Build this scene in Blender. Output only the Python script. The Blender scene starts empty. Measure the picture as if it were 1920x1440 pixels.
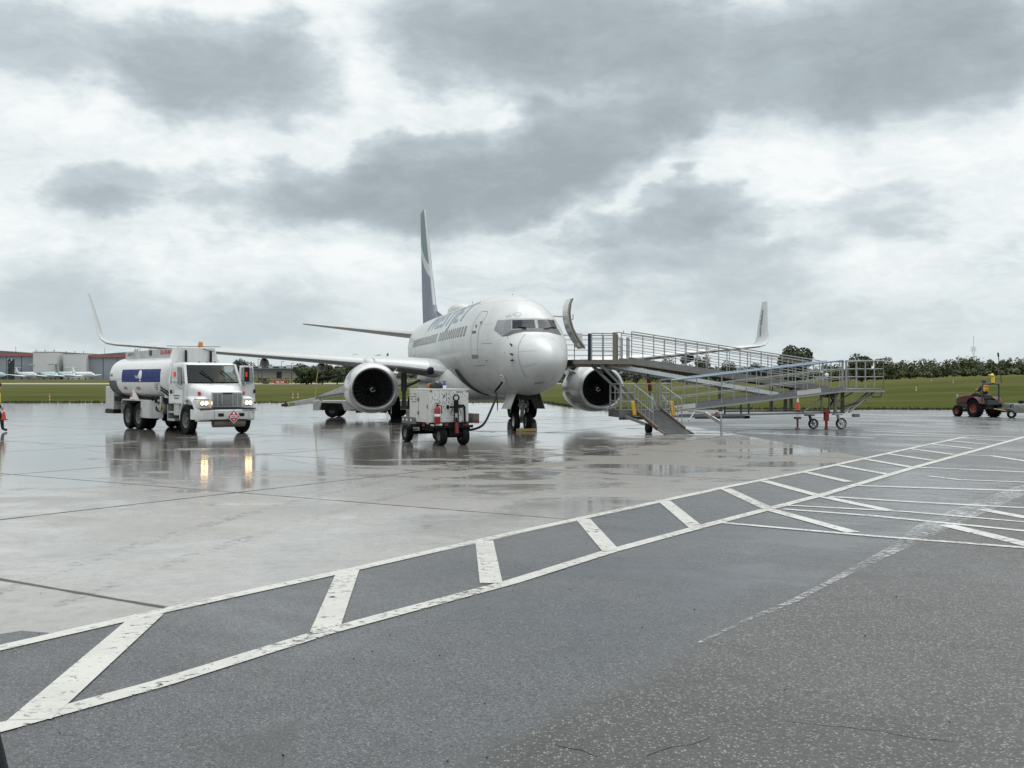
import bpy, bmesh, math, random
from math import sin, cos, pi, radians, sqrt, atan2
from mathutils import Vector as V, Matrix as M, noise as mnoise
from mathutils.bvhtree import BVHTree

scene = bpy.context.scene
COL = scene.collection
# ---------------------------------------------------------------- camera model
F, H, YH, CX = 2050.0, 1.89, 711.0, 960.0


def G(px, py, z=0.0):
    """ground point under a photograph pixel"""
    Y = F * (H - z) / (py - YH)
    return V(((px - CX) * Y / F, Y, z))


def P(px, py, Y):
    return V(((px - CX) * Y / F, Y, H - (py - YH) * Y / F))


# ---------------------------------------------------------------- node helpers
class NT:
    def __init__(s, tree):
        s.t = tree
        tree.nodes.clear()

    def n(s, typ, **kw):
        nd = s.t.nodes.new(typ)
        for k, v in kw.items():
            setattr(nd, k, v)
        return nd

    def put(s, sock, v):
        if isinstance(v, bpy.types.NodeSocket):
            s.t.links.new(v, sock)
        elif v is not None:
            if sock.type == 'RGBA' and not hasattr(v, '__len__'):
                v = (v, v, v, 1)
            if sock.type == 'RGBA' and len(v) == 3:
                v = (*v, 1)
            sock.default_value = v

    def m(s, op, a, b=None, c=None, clamp=False):
        nd = s.n('ShaderNodeMath', operation=op, use_clamp=clamp)
        for i, v in enumerate((a, b, c)):
            if v is not None:
                s.put(nd.inputs[i], v)
        return nd.outputs[0]

    def vm(s, op, a, b=None):
        nd = s.n('ShaderNodeVectorMath', operation=op)
        s.put(nd.inputs[0], a)
        if b is not None:
            s.put(nd.inputs[1], b)
        return nd.outputs['Value'] if op in ('DOT_PRODUCT', 'LENGTH') else nd.outputs[0]

    def mix(s, f, a, b, mode='MIX'):
        nd = s.n('ShaderNodeMix', data_type='RGBA', blend_type=mode)
        s.put(nd.inputs[0], f)
        s.put(nd.inputs[6], a)
        s.put(nd.inputs[7], b)
        return nd.outputs[2]

    def noise(s, vec, scale, detail=4, rough=.5, dist=0, out=0):
        nd = s.n('ShaderNodeTexNoise')
        if vec is not None:
            s.put(nd.inputs['Vector'], vec)
        nd.inputs['Scale'].default_value = scale
        nd.inputs['Detail'].default_value = detail
        nd.inputs['Roughness'].default_value = rough
        nd.inputs['Distortion'].default_value = dist
        return nd.outputs[out]

    def rng(s, v, a, b, c=0., d=1., smooth=False):
        nd = s.n('ShaderNodeMapRange', interpolation_type='SMOOTHSTEP' if smooth else 'LINEAR')
        s.put(nd.inputs[0], v)
        for i, k in enumerate((a, b, c, d)):
            s.put(nd.inputs[i + 1], k)
        return nd.outputs[0]

    def ramp(s, f, stops):
        nd = s.n('ShaderNodeValToRGB')
        s.put(nd.inputs[0], f)
        el = nd.color_ramp.elements
        while len(el) < len(stops):
            el.new(.5)
        for e, (p, c) in zip(el, stops):
            e.position = p
            e.color = (*c, 1) if hasattr(c, '__len__') else (c, c, c, 1)
        return nd.outputs[0]

    def comb(s, x, y, z=0.):
        nd = s.n('ShaderNodeCombineXYZ')
        for i, v in enumerate((x, y, z)):
            s.put(nd.inputs[i], v)
        return nd.outputs[0]

    def sep(s, v):
        nd = s.n('ShaderNodeSeparateXYZ')
        s.put(nd.inputs[0], v)
        return nd.outputs

    def bump(s, h, strength, dist=.02, normal=None):
        nd = s.n('ShaderNodeBump')
        nd.inputs['Strength'].default_value = strength
        nd.inputs['Distance'].default_value = dist
        s.put(nd.inputs['Height'], h)
        return nd.outputs[0]

    def bsdf(s, col, rough, metal=0., spec=.5, normal=None, coat=0., emit=None, estr=0., trans=0.):
        nd = s.n('ShaderNodeBsdfPrincipled')
        s.put(nd.inputs['Base Color'], col)
        s.put(nd.inputs['Roughness'], rough)
        s.put(nd.inputs['Metallic'], metal)
        s.put(nd.inputs['Specular IOR Level'], spec)
        s.put(nd.inputs['Coat Weight'], coat)
        nd.inputs['Coat Roughness'].default_value = .06
        s.put(nd.inputs['Transmission Weight'], trans)
        if normal is not None:
            s.put(nd.inputs['Normal'], normal)
        if emit is not None:
            s.put(nd.inputs['Emission Color'], emit)
            s.put(nd.inputs['Emission Strength'], estr)
        return nd.outputs[0]

    def out(s, sh):
        o = s.n('ShaderNodeOutputMaterial')
        s.t.links.new(sh, o.inputs[0])


MATS = {}


def newmat(name):
    m = bpy.data.materials.new(name)
    m.use_nodes = True
    return m, NT(m.node_tree)


def pm(name, col, rough=.5, metal=0., amt=.10, scale=6., spec=.4, coat=0., emit=None, estr=0., bump=0., bscale=40., dirt=0.):
    """painted / plain surface with procedural variation of colour and gloss"""
    if name in MATS:
        return MATS[name]
    m, t = newmat(name)
    co = t.n('ShaderNodeTexCoord').outputs['Object']
    f = t.noise(co, scale, 6, .6)
    c = t.mix(t.rng(f, .3, .7), tuple(x * (1 - amt) for x in col), tuple(min(1, x * (1 + amt * .6)) for x in col))
    if dirt:
        st = t.noise(t.vm('MULTIPLY', co, (6., 6., 1.2)), 1.5, 6, .65)
        c = t.mix(t.m('MULTIPLY', t.rng(st, .5, .78), dirt), c, (.09, .08, .065))
    r = t.rng(t.noise(co, scale * 2.3, 4), .3, .7, max(.02, rough * .8), min(1, rough * 1.2))
    nrm = t.bump(t.noise(co, bscale, 4), bump) if bump else None
    t.out(t.bsdf(c, r, metal, spec, nrm, coat, emit, estr))
    MATS[name] = m
    return m


# ---------------------------------------------------------------- mesh builder
class MB:
    def __init__(s):
        s.v, s.f, s.mi = [], [], []
        s.cur = 0

    def mat(s, i):
        s.cur = i
        return s

    def add(s, vs, fs):
        o = len(s.v)
        s.v += [tuple(p) for p in vs]
        for f in fs:
            s.f.append([i + o for i in f])
            s.mi.append(s.cur)
        return s

    def poly(s, pts):
        return s.add(pts, [list(range(len(pts)))])

    def box(s, c, d, rz=0., rx=0., ry=0.):
        R = M.Rotation(rz, 3, 'Z') @ M.Rotation(ry, 3, 'Y') @ M.Rotation(rx, 3, 'X')
        c = V(c)
        vs = [c + R @ V((x * d[0] / 2, y * d[1] / 2, z * d[2] / 2)) for x in (-1, 1) for y in (-1, 1) for z in (-1, 1)]
        return s.add(vs, [(0, 1, 3, 2), (4, 6, 7, 5), (0, 4, 5, 1), (2, 3, 7, 6), (0, 2, 6, 4), (1, 5, 7, 3)])

    def bb(s, a, b):
        """box by two corners"""
        return s.box([(x + y) / 2 for x, y in zip(a, b)], [abs(x - y) for x, y in zip(a, b)])

    def beam(s, p0, p1, w, h, up=(0, 0, 1)):
        p0, p1 = V(p0), V(p1)
        d = (p1 - p0).normalized()
        sd = d.cross(V(up))
        if sd.length < 1e-4:
            sd = d.cross(V((1, 0, 0)))
        sd.normalize()
        u = sd.cross(d)
        q = [sd * (w / 2) * a + u * (h / 2) * b for a, b in ((-1, -1), (1, -1), (1, 1), (-1, 1))]
        return s.add([p0 + x for x in q] + [p1 + x for x in q],
                     [(3, 2, 1, 0), (4, 5, 6, 7), (0, 1, 5, 4), (1, 2, 6, 5), (2, 3, 7, 6), (3, 0, 4, 7)])

    def tube(s, pts, r, n=8, cap=True):
        pts = [V(p) for p in pts]
        k = len(pts)
        rs = r if hasattr(r, '__len__') else [r] * k
        o = len(s.v)
        prev = None
        for i, p in enumerate(pts):
            d = (pts[min(i + 1, k - 1)] - pts[max(i - 1, 0)]).normalized()
            if prev is None:
                a = d.orthogonal().normalized()
            else:
                a = (prev - d * prev.dot(d))
                a = a.normalized() if a.length > 1e-6 else d.orthogonal().normalized()
            prev = a
            b = d.cross(a)
            s.v += [tuple(p + (a * cos(2 * pi * j / n) + b * sin(2 * pi * j / n)) * rs[i]) for j in range(n)]
        for i in range(k - 1):
            for j in range(n):
                s.f.append([o + i * n + j, o + i * n + (j + 1) % n, o + (i + 1) * n + (j + 1) % n, o + (i + 1) * n + j])
                s.mi.append(s.cur)
        if cap:
            s.f.append([o + j for j in range(n)][::-1])
            s.mi.append(s.cur)
            s.f.append([o + (k - 1) * n + j for j in range(n)])
            s.mi.append(s.cur)
        return s

    def loft(s, rings, cap=(True, True), closed=True):
        o = len(s.v)
        n = len(rings[0])
        for r in rings:
            s.v += [tuple(p) for p in r]
        for i in range(len(rings) - 1):
            for j in range(n if closed else n - 1):
                s.f.append([o + i * n + j, o + i * n + (j + 1) % n, o + (i + 1) * n + (j + 1) % n, o + (i + 1) * n + j])
                s.mi.append(s.cur)
        if cap[0]:
            s.f.append([o + j for j in range(n)][::-1])
            s.mi.append(s.cur)
        if cap[1]:
            s.f.append([o + (len(rings) - 1) * n + j for j in range(n)])
            s.mi.append(s.cur)
        return s

    def lathe(s, prof, org, axis, n=24, cap=(False, False), sq=None):
        """prof: (radius, distance along axis)"""
        ax = V(axis).normalized()
        a = ax.orthogonal().normalized() if abs(ax.z) > .9 else V((0, 0, 1)) - ax * ax.z
        a.normalize()
        b = ax.cross(a)
        rings = []
        for r, t in prof:
            rr = []
            for j in range(n):
                w = 2 * pi * j / n
                ca, sb = cos(w), sin(w)
                k = sq(ca) if sq else 1.
                rr.append(V(org) + ax * t + (a * ca * k + b * sb) * r)
            rings.append(rr)
        return s.loft(rings, cap)

    def prism(s, pts, vec):
        a = [V(p) for p in pts]
        b = [p + V(vec) for p in a]
        return s.loft([a, b])

    def build(s, name, mats, parent=None, smooth=None, bevel=0., org=None, link=True):
        me = bpy.data.meshes.new(name)
        vs = s.v if org is None else [tuple(V(p) - V(org)) for p in s.v]
        me.from_pydata(vs, [], s.f)
        if not isinstance(mats, (list, tuple)):
            mats = [mats]
        for m in mats:
            me.materials.append(m)
        me.polygons.foreach_set('material_index', s.mi)
        me.update()
        bm = bmesh.new()
        bm.from_mesh(me)
        bmesh.ops.recalc_face_normals(bm, faces=bm.faces)
        bm.to_mesh(me)
        bm.free()
        if smooth is not None:
            me.polygons.foreach_set('use_smooth', [True] * len(me.polygons))
            me.set_sharp_from_angle(angle=radians(smooth))
        o = bpy.data.objects.new(name, me)
        COL.objects.link(o)
        if parent is not None:
            o.parent = parent
        if bevel:
            b = o.modifiers.new('bevel', 'BEVEL')
            b.width = bevel
            b.segments = 2
            b.limit_method = 'ANGLE'
            b.angle_limit = radians(40)
        return o


def tag(o, label=None, cat=None, group=None, kind=None):
    for k, v in (('label', label), ('category', cat), ('group', group), ('kind', kind)):
        if v:
            o[k] = v
    return o


def empty(name, loc, rz, label, cat, group=None):
    o = bpy.data.objects.new(name, None)
    o.empty_display_size = .3
    COL.objects.link(o)
    o.location = loc
    o.rotation_euler = (0, 0, rz)
    return tag(o, label, cat, group)


KIDS = {}


def copy_tree(o, parent=None):
    c = o.copy()
    COL.objects.link(c)
    if parent is not None:
        c.parent = parent
    for ch in list(o.children):
        copy_tree(ch, c)
    return c


_tc = {}


def text_geo(txt, bold=0., sub=0.):
    """flat text outline as (verts, faces), height of a capital = about 0.7"""
    cu = bpy.data.curves.new('t', 'FONT')
    cu.body = txt
    cu.offset = bold
    cu.resolution_u = 3
    ob = bpy.data.objects.new('t', cu)
    COL.objects.link(ob)
    dg = bpy.context.evaluated_depsgraph_get()
    dg.update()
    me = bpy.data.meshes.new_from_object(ob.evaluated_get(dg))
    bm = bmesh.new()
    bm.from_mesh(me)
    bmesh.ops.triangulate(bm, faces=bm.faces)
    if sub:
        for _ in range(4):
            es = [e for e in bm.edges if e.calc_length() > sub]
            if not es:
                break
            bmesh.ops.subdivide_edges(bm, edges=es, cuts=1)
            bmesh.ops.triangulate(bm, faces=[f for f in bm.faces if len(f.verts) > 3])
    bm.verts.ensure_lookup_table()
    vs = [v.co.copy() for v in bm.verts]
    fs = [[v.index for v in f.verts] for f in bm.faces]
    bm.free()
    bpy.data.objects.remove(ob)
    bpy.data.curves.remove(cu)
    bpy.data.meshes.remove(me)
    x0 = min(v.x for v in vs)
    x1 = max(v.x for v in vs)
    return [V(((v.x - x0), v.y, 0)) for v in vs], fs, x1 - x0


def text_on(mb, txt, p0, ax, up, height, width=None, bold=0.):
    """text laid flat from p0 along ax, letters rising along up"""
    vs, fs, w = text_geo(txt, bold)
    k = height / .7
    kx = k if width is None else width / w
    mb.add([V(p0) + V(ax) * v.x * kx + V(up) * v.y * k for v in vs], fs)
    return mb

# ================================================================ SKY AND LIGHT
world = bpy.data.worlds.new('World')
scene.world = world
world.use_nodes = True
SUN_EL, SUN_AZ = 62., 25.


def build_sky():
    t = NT(world.node_tree)
    d = t.vm('NORMALIZE', t.n('ShaderNodeTexCoord').outputs['Generated'])
    x, y, z = t.sep(d)
    az = t.m('ARCTAN2', x, y)
    el = t.m('ARCSINE', z)
    # clouds drawn over azimuth and elevation, stretched sideways as a low cloud base looks
    def density(el_):
        q = t.comb(t.m('MULTIPLY', az, 5.), t.m('MULTIPLY', el_, 8.), 3.7)
        w1 = t.noise(q, 1.5, 6, .54, out=1)
        wx, wy, wz = t.sep(w1)
        azw = t.m('ADD', az, t.m('MULTIPLY', t.m('SUBTRACT', wx, .5), .24))
        elw = t.m('ADD', el_, t.m('MULTIPLY', t.m('SUBTRACT', wy, .5), .13))
        fb = t.noise(q, 2.4, 9, .60, .35)
        total = None
        for px, py, rx, ry, deg, wgt in BLOBS:
            a = math.atan((px - CX) / F)
            e = math.atan((YH - py) / F * cos(a))
            c, s_ = cos(radians(deg)), sin(radians(deg))
            da, de = t.m('SUBTRACT', azw, a), t.m('SUBTRACT', elw, e)
            u = t.m('ADD', t.m('MULTIPLY', da, c * F / rx), t.m('MULTIPLY', de, s_ * F / rx))
            v = t.m('ADD', t.m('MULTIPLY', da, -s_ * F / ry), t.m('MULTIPLY', de, c * F / ry))
            r2 = t.m('ADD', t.m('MULTIPLY', u, u), t.m('MULTIPLY', v, v))
            g = t.m('MULTIPLY', t.rng(r2, 1.55, .08, 0., 1., True), wgt)
            g = t.m('SUBTRACT', 1., g)
            total = g if total is None else t.m('MULTIPLY', total, g)
        total = t.m('SUBTRACT', 1., total)
        dens = t.m('MULTIPLY', total, t.rng(fb, .3, .7, .86, 1.06))
        return dens, fb, q
    d0, fb, q = density(el)
    d1 = density(t.m('ADD', el, .022))[0]
    # thick cloud overhead of a point shades it, a thin top edge lets light through
    dens = t.m('ADD', d0, t.m('MULTIPLY', t.m('SUBTRACT', d1, d0), .32))
    fb2 = t.noise(t.vm('ADD', q, (7.3, 1.9, 0)), .75, 8, .58, .2)
    q2 = t.comb(t.m('MULTIPLY', az, 6.5), t.m('MULTIPLY', el, 21.), 1.3)
    strat = t.noise(q2, 1.15, 9, .62, .5)
    fine = t.noise(t.vm('MULTIPLY', q, (1., 1.6, 1)), 5.5, 9, .66, 1.1)
    base = t.m('ADD', t.rng(fb2, .45, .74, .0, .24), t.m('MULTIPLY', t.rng(strat, .42, .70), t.rng(el, .24, .08, .0, .26)))
    soft = t.m('MULTIPLY', t.m('SUBTRACT', fb, .5), .46)
    soft = t.m('ADD', soft, t.m('MULTIPLY', t.m('SUBTRACT', fine, .5), .36))
    D = t.m('ADD', t.m('MAXIMUM', dens, base), soft)
    col = t.ramp(D, [(0., (.97, 1., 1.)), (.17, (.83, .89, .905)), (.40, (.60, .675, .71)), (.70, (.448, .518, .552)), (1., (.368, .424, .452))])
    low = t.rng(el, .0, .13, .62, 0., True)
    side = t.rng(az, -.5, .1, .60, .72)
    col = t.mix(low, col, t.mix(side, (.49, .59, .64), (.64, .715, .74)))
    col = t.mix(t.rng(el, -.12, -.01, 1., 0.), col, (.16, .17, .16))
    # an overcast sky is brighter overhead than near the horizon
    k = t.rng(el, .38, 1.1, 1.0, 2.15, True)
    col = t.vm('MULTIPLY', col, t.comb(k, k, k))
    sky = t.n('ShaderNodeTexSky', sky_type='NISHITA', sun_disc=False, sun_elevation=radians(SUN_EL), sun_rotation=radians(SUN_AZ))
    b1 = t.n('ShaderNodeBackground')
    t.put(b1.inputs[0], sky.outputs[0])
    b1.inputs[1].default_value = .06
    b2 = t.n('ShaderNodeBackground')
    t.put(b2.inputs[0], col)
    b2.inputs[1].default_value = 1.0
    mx = t.n('ShaderNodeMixShader')
    mx.inputs[0].default_value = .95
    t.t.links.new(b1.outputs[0], mx.inputs[1])
    t.t.links.new(b2.outputs[0], mx.inputs[2])
    o = t.n('ShaderNodeOutputWorld')
    t.t.links.new(mx.outputs[0], o.inputs[0])


# px, py, rx, ry (photograph pixels), tilt, weight
BLOBS = [(375, 105, 260, 95, -8, .86), (1080, 55, 430, 105, 0, .94), (1690, 80, 390, 112, 4, .92), (820, 335, 430, 78, 9, 1.), (1130, 240, 270, 72, 8, .98), (215, 365, 160, 58, 0, .70),
         (1235, 418, 215, 58, 5, .84), (1640, 400, 190, 54, 0, .46), (300, 560, 420, 72, 0, .46), (1450, 565, 420, 60, 0, .36), (50, 90, 170, 80, 0, .5), (1330, 500, 280, 44, 4, .46)]
build_sky()
sun = bpy.data.lights.new('sun', 'SUN')
sun.energy = 1.3
sun.angle = radians(42)
sun.color = (1., .97, .93)
so = bpy.data.objects.new('sun', sun)
COL.objects.link(so)
# the veiled sun stands high beyond the aircraft
so.rotation_euler = V((sin(radians(SUN_AZ)) * cos(radians(SUN_EL)), cos(radians(SUN_AZ)) * cos(radians(SUN_EL)), sin(radians(SUN_EL)))).to_track_quat('Z', 'Y').to_euler()
so.location = (0, 0, 60)

cam = bpy.data.cameras.new('camera')
cam.sensor_width = 36
cam.lens = 36 * F / 1920
cam.clip_end = 6000
co_ = bpy.data.objects.new('camera', cam)
COL.objects.link(co_)
co_.location = (0, 0, H)
co_.rotation_euler = (pi / 2 - math.atan((720 - YH) / F), 0, 0)
scene.camera = co_
scene.view_settings.view_transform = 'Standard'
scene.view_settings.look = 'None'
scene.view_settings.exposure = 0
scene.view_settings.gamma = 1
scene.render.engine = 'CYCLES'
scene.cycles.max_bounces = 8
scene.cycles.use_denoising = True

# ================================================================ GROUND
NS = (.838, -.545)          # across the walkway
NTD = (.545, .838)          # along the walkway


def st_coords(t):
    pos = t.n('ShaderNodeNewGeometry').outputs['Position']
    s = t.vm('DOT_PRODUCT', pos, (NS[0], NS[1], 0))
    u = t.vm('DOT_PRODUCT', pos, (NTD[0], NTD[1], 0))
    return pos, s, u


def joint(t, c, off, step, wob, w0, w1):
    """1 on a joint line repeating every step"""
    f = t.m('DIVIDE', t.m('SUBTRACT', c, off), step)
    dd = t.m('MULTIPLY', t.m('ABSOLUTE', t.m('SUBTRACT', f, t.m('ROUND', f))), step)
    return t.rng(t.m('ADD', dd, wob), w0, w1, 1., 0.), t.m('FLOOR', f)


def concrete_mat():
    m, t = newmat('wet_concrete')
    pos, s, u = st_coords(t)
    x, y, z = t.sep(pos)
    wob = t.m('MULTIPLY', t.m('SUBTRACT', t.noise(pos, 3., 5), .5), .06)
    j1, i1 = joint(t, s, -13.75, 6.35, wob, .026, .06)
    j2, i2 = joint(t, u, 6.0, 6.75, wob, .02, .05)
    j1 = t.m('MULTIPLY', j1, t.rng(s, -9.5, -9., 1., 0.))
    jt = t.m('MAXIMUM', j1, j2)
    wn = t.n('ShaderNodeTexWhiteNoise', noise_dimensions='2D')
    t.put(wn.inputs['Vector'], t.comb(i1, i2, 0))
    pan = wn.outputs['Value']
    big = t.noise(pos, .16, 6, .6, .6)
    mid = t.noise(t.vm('MULTIPLY', pos, (1., .8, 1)), .9, 8, .62, .4)
    fine = t.noise(pos, 28., 6, .7)
    col = t.mix(t.rng(big, .3, .7), (.195, .190, .178), (.295, .288, .272))
    col = t.mix(.30, col, t.mix(pan, (.16, .157, .15), (.36, .352, .335)))
    col = t.mix(t.m('MULTIPLY', t.rng(mid, .35, .72), .6), col, (.155, .143, .127))
    col = t.mix(t.rng(fine, .25, .75, 0., .5), col, (.40, .39, .365))
    mott = t.noise(pos, 6.5, 8, .72)
    col = t.mix(t.rng(mott, .46, .72, 0., .55), col, (.12, .113, .1))
    # standing water lies farther out; the near panels are only damp
    far = t.rng(y, 11., 26., 0., 1., True)
    wx = t.noise(t.vm('MULTIPLY', pos, (.55, .9, 1)), .55, 10, .70, .7)
    wl = t.noise(t.vm('MULTIPLY', pos, (.35, 1., 1)), 1.5, 6, .6)
    wx = t.m('ADD', wx, t.m('MULTIPLY', t.m('SUBTRACT', wl, .5), .22))
    wet0 = t.m('SUBTRACT', t.m('ADD', wx, t.m('MULTIPLY', far, .15)), t.m('MULTIPLY', t.m('MULTIPLY', t.rng(s, -18.5, -12.5, 0., 1., True), far), .12))
    wet = t.m('ADD', t.m('MULTIPLY', t.rng(wet0, .50, .58, 0., 1., True), far), t.m('MULTIPLY', t.rng(wet0, .40, .66, 0., 1., True), t.m('SUBTRACT', 1., far)))
    dry = t.m('MULTIPLY', t.m('SUBTRACT', 1., wet), far)
    nearj = t.rng(jt, 0., 1., 0., .6)
    damp = t.rng(t.m('ADD', t.noise(pos, .5, 8, .62, .3), t.m('MULTIPLY', far, .1)), .4, .65)
    col = t.mix(t.m('MULTIPLY', t.m('MULTIPLY', wet, far), .8), col, t.mix(.7, col, (.03, .027, .023)))
    col = t.mix(t.m('MULTIPLY', dry, .8), col, (.112, .094, .074))
    col = t.mix(t.m('MULTIPLY', damp, .35), col, (.12, .112, .1))
    col = t.mix(t.m('MULTIPLY', jt, .85), col, (.035, .034, .032))
    rough = t.m('ADD', t.rng(wet, 0., 1., .34, .045), t.m('MULTIPLY', t.rng(mid, .3, .7), .05))
    rough = t.m('ADD', rough, t.m('MULTIPLY', jt, .4))
    spc = t.m('MULTIPLY', t.m('SUBTRACT', t.m('ADD', .55, t.m('MULTIPLY', t.m('MULTIPLY', wet, far), .4)), t.m('MULTIPLY', dry, .30)), t.m('SUBTRACT', 1., t.m('MULTIPLY', jt, .85)))
    ripple = t.noise(t.vm('MULTIPLY', pos, (1., 1.3, 1)), 5.5, 5, .62)
    grit = t.noise(pos, 90., 4, .6)
    hgt = t.m('ADD', t.m('MULTIPLY', ripple, .35), t.m('MULTIPLY', grit, t.rng(wet, 0., 1., .16, .0)))
    hgt = t.m('SUBTRACT', hgt, t.m('MULTIPLY', jt, .4))
    t.out(t.bsdf(col, rough, 0, spc, t.bump(hgt, .27, .014)))
    return m


def asphalt_surface(t, pos, s, u, c0, c1, stone, grain, rough0, rough1, streak, pud=(), seed=0.):
    """colour, gloss and relief of one kind of asphalt"""
    p2 = t.vm('ADD', pos, (seed, seed * .7, 0))
    vo = t.n('ShaderNodeTexVoronoi', feature='F1')
    t.put(vo.inputs['Vector'], p2)
    vo.inputs['Scale'].default_value = grain
    vr, vg, vb = t.sep(vo.outputs['Color'])
    dist = vo.outputs['Distance']
    chip = t.m('MULTIPLY', t.rng(vr, .48, .95), t.rng(dist, .60, .22, 0, 1))
    big = t.noise(p2, .22, 8, .66, .6)
    mid = t.noise(p2, 2.4, 7, .68)
    col = t.mix(t.rng(big, .3, .7), c0, c1)
    col = t.mix(t.rng(mid, .3, .7, 0., .5), col, tuple(v * .55 for v in c0))
    col = t.mix(t.m('MULTIPLY', chip, .8), col, stone)
    col = t.mix(t.m('MULTIPLY', t.rng(vg, .60, .88), .85), col, (.009, .009, .010))
    stain = t.rng(t.noise(p2, .55, 5, .55, 1.2), .64, .72)
    col = t.mix(t.m('MULTIPLY', stain, .45), col, (.02, .02, .02))
    sv = t.comb(t.m('MULTIPLY', s, .30), t.m('MULTIPLY', u, .75), seed)
    wetn = t.noise(sv, .55, 8, .6, .6)
    wet = t.m('MULTIPLY', t.rng(wetn, .44, .66, 0., 1., True), streak)
    y = t.sep(pos)[1]
    for px, py, ra, rb_ in pud:
        g = G(px, py)
        da = t.m('DIVIDE', t.m('SUBTRACT', s, g.x * NS[0] + g.y * NS[1]), ra)
        db = t.m('DIVIDE', t.m('SUBTRACT', u, g.x * NTD[0] + g.y * NTD[1]), rb_)
        r2 = t.m('ADD', t.m('MULTIPLY', da, da), t.m('MULTIPLY', db, db))
        r2 = t.m('ADD', r2, t.m('MULTIPLY', t.m('SUBTRACT', t.noise(t.comb(t.m('MULTIPLY', s, .45), u, 3.), .8, 8, .68, .6), .5), 4.6))
        wet = t.m('MAXIMUM', wet, t.rng(r2, 1., .1, 0., .9, True))
    wet = t.m('MAXIMUM', wet, t.m('MULTIPLY', t.rng(wetn, .40, .58, 0., 1., True), t.rng(y, 24., 38., 0., .9)))
    rough = t.m('ADD', t.rng(wet, 0., 1., rough1, rough0), t.m('MULTIPLY', t.rng(mid, .3, .7), .10))
    hgt = t.m('ADD', t.m('MULTIPLY', dist, -.6), t.m('MULTIPLY', t.noise(pos, grain * .8, 3), .5))
    hgt = t.m('MULTIPLY', hgt, t.rng(wet, 0., 1., 1., .25))
    return col, rough, hgt


SMOOTH = ((.030, .033, .036), (.074, .078, .083), (.20, .205, .21), 74., .10, .36, 1., [(1690, 925, 2.0, 6.), (1800, 985, 1.2, 2.6), (1500, 1010, 1.0, 2.4), (1330, 838, .5, 3.), (1380, 1085, .6, 1.6)], 0.)
COARSE = ((.022, .022, .022), (.052, .052, .050), (.27, .265, .25), 60., .2, .46, .4, [], 31.)


def asphalt_mat(name, only=None, bump=.85):
    m, t = newmat(name)
    pos, s, u = st_coords(t)
    if only:
        c, r, h = asphalt_surface(t, pos, s, u, *only)
    else:
        a, b = asphalt_surface(t, pos, s, u, *SMOOTH), asphalt_surface(t, pos, s, u, *COARSE)
        edge = t.m('ADD', s, t.m('MULTIPLY', t.m('SUBTRACT', t.noise(pos, 1.1, 8, .7), .5), .75))
        k = t.rng(edge, -3.28, -2.98, 0., 1., True)
        # far out the seam drifts away from the walkway
        c = t.mix(k, a[0], b[0])
        r = t.m('ADD', t.m('MULTIPLY', a[1], t.m('SUBTRACT', 1., k)), t.m('MULTIPLY', b[1], k))
        h = t.m('ADD', t.m('MULTIPLY', a[2], t.m('SUBTRACT', 1., k)), t.m('MULTIPLY', b[2], k))
    t.out(t.bsdf(c, r, 0, .5, t.bump(h, bump, .006)))
    return m


def paint_mat(name, col, lo, hi, scale=15., under=(.07, .072, .077)):
    """road paint, worn through to the asphalt in flakes"""
    m, t = newmat(name)
    pos, s, u = st_coords(t)
    fl = t.noise(t.comb(t.m('MULTIPLY', t.sep(pos)[0], .75), t.sep(pos)[1], 0), scale, 9, .72, .6)
    reg = t.noise(pos, .9, 4)
    k = t.rng(t.m('ADD', fl, t.m('MULTIPLY', t.m('SUBTRACT', reg, .5), .30)), lo, hi)
    c = t.mix(t.noise(pos, 22., 6, .7), tuple(v * .80 for v in col), col)
    c = t.mix(t.rng(t.noise(pos, 1.3, 7, .68, .5), .42, .7, 0., .55), c, tuple(v * .55 for v in col))
    a = t.bsdf(c, .38, 0, .45, t.bump(t.noise(pos, 120., 3), .25, .004))
    tr = t.n('ShaderNodeBsdfTransparent').outputs[0]
    mx = t.n('ShaderNodeMixShader')
    t.put(mx.inputs[0], k)
    t.t.links.new(tr, mx.inputs[1])
    t.t.links.new(a, mx.inputs[2])
    t.out(mx.outputs[0])
    return m


def grass_mat():
    m, t = newmat('mown_grass')
    pos = t.n('ShaderNodeNewGeometry').outputs['Position']
    a = t.noise(t.vm('MULTIPLY', pos, (.5, 1., 1.)), .06, 8, .65, .5)
    b = t.noise(t.vm('MULTIPLY', pos, (.18, .8, 1.)), .5, 8, .7)
    f = t.noise(pos, 3., 6, .75)
    c = t.mix(t.rng(a, .32, .68), (.060, .067, .024), (.104, .107, .042))
    c = t.mix(t.rng(b, .35, .65, 0., .8), c, (.030, .042, .012))
    c = t.mix(t.rng(f, .35, .7, 0., .4), c, (.082, .090, .032))
    y = t.sep(pos)[1]
    c = t.mix(t.rng(t.m('ADD', y, t.m('MULTIPLY', a, 240.)), 230., 420., 0., .55), c, (.11, .105, .045))
    t.out(t.bsdf(c, 1., 0, .0, t.bump(f, .6, .15)))
    return m


def hill(X, Y):
    """the grass rises towards the right; flat on the left"""
    def sm(a, b, v):
        v = max(0., min(1., (v - a) / (b - a)))
        return v * v * (3 - 2 * v)
    ang = X / max(Y, 1.)
    k = sm(.2, .52, ang)
    kd = sm(70, 210, Y)
    z = kd * (k * 2.7) + sm(200, 520, Y) * k * 1.5
    z += sm(540, 575, Y) * 1.75 + sm(-.30, -.2, ang) * sm(580, 780, Y) * 1.4
    z += .12 * sm(69, 84, Y) * mnoise.noise(V((X * .05, Y * .05, 0)))
    return z


def sheet(name, pts, mat, z, label=None, thick=0.):
    mb = MB()
    mb.poly([(p[0], p[1], z) for p in pts])
    o = mb.build(name, mat)
    o['kind'] = 'structure'
    return o


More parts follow.
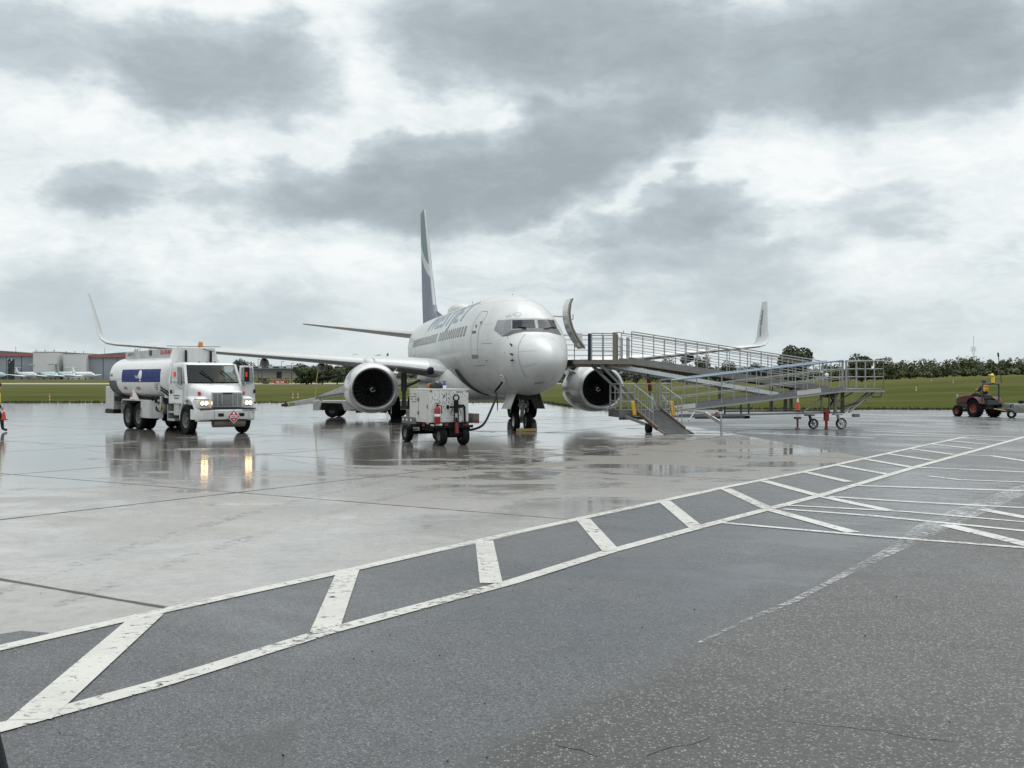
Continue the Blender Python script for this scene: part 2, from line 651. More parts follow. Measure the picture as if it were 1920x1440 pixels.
def clipstrip(pts, w):
    """a flat ribbon along ground points"""
    mb = []
    L, R = [], []
    for i, p in enumerate(pts):
        d = V(pts[min(i + 1, len(pts) - 1)]) - V(pts[max(i - 1, 0)])
        d.z = 0
        d.normalize()
        nn = V((-d.y, d.x, 0)) * (w[i] if hasattr(w, '__len__') else w) / 2
        L.append(V(p) + nn)
        R.append(V(p) - nn)
    return L, R


def ribbon(mb, pts, w, z, nseg=1):
    L, R = clipstrip(pts, w)
    for i in range(len(pts) - 1):
        mb.poly([(*L[i].xy, z), (*L[i + 1].xy, z), (*R[i + 1].xy, z), (*R[i].xy, z)])


# the land: one sheet to the horizon
mb = MB()
ys = [-60, -20, 0, 20, 40, 60, 69, 72, 76, 80, 85, 90, 96, 104, 112, 122, 135, 150, 170, 190, 215, 245, 280, 320, 370, 430, 500, 540, 548, 556, 565, 575, 600, 680, 780, 1000, 1500, 2500, 4000]
xs = [-3000, -1500, -800, -500, -300, -200, -150, -110, -80, -60, -45, -30, -20, -10, 0, 6, 12, 18, 24, 30, 36, 42, 50, 60, 70, 80, 95, 110, 130, 150, 175, 200, 240, 300, 400, 600, 1000, 3000]
for yy in ys:
    for xx in xs:
        mb.v.append((xx, yy, hill(xx, yy) - .03))
nx_ = len(xs)
for j in range(len(ys) - 1):
    for i in range(nx_ - 1):
        mb.f.append([j * nx_ + i, j * nx_ + i + 1, (j + 1) * nx_ + i + 1, (j + 1) * nx_ + i])
        mb.mi.append(0)
o = mb.build('grass_field', grass_mat(), smooth=60)
o['kind'] = 'structure'

ASPH = asphalt_mat('worn_wet_asphalt')
CONC = concrete_mat()

gs = G(1020, 755)
gc = G(1140, 768.5)
# asphalt everywhere the grass stops on the right, and under the photographer
sheet('asphalt_apron', [(-60, -40), (160, -40), (160, 66.5), (30, 67.6), (gc.x, 67.9), (gc.x - 1.5, 66), (-60, 66)], ASPH, .0)
# concrete parking apron
up0, up1 = G(-300, 1282), G(1622, 858)
ce = [G(1622, 858), G(1380, 814), G(1250, 793), G(1172, 780.5), G(1139, 771)]
edge = []
for i in range(60):
    p = up0.lerp(up1, i / 59)
    edge.append(p + V((-.838, .545, 0)) * (-.03 + .03 * mnoise.noise(p * 1.3)))
sheet('concrete_apron', [tuple(p) for p in edge] + [tuple(p) for p in ce[1:]] + [(gc.x, 66.2), (gc.x - .2, 67.5), (G(1069, 763).x, G(1069, 763).y), (gs.x, 87.5), (-20, 88), (-130, 88.5), (-130, -10), (-40, -12)], CONC, .003)
# tar patches along the concrete edge
tb = MB()
for poly in ([(-40, 1225), (60, 1206), (92, 1188), (40, 1184), (-40, 1196)], [(980, 888), (1040, 892), (1055, 886), (1010, 882)]):
    tb.poly([(*G(*p).xy, .0045) for p in poly])
o = tb.build('asphalt_patch', asphalt_mat('tar_patch', ((.04, .046, .052), (.06, .068, .076), (.12, .12, .12), 90., .12, .32, .6, [], 7.), .4))
o['kind'] = 'structure'

# uneven grass along the pavement edges
rnd = random.Random(21)
mk = MB()
ed = [((gs.x - 60, 87.6), (gs.x, 87.2), 2600), ((gs.x, 87.2), (G(1069, 763).x, G(1069, 763).y), 700), ((G(1069, 763).x, G(1069, 763).y), (gc.x, 67.7), 500), ((gc.x, 67.7), (30, 67.4), 1500), ((30, 67.4), (46, 66.4), 900)]
for (xa, ya), (xb, yb), n in ed:
    for i in range(n):
        k = rnd.random()
        x, y = xa + (xb - xa) * k, ya + (yb - ya) * k + abs(rnd.gauss(0, .9)) + .05
        z = hill(x, y) - .03
        h = rnd.uniform(.06, .2) * (1.5 if rnd.random() < .12 else 1)
        for j in range(3):
            a = rnd.uniform(0, 6.28)
            w = rnd.uniform(.02, .05)
            mk.add([(x - cos(a) * w, y - sin(a) * w, z), (x + cos(a) * w, y + sin(a) * w, z), (x + rnd.uniform(-.07, .07), y + rnd.uniform(-.07, .07), z + h)], [(0, 1, 2)])
mt, tt = newmat('grass_blades')
rr_ = tt.n('ShaderNodeNewGeometry').outputs['Random Per Island']
tt.out(tt.bsdf(tt.mix(rr_, (.040, .050, .016), (.085, .090, .034)), .8, 0, .1))
o = mk.build('grass', mt)
o['kind'] = 'stuff'
# painted walkway and stall lines, plus pale strips drawn for puddle glints
WHITE = paint_mat('worn_white_paint', (.50, .495, .455), .355, .455)
WHITE2 = paint_mat('white_paint_and_glints', (.56, .56, .54), .345, .47, 14.)
mk = MB()
ua, ub = G(-300, 1282.5), G(2250, 722)
L0, L1 = G(-160, 1250), G(1800, 820.5)
M0, M1 = G(-120, 1398), G(1960, 808)


def on_line(p0, p1, px, py):
    g = G(px, py)
    d = (p1 - p0)
    return p0 + d * ((g - p0).dot(d) / d.dot(d))


def seglist(p0, p1, n, amp=.012):
    out = []
    for i in range(n + 1):
        p = p0.lerp(p1, i / n)
        out.append(p + V((mnoise.noise(p * .7), mnoise.noise(p * .7 + V((5, 5, 0))), 0)) * amp)
    return out


upl = [G(*p) for p in [(-160, 1253), (0, 1216), (320, 1143), (675, 1065.5), (960, 1000.5), (1240, 940), (1360, 914), (1510, 884.5), (1610, 862.5), (1700, 842.5), (1785, 824.5), (1812, 819)]]
lol = [G(*p) for p in [(-130, 1398), (0, 1366), (300, 1283), (610, 1186), (960, 1092), (1145, 1034), (1315, 988), (1440, 955), (1540, 929), (1710, 878), (1910, 822.5), (1990, 800)]]
ribbon(mk, upl, .15, .006)
ribbon(mk, lol, .165, .006)
for (x0, y0, x1, y1, w) in [(280, 1152, 54, 1352, .235), (653, 1070, 608, 1186, .215), (908, 1015, 921, 1095, .21), (1093, 974, 1146, 1034, .20), (1245, 940, 1306, 990, .20)]:
    a, b = G(x0, y0), G(x1, y1)
    ribbon(mk, [a, b], w, .0075)
for (x0, y0, x1, y1, w) in [(1360, 917, 1440, 954, .2), (1432, 902, 1535, 930, .2), (1512, 886, 1592, 904, .2), (1572, 873, 1665, 890, .2), (1622, 861, 1712, 877, .2), (1663, 851, 1752, 864, .2), (1706, 841.5, 1790, 853, .2), (1745, 833, 1826, 842, .2), (1775, 826.5, 1858, 834, .2), (1797, 822, 1888, 827, .2)]:
    ribbon(mk, [G(x0, y0), G(x1, y1)], w, .0075)
o = mk.build('walkway_markings', WHITE)
o['kind'] = 'structure'
mk = MB()
for pts, w in [([(1345, 980), (1640, 1006), (1925, 1028)], .11), ([(1470, 955), (1640, 968), (1800, 984), (1960, 1000)], .12), ([(1545, 931), (1700, 941), (1925, 953)], .13), ([(1475, 948), (1700, 960), (1930, 980)], .10),
               ([(1440, 955), (1520, 977), (1600, 999)], .17), ([(1535, 930), (1600, 944), (1665, 957)], .17), ([(1775, 985), (1850, 1003), (1935, 1024)], .20),
               ([(1840, 955), (1880, 963), (1930, 972)], .18), ([(1608, 911), (1760, 916), (1930, 921)], .16), ([(1700, 876), (1780, 879), (1930, 886)], .16), ([(1792, 853), (1860, 855), (1930, 866)], .17), ([(1740, 893), (1800, 900), (1930, 905)], .12),
               ([(1640, 815), (1790, 820), (1860, 822)], .18), ([(1380, 812), (1480, 815), (1560, 818), (1640, 822)], .2), ([(1620, 808), (1760, 815), (1930, 821)], .2), ([(1250, 805), (1330, 807.5), (1400, 806)], .25)]:  # white strips here stand in for bright glints on puddles
    ribbon(mk, [G(*p) for p in pts], w * 1.15, .0065)
o = mk.build('stall_lines_and_glints', WHITE2)
o['kind'] = 'structure'
# pale residue washed along the seam between the two asphalts
mk = MB()
rs = [G(*p) for p in [(1310, 1207), (1400, 1164), (1490, 1127), (1560, 1090), (1625, 1057), (1690, 1024), (1750, 988), (1810, 962), (1920, 917), (2000, 890)]]
ribbon(mk, rs, [.03, .05, .08, .08, .13, .2, .4, .45, .4, .3], .0045)
hz = MB()
ribbon(hz, [G(*p) for p in [(1560, 985), (1640, 960), (1720, 940), (1800, 918), (1870, 900), (1960, 880)]], [.5, 1.6, 2.6, 3.0, 2.8, 2.2], .0035)
hz = hz.build('residue_haze', paint_mat('pale_film', (.34, .35, .36), .44, .98, 2.2))
hz['kind'] = 'structure'
o = mk.build('seam_residue', paint_mat('chalky_residue', (.50, .51, .52), .45, .66, 16.))
o['kind'] = 'structure'
# grit lying on the near asphalt
rnd = random.Random(12)
mk = MB()
for i in range(30):
    p = G(rnd.uniform(60, 1850), rnd.uniform(1100, 1436))
    r = rnd.uniform(.003, .007)
    mk.lathe([(0, 0), (r, r * .25), (r * .8, r * .9), (0, r * 1.2)], p + V((0, 0, .001)), (rnd.uniform(-.2, .2), rnd.uniform(-.2, .2), 1), 6)
o = mk.build('grit', pm('grit_dark', (.016, .016, .016), .8, amt=.3, spec=.1))
o['kind'] = 'stuff'
# hairline cracks in the old asphalt
mk = MB()
for pts in ([(1480, 1354), (1530, 1360), (1580, 1364), (1650, 1372), (1725, 1386), (1800, 1392)], [(1215, 1418), (1260, 1402), (1300, 1397), (1340, 1380)], [(1040, 1400), (1090, 1408), (1130, 1424)]):
    g = [G(*p) for p in pts]
    sm = [a.lerp(b, k / 6) + V((mnoise.noise(a.lerp(b, k / 6) * 9.), mnoise.noise(a.lerp(b, k / 6) * 11.), 0)) * .012 for a, b in zip(g, g[1:]) for k in range(6)]
    ribbon(mk, sm, [.003 + .005 * abs(mnoise.noise(p * 6.)) for p in sm], .0015)
o = mk.build('asphalt_crack', pm('crack_dark', (.010, .010, .010), .9, spec=.05))
o['kind'] = 'structure'
# faint tyre marks crossing the concrete
mk = MB()
for pts, w in (([(1120, 830), (900, 868), (640, 920), (300, 1010), (-60, 1130)], .22), ([(1180, 838), (960, 880), (720, 936), (400, 1030), (60, 1150)], .22), ([(480, 850), (640, 880), (900, 905), (1250, 915)], .2), ([(60, 830), (300, 862), (620, 890)], .2)):
    g = [G(*p) for p in pts]
    sm = []
    for i in range(len(g) - 1):
        p0, p1, p2, p3 = g[max(i - 1, 0)], g[i], g[i + 1], g[min(i + 2, len(g) - 1)]
        for k in range(8):
            u = k / 8
            sm.append(.5 * ((2 * p1) + (p2 - p0) * u + (2 * p0 - 5 * p1 + 4 * p2 - p3) * u * u + (3 * p1 - p0 - 3 * p2 + p3) * u ** 3))
    ribbon(mk, sm, w, .0045)
o = mk.build('tyre_marks', paint_mat('rubber_smear', (.09, .085, .08), .50, .95, 9.))
o['kind'] = 'structure'
# far taxiways
PALE = pm('taxiway_concrete', (.23, .23, .22), .45, amt=.1, scale=.05)
mk = MB()
for (y0, y1, x0, x1) in [(405, 535, -420, 48)]:
    mk.poly([(x0, y0, .03), (x1, y0, .03), (x1, y1, .03), (x0, y1, .03)])
for (y0, y1, x0, x1) in [(576, 598, -420, -150)]:
    mk.poly([(x0, y0, 1.76), (x1, y0, 1.76), (x1, y1, 1.76), (x0, y1, 1.76)])
o = mk.build('taxiway', PALE)
o['kind'] = 'structure'

# ================================================================ AIRLINER
# local frame of the aircraft: u to port, v aft from the nose, z up
PSI = .213
NOSE = V((1.198, 36.03, 0))
RA = M.Rotation(PSI, 3, 'Z')
WHITE_P = pm('aircraft_white_paint', (.44, .45, .445), .22, amt=.06, scale=1.3, coat=.35, dirt=.18)
GREY_P = pm('aircraft_grey_paint', (.36, .37, .38), .3, amt=.07, coat=.3)
WING_G = pm('wing_grey_paint', (.40, .41, .415), .32, amt=.08, scale=2.)
ALU = pm('bare_aluminium', (.40, .41, .41), .42, .8, amt=.06)
LIPM = pm('inlet_lip_metal', (.50, .50, .50), .33, .85, amt=.05)
DARKM = pm('dark_metal', (.04, .04, .042), .5, .3, spec=.3)
BLACK = pm('black_rubber', (.012, .012, .013), .7, amt=.2, scale=10, spec=.15)
SEAM = pm('panel_seam', (.12, .12, .12), .6)
GLASSD = pm('dark_cockpit_glass', (.014, .018, .026), .06, spec=.12)
GLASSG = pm('side_glass_sky_grey', (.15, .165, .17), .08, spec=.5)  # sky reflection painted in as a pale grey pane
NAVY = pm('livery_slate', (.18, .195, .235), .6, spec=.12)
TEALP = pm('livery_teal', (.06, .155, .175), .3, coat=.3)
STRUT = pm('gear_grey', (.30, .31, .31), .4, .3)

plane = empty('airliner', NOSE, PSI, 'white twin-engine passenger jet parked nose on with its front door open to a ramp', 'airliner')

# ---- fuselage: v, top, bottom, half width, height of the widest point
FS = [(0, 2.43, 2.41, .015, 2.42), (.03, 2.56, 2.28, .14, 2.42), (.12, 2.72, 2.12, .29, 2.42), (.3, 2.90, 1.94, .46, 2.43), (.6, 3.08, 1.76, .65, 2.46),
      (1., 3.26, 1.60, .86, 2.52), (1.4, 3.395, 1.49, 1.02, 2.60), (1.72, 3.48, 1.43, 1.125, 2.68), (1.95, 3.64, 1.40, 1.19, 2.74), (2.2, 3.84, 1.37, 1.255, 2.80),
      (2.42, 4.03, 1.35, 1.31, 2.84), (2.7, 4.24, 1.325, 1.37, 2.88), (3.1, 4.47, 1.30, 1.445, 2.94), (3.6, 4.68, 1.27, 1.525, 3.0), (4.2, 4.86, 1.245, 1.61, 3.06),
      (5., 5.02, 1.22, 1.71, 3.11), (6., 5.13, 1.205, 1.80, 3.14), (7., 5.185, 1.2, 1.86, 3.15), (8., 5.2, 1.2, 1.88, 3.15), (12, 5.2, 1.2, 1.88, 3.15), (16, 5.2, 1.2, 1.88, 3.15), (20.5, 5.2, 1.2, 1.88, 3.15),
      (22, 5.2, 1.30, 1.86, 3.17), (24, 5.19, 1.66, 1.76, 3.3), (26, 5.16, 2.16, 1.56, 3.55), (28, 5.08, 2.75, 1.25, 3.9), (30, 4.97, 3.35, .85, 4.15), (31.6, 4.86, 3.85, .48, 4.35), (32.3, 4.74, 4.1, .26, 4.42)]


def fsec(v):
    for a, b in zip(FS, FS[1:]):
        if v <= b[0]:
            i = FS.index(a)
            k = (v - a[0]) / (b[0] - a[0])
            # catmull-rom
            p0 = FS[max(i - 1, 0)]
            p3 = FS[min(i + 2, len(FS) - 1)]
            out = []
            for q in range(1, 5):
                m1 = (b[q] - p0[q]) / max(b[0] - p0[0], 1e-6) * (b[0] - a[0])
                m2 = (p3[q] - a[q]) / max(p3[0] - a[0], 1e-6) * (b[0] - a[0])
                h = 2 * k ** 3 - 3 * k * k + 1, k ** 3 - 2 * k * k + k, -2 * k ** 3 + 3 * k * k, k ** 3 - k * k
                out.append(h[0] * a[q] + h[1] * m1 + h[2] * b[q] + h[3] * m2)
            return out
    return FS[-1][1:]


def fpt(v, phi, off=0.):
    """point on the skin: phi 0 at the port widest point, 90 deg at the crown, 180 starboard"""
    zt, zb, hw, zc = fsec(v)
    s_ = sin(phi)
    return V(((hw + off) * cos(phi), v, zc + (zt - zc + off) * s_ if s_ > 0 else zc + (zc - zb + off) * s_))


vs_ = []
for a, b in zip(FS, FS[1:]):
    n = max(1, int((b[0] - a[0]) / .28)) if b[0] > 1 else 2
    vs_ += [a[0] + (b[0] - a[0]) * i / n for i in range(n)]
vs_.append(FS[-1][0])
mb = MB()
NSEG = 72
rings = [[fpt(v, 2 * pi * j / NSEG) for j in range(NSEG)] for v in vs_]
mb.loft(rings)
FBVH = BVHTree.FromPolygons([V(p) for p in mb.v], mb.f)


def fuselage_mat():
    m, t = newmat('fuselage_skin')
    co = t.n('ShaderNodeTexCoord').outputs['Object']
    x, y, z = t.sep(co)
    f = t.noise(co, 1.1, 7, .6)
    st = t.noise(t.vm('MULTIPLY', co, (2., .35, 1.)), 2.2, 8, .66)
    c = t.mix(t.rng(f, .3, .7), (.385, .405, .40), (.445, .46, .455))
    # grey belly below the cheat line, road grime on the lower sides
    zl = t.m('ADD', z, t.m('MULTIPLY', t.m('SUBTRACT', f, .5), .03))
    belly = t.m('MULTIPLY', t.rng(zl, 2.78, 2.76), t.rng(y, 6.4, 7.6, 0., 1.))
    c = t.mix(t.m('MULTIPLY', belly, .85), c, (.27, .29, .275))
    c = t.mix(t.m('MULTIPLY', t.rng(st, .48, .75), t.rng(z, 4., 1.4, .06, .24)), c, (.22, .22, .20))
    # skin joints
    def ln(c0, off, step, w):
        q = t.m('DIVIDE', t.m('SUBTRACT', c0, off), step)
        return t.rng(t.m('MULTIPLY', t.m('ABSOLUTE', t.m('SUBTRACT', q, t.m('ROUND', q))), step), w * .5, w, 1., 0.)
    j = t.m('MULTIPLY', ln(y, 1.22, 2.54, .012), t.rng(y, 3.2, 3.3))
    j = t.m('MAXIMUM', j, t.rng(t.m('ABSOLUTE', t.m('SUBTRACT', y, 1.22)), .006, .014, 1., 0.))
    j = t.m('MAXIMUM', j, t.m('MULTIPLY', ln(z, 2.96, .9, .010), t.rng(y, 3.2, 3.3)))
    c = t.mix(t.m('MULTIPLY', j, .55), c, (.16, .16, .16))
    # rivet rows and small stencils
    fr = t.m('MULTIPLY', ln(y, .2, .508, .008), t.rng(y, 3.0, 3.1))
    c = t.mix(t.m('MULTIPLY', fr, .16), c, (.2, .2, .2))
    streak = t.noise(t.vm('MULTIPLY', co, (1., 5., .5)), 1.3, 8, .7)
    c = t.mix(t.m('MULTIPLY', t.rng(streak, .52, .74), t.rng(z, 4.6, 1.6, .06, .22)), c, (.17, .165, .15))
    dent = t.noise(co, 1.7, 2, .4)
    t.out(t.bsdf(c, t.rng(st, .35, .7, .30, .46), 0, .45, t.bump(dent, .10, .03), .12))
    return m


fus = mb.build('fuselage', fuselage_mat(), plane, smooth=50)
CAMV = RA.inverted() @ (V((0, 0, H)) - NOSE)


def ray(px, py):
    return RA.inverted() @ V(((px - CX) / F, 1., -(py - YH) / F)).normalized()


def on_fus(px, py, off=.006):
    h = FBVH.ray_cast(CAMV, ray(px, py))
    if h[0] is None:
        h = FBVH.find_nearest(CAMV + ray(px, py) * 38.)
    nn = h[1] if h[1].dot(CAMV - h[0]) > 0 else -h[1]
    return h[0] + nn * off, nn


def patch(mb, quad, off=.006, n=8):
    """a panel of the skin between four photograph pixels"""
    a, b, c, d = [V((*q, 0)) for q in quad]
    g = []
    for i in range(n + 1):
        for j in range(n + 1):
            p = (a.lerp(b, j / n)).lerp(d.lerp(c, j / n), i / n)
            g.append(on_fus(p.x, p.y, off)[0])
    mb.add(g, [(i * (n + 1) + j, i * (n + 1) + j + 1, (i + 1) * (n + 1) + j + 1, (i + 1) * (n + 1) + j) for i in range(n) for j in range(n)])


def skinline(mb, pix, w, off=.005, closed=False):
    pts = []
    pix = list(pix) + ([pix[0]] if closed else [])
    for a, b in zip(pix, pix[1:]):
        k = max(2, int(math.hypot(a[0] - b[0], a[1] - b[1]) / 4))
        for i in range(k):
            pts.append(on_fus(a[0] + (b[0] - a[0]) * i / k, a[1] + (b[1] - a[1]) * i / k, off))
    pts.append(on_fus(*pix[-1], off))
    L, R = [], []
    for i, (p, nn) in enumerate(pts):
        d = pts[min(i + 1, len(pts) - 1)][0] - pts[max(i - 1, 0)][0]
        sd = d.cross(nn).normalized() * w / 2
        L.append(p + sd)
        R.append(p - sd)
    for i in range(len(pts) - 1):
        mb.poly([L[i], L[i + 1], R[i + 1], R[i]])


def NC(pts):   # pixels read off an enlarged view of the nose
    return [(900 + x / 5.54, 560 + y / 5.54) for x, y in pts]


# cockpit windows
mb = MB()
for q in ([(145, 327), (182, 224), (250, 220), (225, 390)], [(225, 392), (250, 220), (335, 212), (332, 340)], [(328, 345), (328, 210), (585, 204), (600, 318)], [(598, 318), (582, 204), (772, 211), (812, 324)]):
    patch(mb, NC(q), .005)
frame = mb.build('windscreen_frame', pm('windscreen_post', (.24, .25, .255), .45, .1, spec=.25), fus, smooth=60)
mb = MB()
for q in ([(225, 392), (328, 326), (460, 318), (470, 340)], [(465, 342), (455, 316), (600, 309), (610, 342)], [(606, 342), (600, 309), (700, 314), (730, 352)], [(725, 352), (700, 313), (812, 318), (846, 382)], [(225, 395), (320, 360), (400, 345), (300, 386)]):
    patch(mb, NC(q), .007)
mb.build('glare_mask', pm('windscreen_surround', (.085, .09, .095), .5, .1, spec=.2), frame, smooth=60)
for q, mm in (([(150, 322), (184, 231), (245, 228), (222, 374)], GLASSG), ([(236, 372), (259, 226), (321, 222), (322, 318)], pm('teal_cockpit_glass', (.07, .085, .09), .07, spec=.8)),
              ([(336, 313), (336, 226), (562, 219), (578, 306)], GLASSD), ([(608, 306), (596, 221), (764, 223), (800, 316)], GLASSD)):
    mb = MB()
    patch(mb, NC(q), .012)
    mb.build('cockpit_window', mm, fus, smooth=60)
mb = MB()
for pts in ([(430, 316), (480, 320), (478, 306), (400, 300)], [(660, 314), (715, 318), (713, 306), (780, 306)]):
    mb = MB()
    mb.tube([on_fus(*p, .03)[0] for p in NC(pts)], .013, 6)
    mb.build('windscreen_wiper', BLACK, fus)

# starboard service door, its sill and porthole
D2 = lambda pts: [(780 + x / 12, 560 + y / 12) for x, y in pts]
mb = MB()
skinline(mb, D2([(1250, 1265), (1235, 1100), (1235, 900), (1265, 700), (1330, 500), (1420, 360), (1490, 290), (1610, 285), (1580, 400), (1500, 520), (1430, 650), (1402, 800), (1388, 1000), (1390, 1200), (1400, 1270)]), .022, closed=True)
door = mb.build('service_door', SEAM, fus)
mb = MB()
patch(mb, D2([(1252, 1262), (1400, 1262), (1398, 1345), (1262, 1350)]), .01)
mb.build('door_sill', pm('sill_dark_grey', (.14, .145, .145), .4), door)  # step panel below the door, dark grey of its own
mb = MB()
patch(mb, D2([(1268, 730), (1350, 722), (1345, 780), (1265, 785)]), .01, 4)
mb.build('door_porthole', GLASSD, door)
mb = MB()
patch(mb, D2([(1345, 590), (1370, 580), (1366, 650), (1345, 660)]), .01, 2)
mb.build('door_handle', DARKM, door)
# forward hold door: an open slot low on the side
C5 = lambda pts: [(720 + x / 5.333, 620 + y / 5.333) for x, y in pts]
mb = MB()
pl = C5([(708, 386), (736, 384), (778, 440), (835, 510), (905, 575), (985, 622), (1060, 645)])
pr = C5([(712, 402), (740, 450), (790, 520), (850, 575), (920, 615), (990, 640), (1060, 655)])
for i in range(len(pl) - 1):
    patch(mb, [pl[i], pl[i + 1], pr[i + 1], pr[i]], .012, 3)
hd = mb.build('hold_door', pm('hold_opening', (.035, .033, .03), .7), fus, smooth=60)
mb = MB()
skinline(mb, C5([(700, 382), (740, 380), (800, 455), (870, 535), (950, 600), (1060, 640)]), .03, .012)
skinline(mb, C5([(706, 408), (735, 460), (790, 535), (860, 592), (940, 632), (1060, 662)]), .03, .012)
mb.build('door_frame', ALU, hd)
# external power socket flap
mb = MB()
patch(mb, C5([(1158, 440), (1190, 428), (1228, 508), (1200, 526)]), .02, 3)
soc = mb.build('power_panel', pm('placard_white', (.75, .75, .72), .4), fus)
mb = MB()
for q in ([(1172, 455), (1186, 448), (1190, 456), (1176, 463)], [(1185, 478), (1200, 470), (1203, 478), (1188, 486)], [(1198, 502), (1212, 494), (1214, 500), (1201, 509)]):
    patch(mb, C5(q), .026, 1)
mb.build('socket_mark', DARKM, soc)
# probes by the nose
for (x, y) in ((331, 487), (336, 579), (345, 640)):
    p, nn = on_fus(900 + x / 5.54, 560 + y / 5.54, 0)
    mb = MB()
    mb.tube([p, p + nn * .10, p + nn * .13 + V((0, -.16, 0))], [.035, .022, .010], 8)
    mb.build('pitot_probe', DARKM, fus, smooth=40)
# small access panels and the radome seam
mb = MB()
skinline(mb, NC([(470, 368), (430, 420), (403, 490), (396, 560), (402, 620), (418, 690), (445, 760), (490, 830)]), .016, .006)
fx = mb.build('radome_seam', SEAM, fus)
mb = MB()
skinline(mb, NC([(404, 552), (470, 545), (590, 541)]), .010, .006)
mb.build('lightning_strip', pm('strip_grey', (.26, .27, .27), .5), fx)
mb = MB()
skinline(mb, NC([(446, 708), (520, 690), (596, 668)]), .010, .006)
mb.build('lightning_strip', pm('strip_grey', (.26, .27, .27), .5), fx)
for q in ([(268, 190), (300, 172), (322, 172), (322, 190)], [(340, 165), (372, 146), (425, 150), (428, 168), (400, 186)]):
    mb = MB()
    skinline(mb, NC(q), .012, .006, True)
    mb.build('access_panel', SEAM, fus)
for q in ([(20, 466), (130, 466)], [(-60, 700), (60, 690)], [(290, 380), (290, 420)]):
    mb = MB()
    skinline(mb, NC(q), .014, .006)
    mb.build('panel_joint', SEAM, fus)
for q in ([(0, 240), (22, 232), (20, 258), (2, 264)], [(60, 640), (74, 638), (74, 648), (60, 650)], [(250, 560), (262, 560), (262, 566), (250, 566)]):
    mb = MB()
    patch(mb, NC(q), .007, 2)
    mb.build('stencil', pm('stencil_grey', (.13, .13, .13), .5), fus)
# roof items
mb = MB()
for i in range(13):
    pass
rg = []
for v, h, w in ((16.0, .02, .1), (16.25, .20, .40), (16.7, .33, .50), (17.5, .37, .52), (18.4, .34, .50), (19.3, .2, .38), (19.9, .02, .1)):
    rg.append([V((w * cos(a), v, 5.12 + (h + .08) * max(0, sin(a)) ** .7)) for a in [pi * i / 12 for i in range(13)]])
mb.loft(rg, closed=False)
mb.build('antenna_fairing', pm('fairing_grey', (.42, .43, .42), .4), plane, smooth=60)
mb = MB()
mb.prism([(-.012, 13.9, 5.15), (-.012, 14.2, 5.15), (-.012, 14.28, 5.48), (-.012, 14.16, 5.48)], (.024, 0, 0))
mb.build('blade_antenna', GREY_P, plane)
mb = MB()
mb.prism([(-.012, 5.3, 5.0), (-.012, 5.6, 5.05), (-.012, 5.58, 5.14), (-.012, 5.45, 5.13)], (.024, 0, 0))
mb.build('blade_antenna', GREY_P, plane)

# cabin windows, one object each, along both sides
RIM = pm('window_rim', (.03, .032, .036), .7, spec=.1)
PANE = pm('cabin_pane', (.20, .215, .22), .3, spec=.25)
for side in (1, -1):
    for i in range(31):
        v = 6.15 + .508 * i
        if i in (13,):
            continue
        mb = MB()
        n = 14
        def wp(a, kx, kz, off):
            dv = kx * abs(cos(a)) ** .75 * (1 if cos(a) > 0 else -1)
            dz = kz * abs(sin(a)) ** .75 * (1 if sin(a) > 0 else -1)
            zt, zb, hw, zc = fsec(v + dv)
            ph = math.asin(max(-1, min(1, (3.72 + dz - zc) / (zt - zc))))
            p = fpt(v + dv, ph, off)
            return V((p.x * side, p.y, p.z))
        o_ = [wp(2 * pi * k / n, .135, .20, .006) for k in range(n)]
        q_ = [wp(2 * pi * k / n, .100, .160, .006) for k in range(n)]
        for k in range(n):
            mb.poly([o_[k], o_[(k + 1) % n], q_[(k + 1) % n], q_[k]])
        mb.mat(1).poly(q_)
        mb.build('cabin_window', [RIM, PANE], fus)

# airline title on the starboard crown, lettering wrapped on the skin
def title(mb, txt, va, vb, phi0, height):
    vs, fs, w = text_geo(txt, .010, .10)
    kx = (va - vb) / w
    k = height / .7
    out = []
    for p in vs:
        v = va - p.x * kx
        zt, zb, hw, zc = fsec(v)
        q = fpt(v, pi - (phi0 + p.y * k / ((hw + zt - zc) / 2)), .009)
        out.append(q)
    mb.add(out, fs)


mb = MB()
title(mb, 'WESTJET', 18.3, 7.0, radians(31), 1.0)
mb.build('airline_title', pm('title_slate', (.25, .30, .35), .7, spec=.1), fus, smooth=60)
# fleet letters on the nose gear door line
def text_skin(mb, txt, pix0, pix1, height, bold=0.):
    vs, fs, w = text_geo(txt, bold, .2)
    a, b = V((*pix0, 0)), V((*pix1, 0))
    d = (b - a) / w
    up = V((d.y, -d.x, 0)).normalized() * (height / .7)
    mb.add([on_fus(*(a + d * p.x + up * p.y).xy, .008)[0] for p in vs], fs)


mb = MB()
text_skin(mb, 'FGY', NC([(575, 890)])[0], NC([(662, 880)])[0], 3.4)
mb.build('fleet_code', DARKM, fus)

# ---- lifting surfaces
def foil(le, chord, th, tdir, n=14, cam=.02, cut=1.):
    """closed ring round an aerofoil: le (u,v,z), chord aft, thickness along tdir"""
    up, lo = [], []
    for i in range(n + 1):
        c = (1 - cos(pi * i / n)) / 2 * cut
        y = 5 * th * (.2969 * sqrt(c) - .126 * c - .3516 * c * c + .2843 * c ** 3 - .1015 * c ** 4)
        cm = cam * 4 * c * (1 - c)
        up.append(V(le) + V((0, c * chord, 0)) + V(tdir) * (y + cm) * chord)
        lo.append(V(le) + V((0, c * chord, 0)) + V(tdir) * (-y * .9 + cm) * chord)
    return up + lo[1:-1][::-1] if cut == 1. else up + lo[1:][::-1]


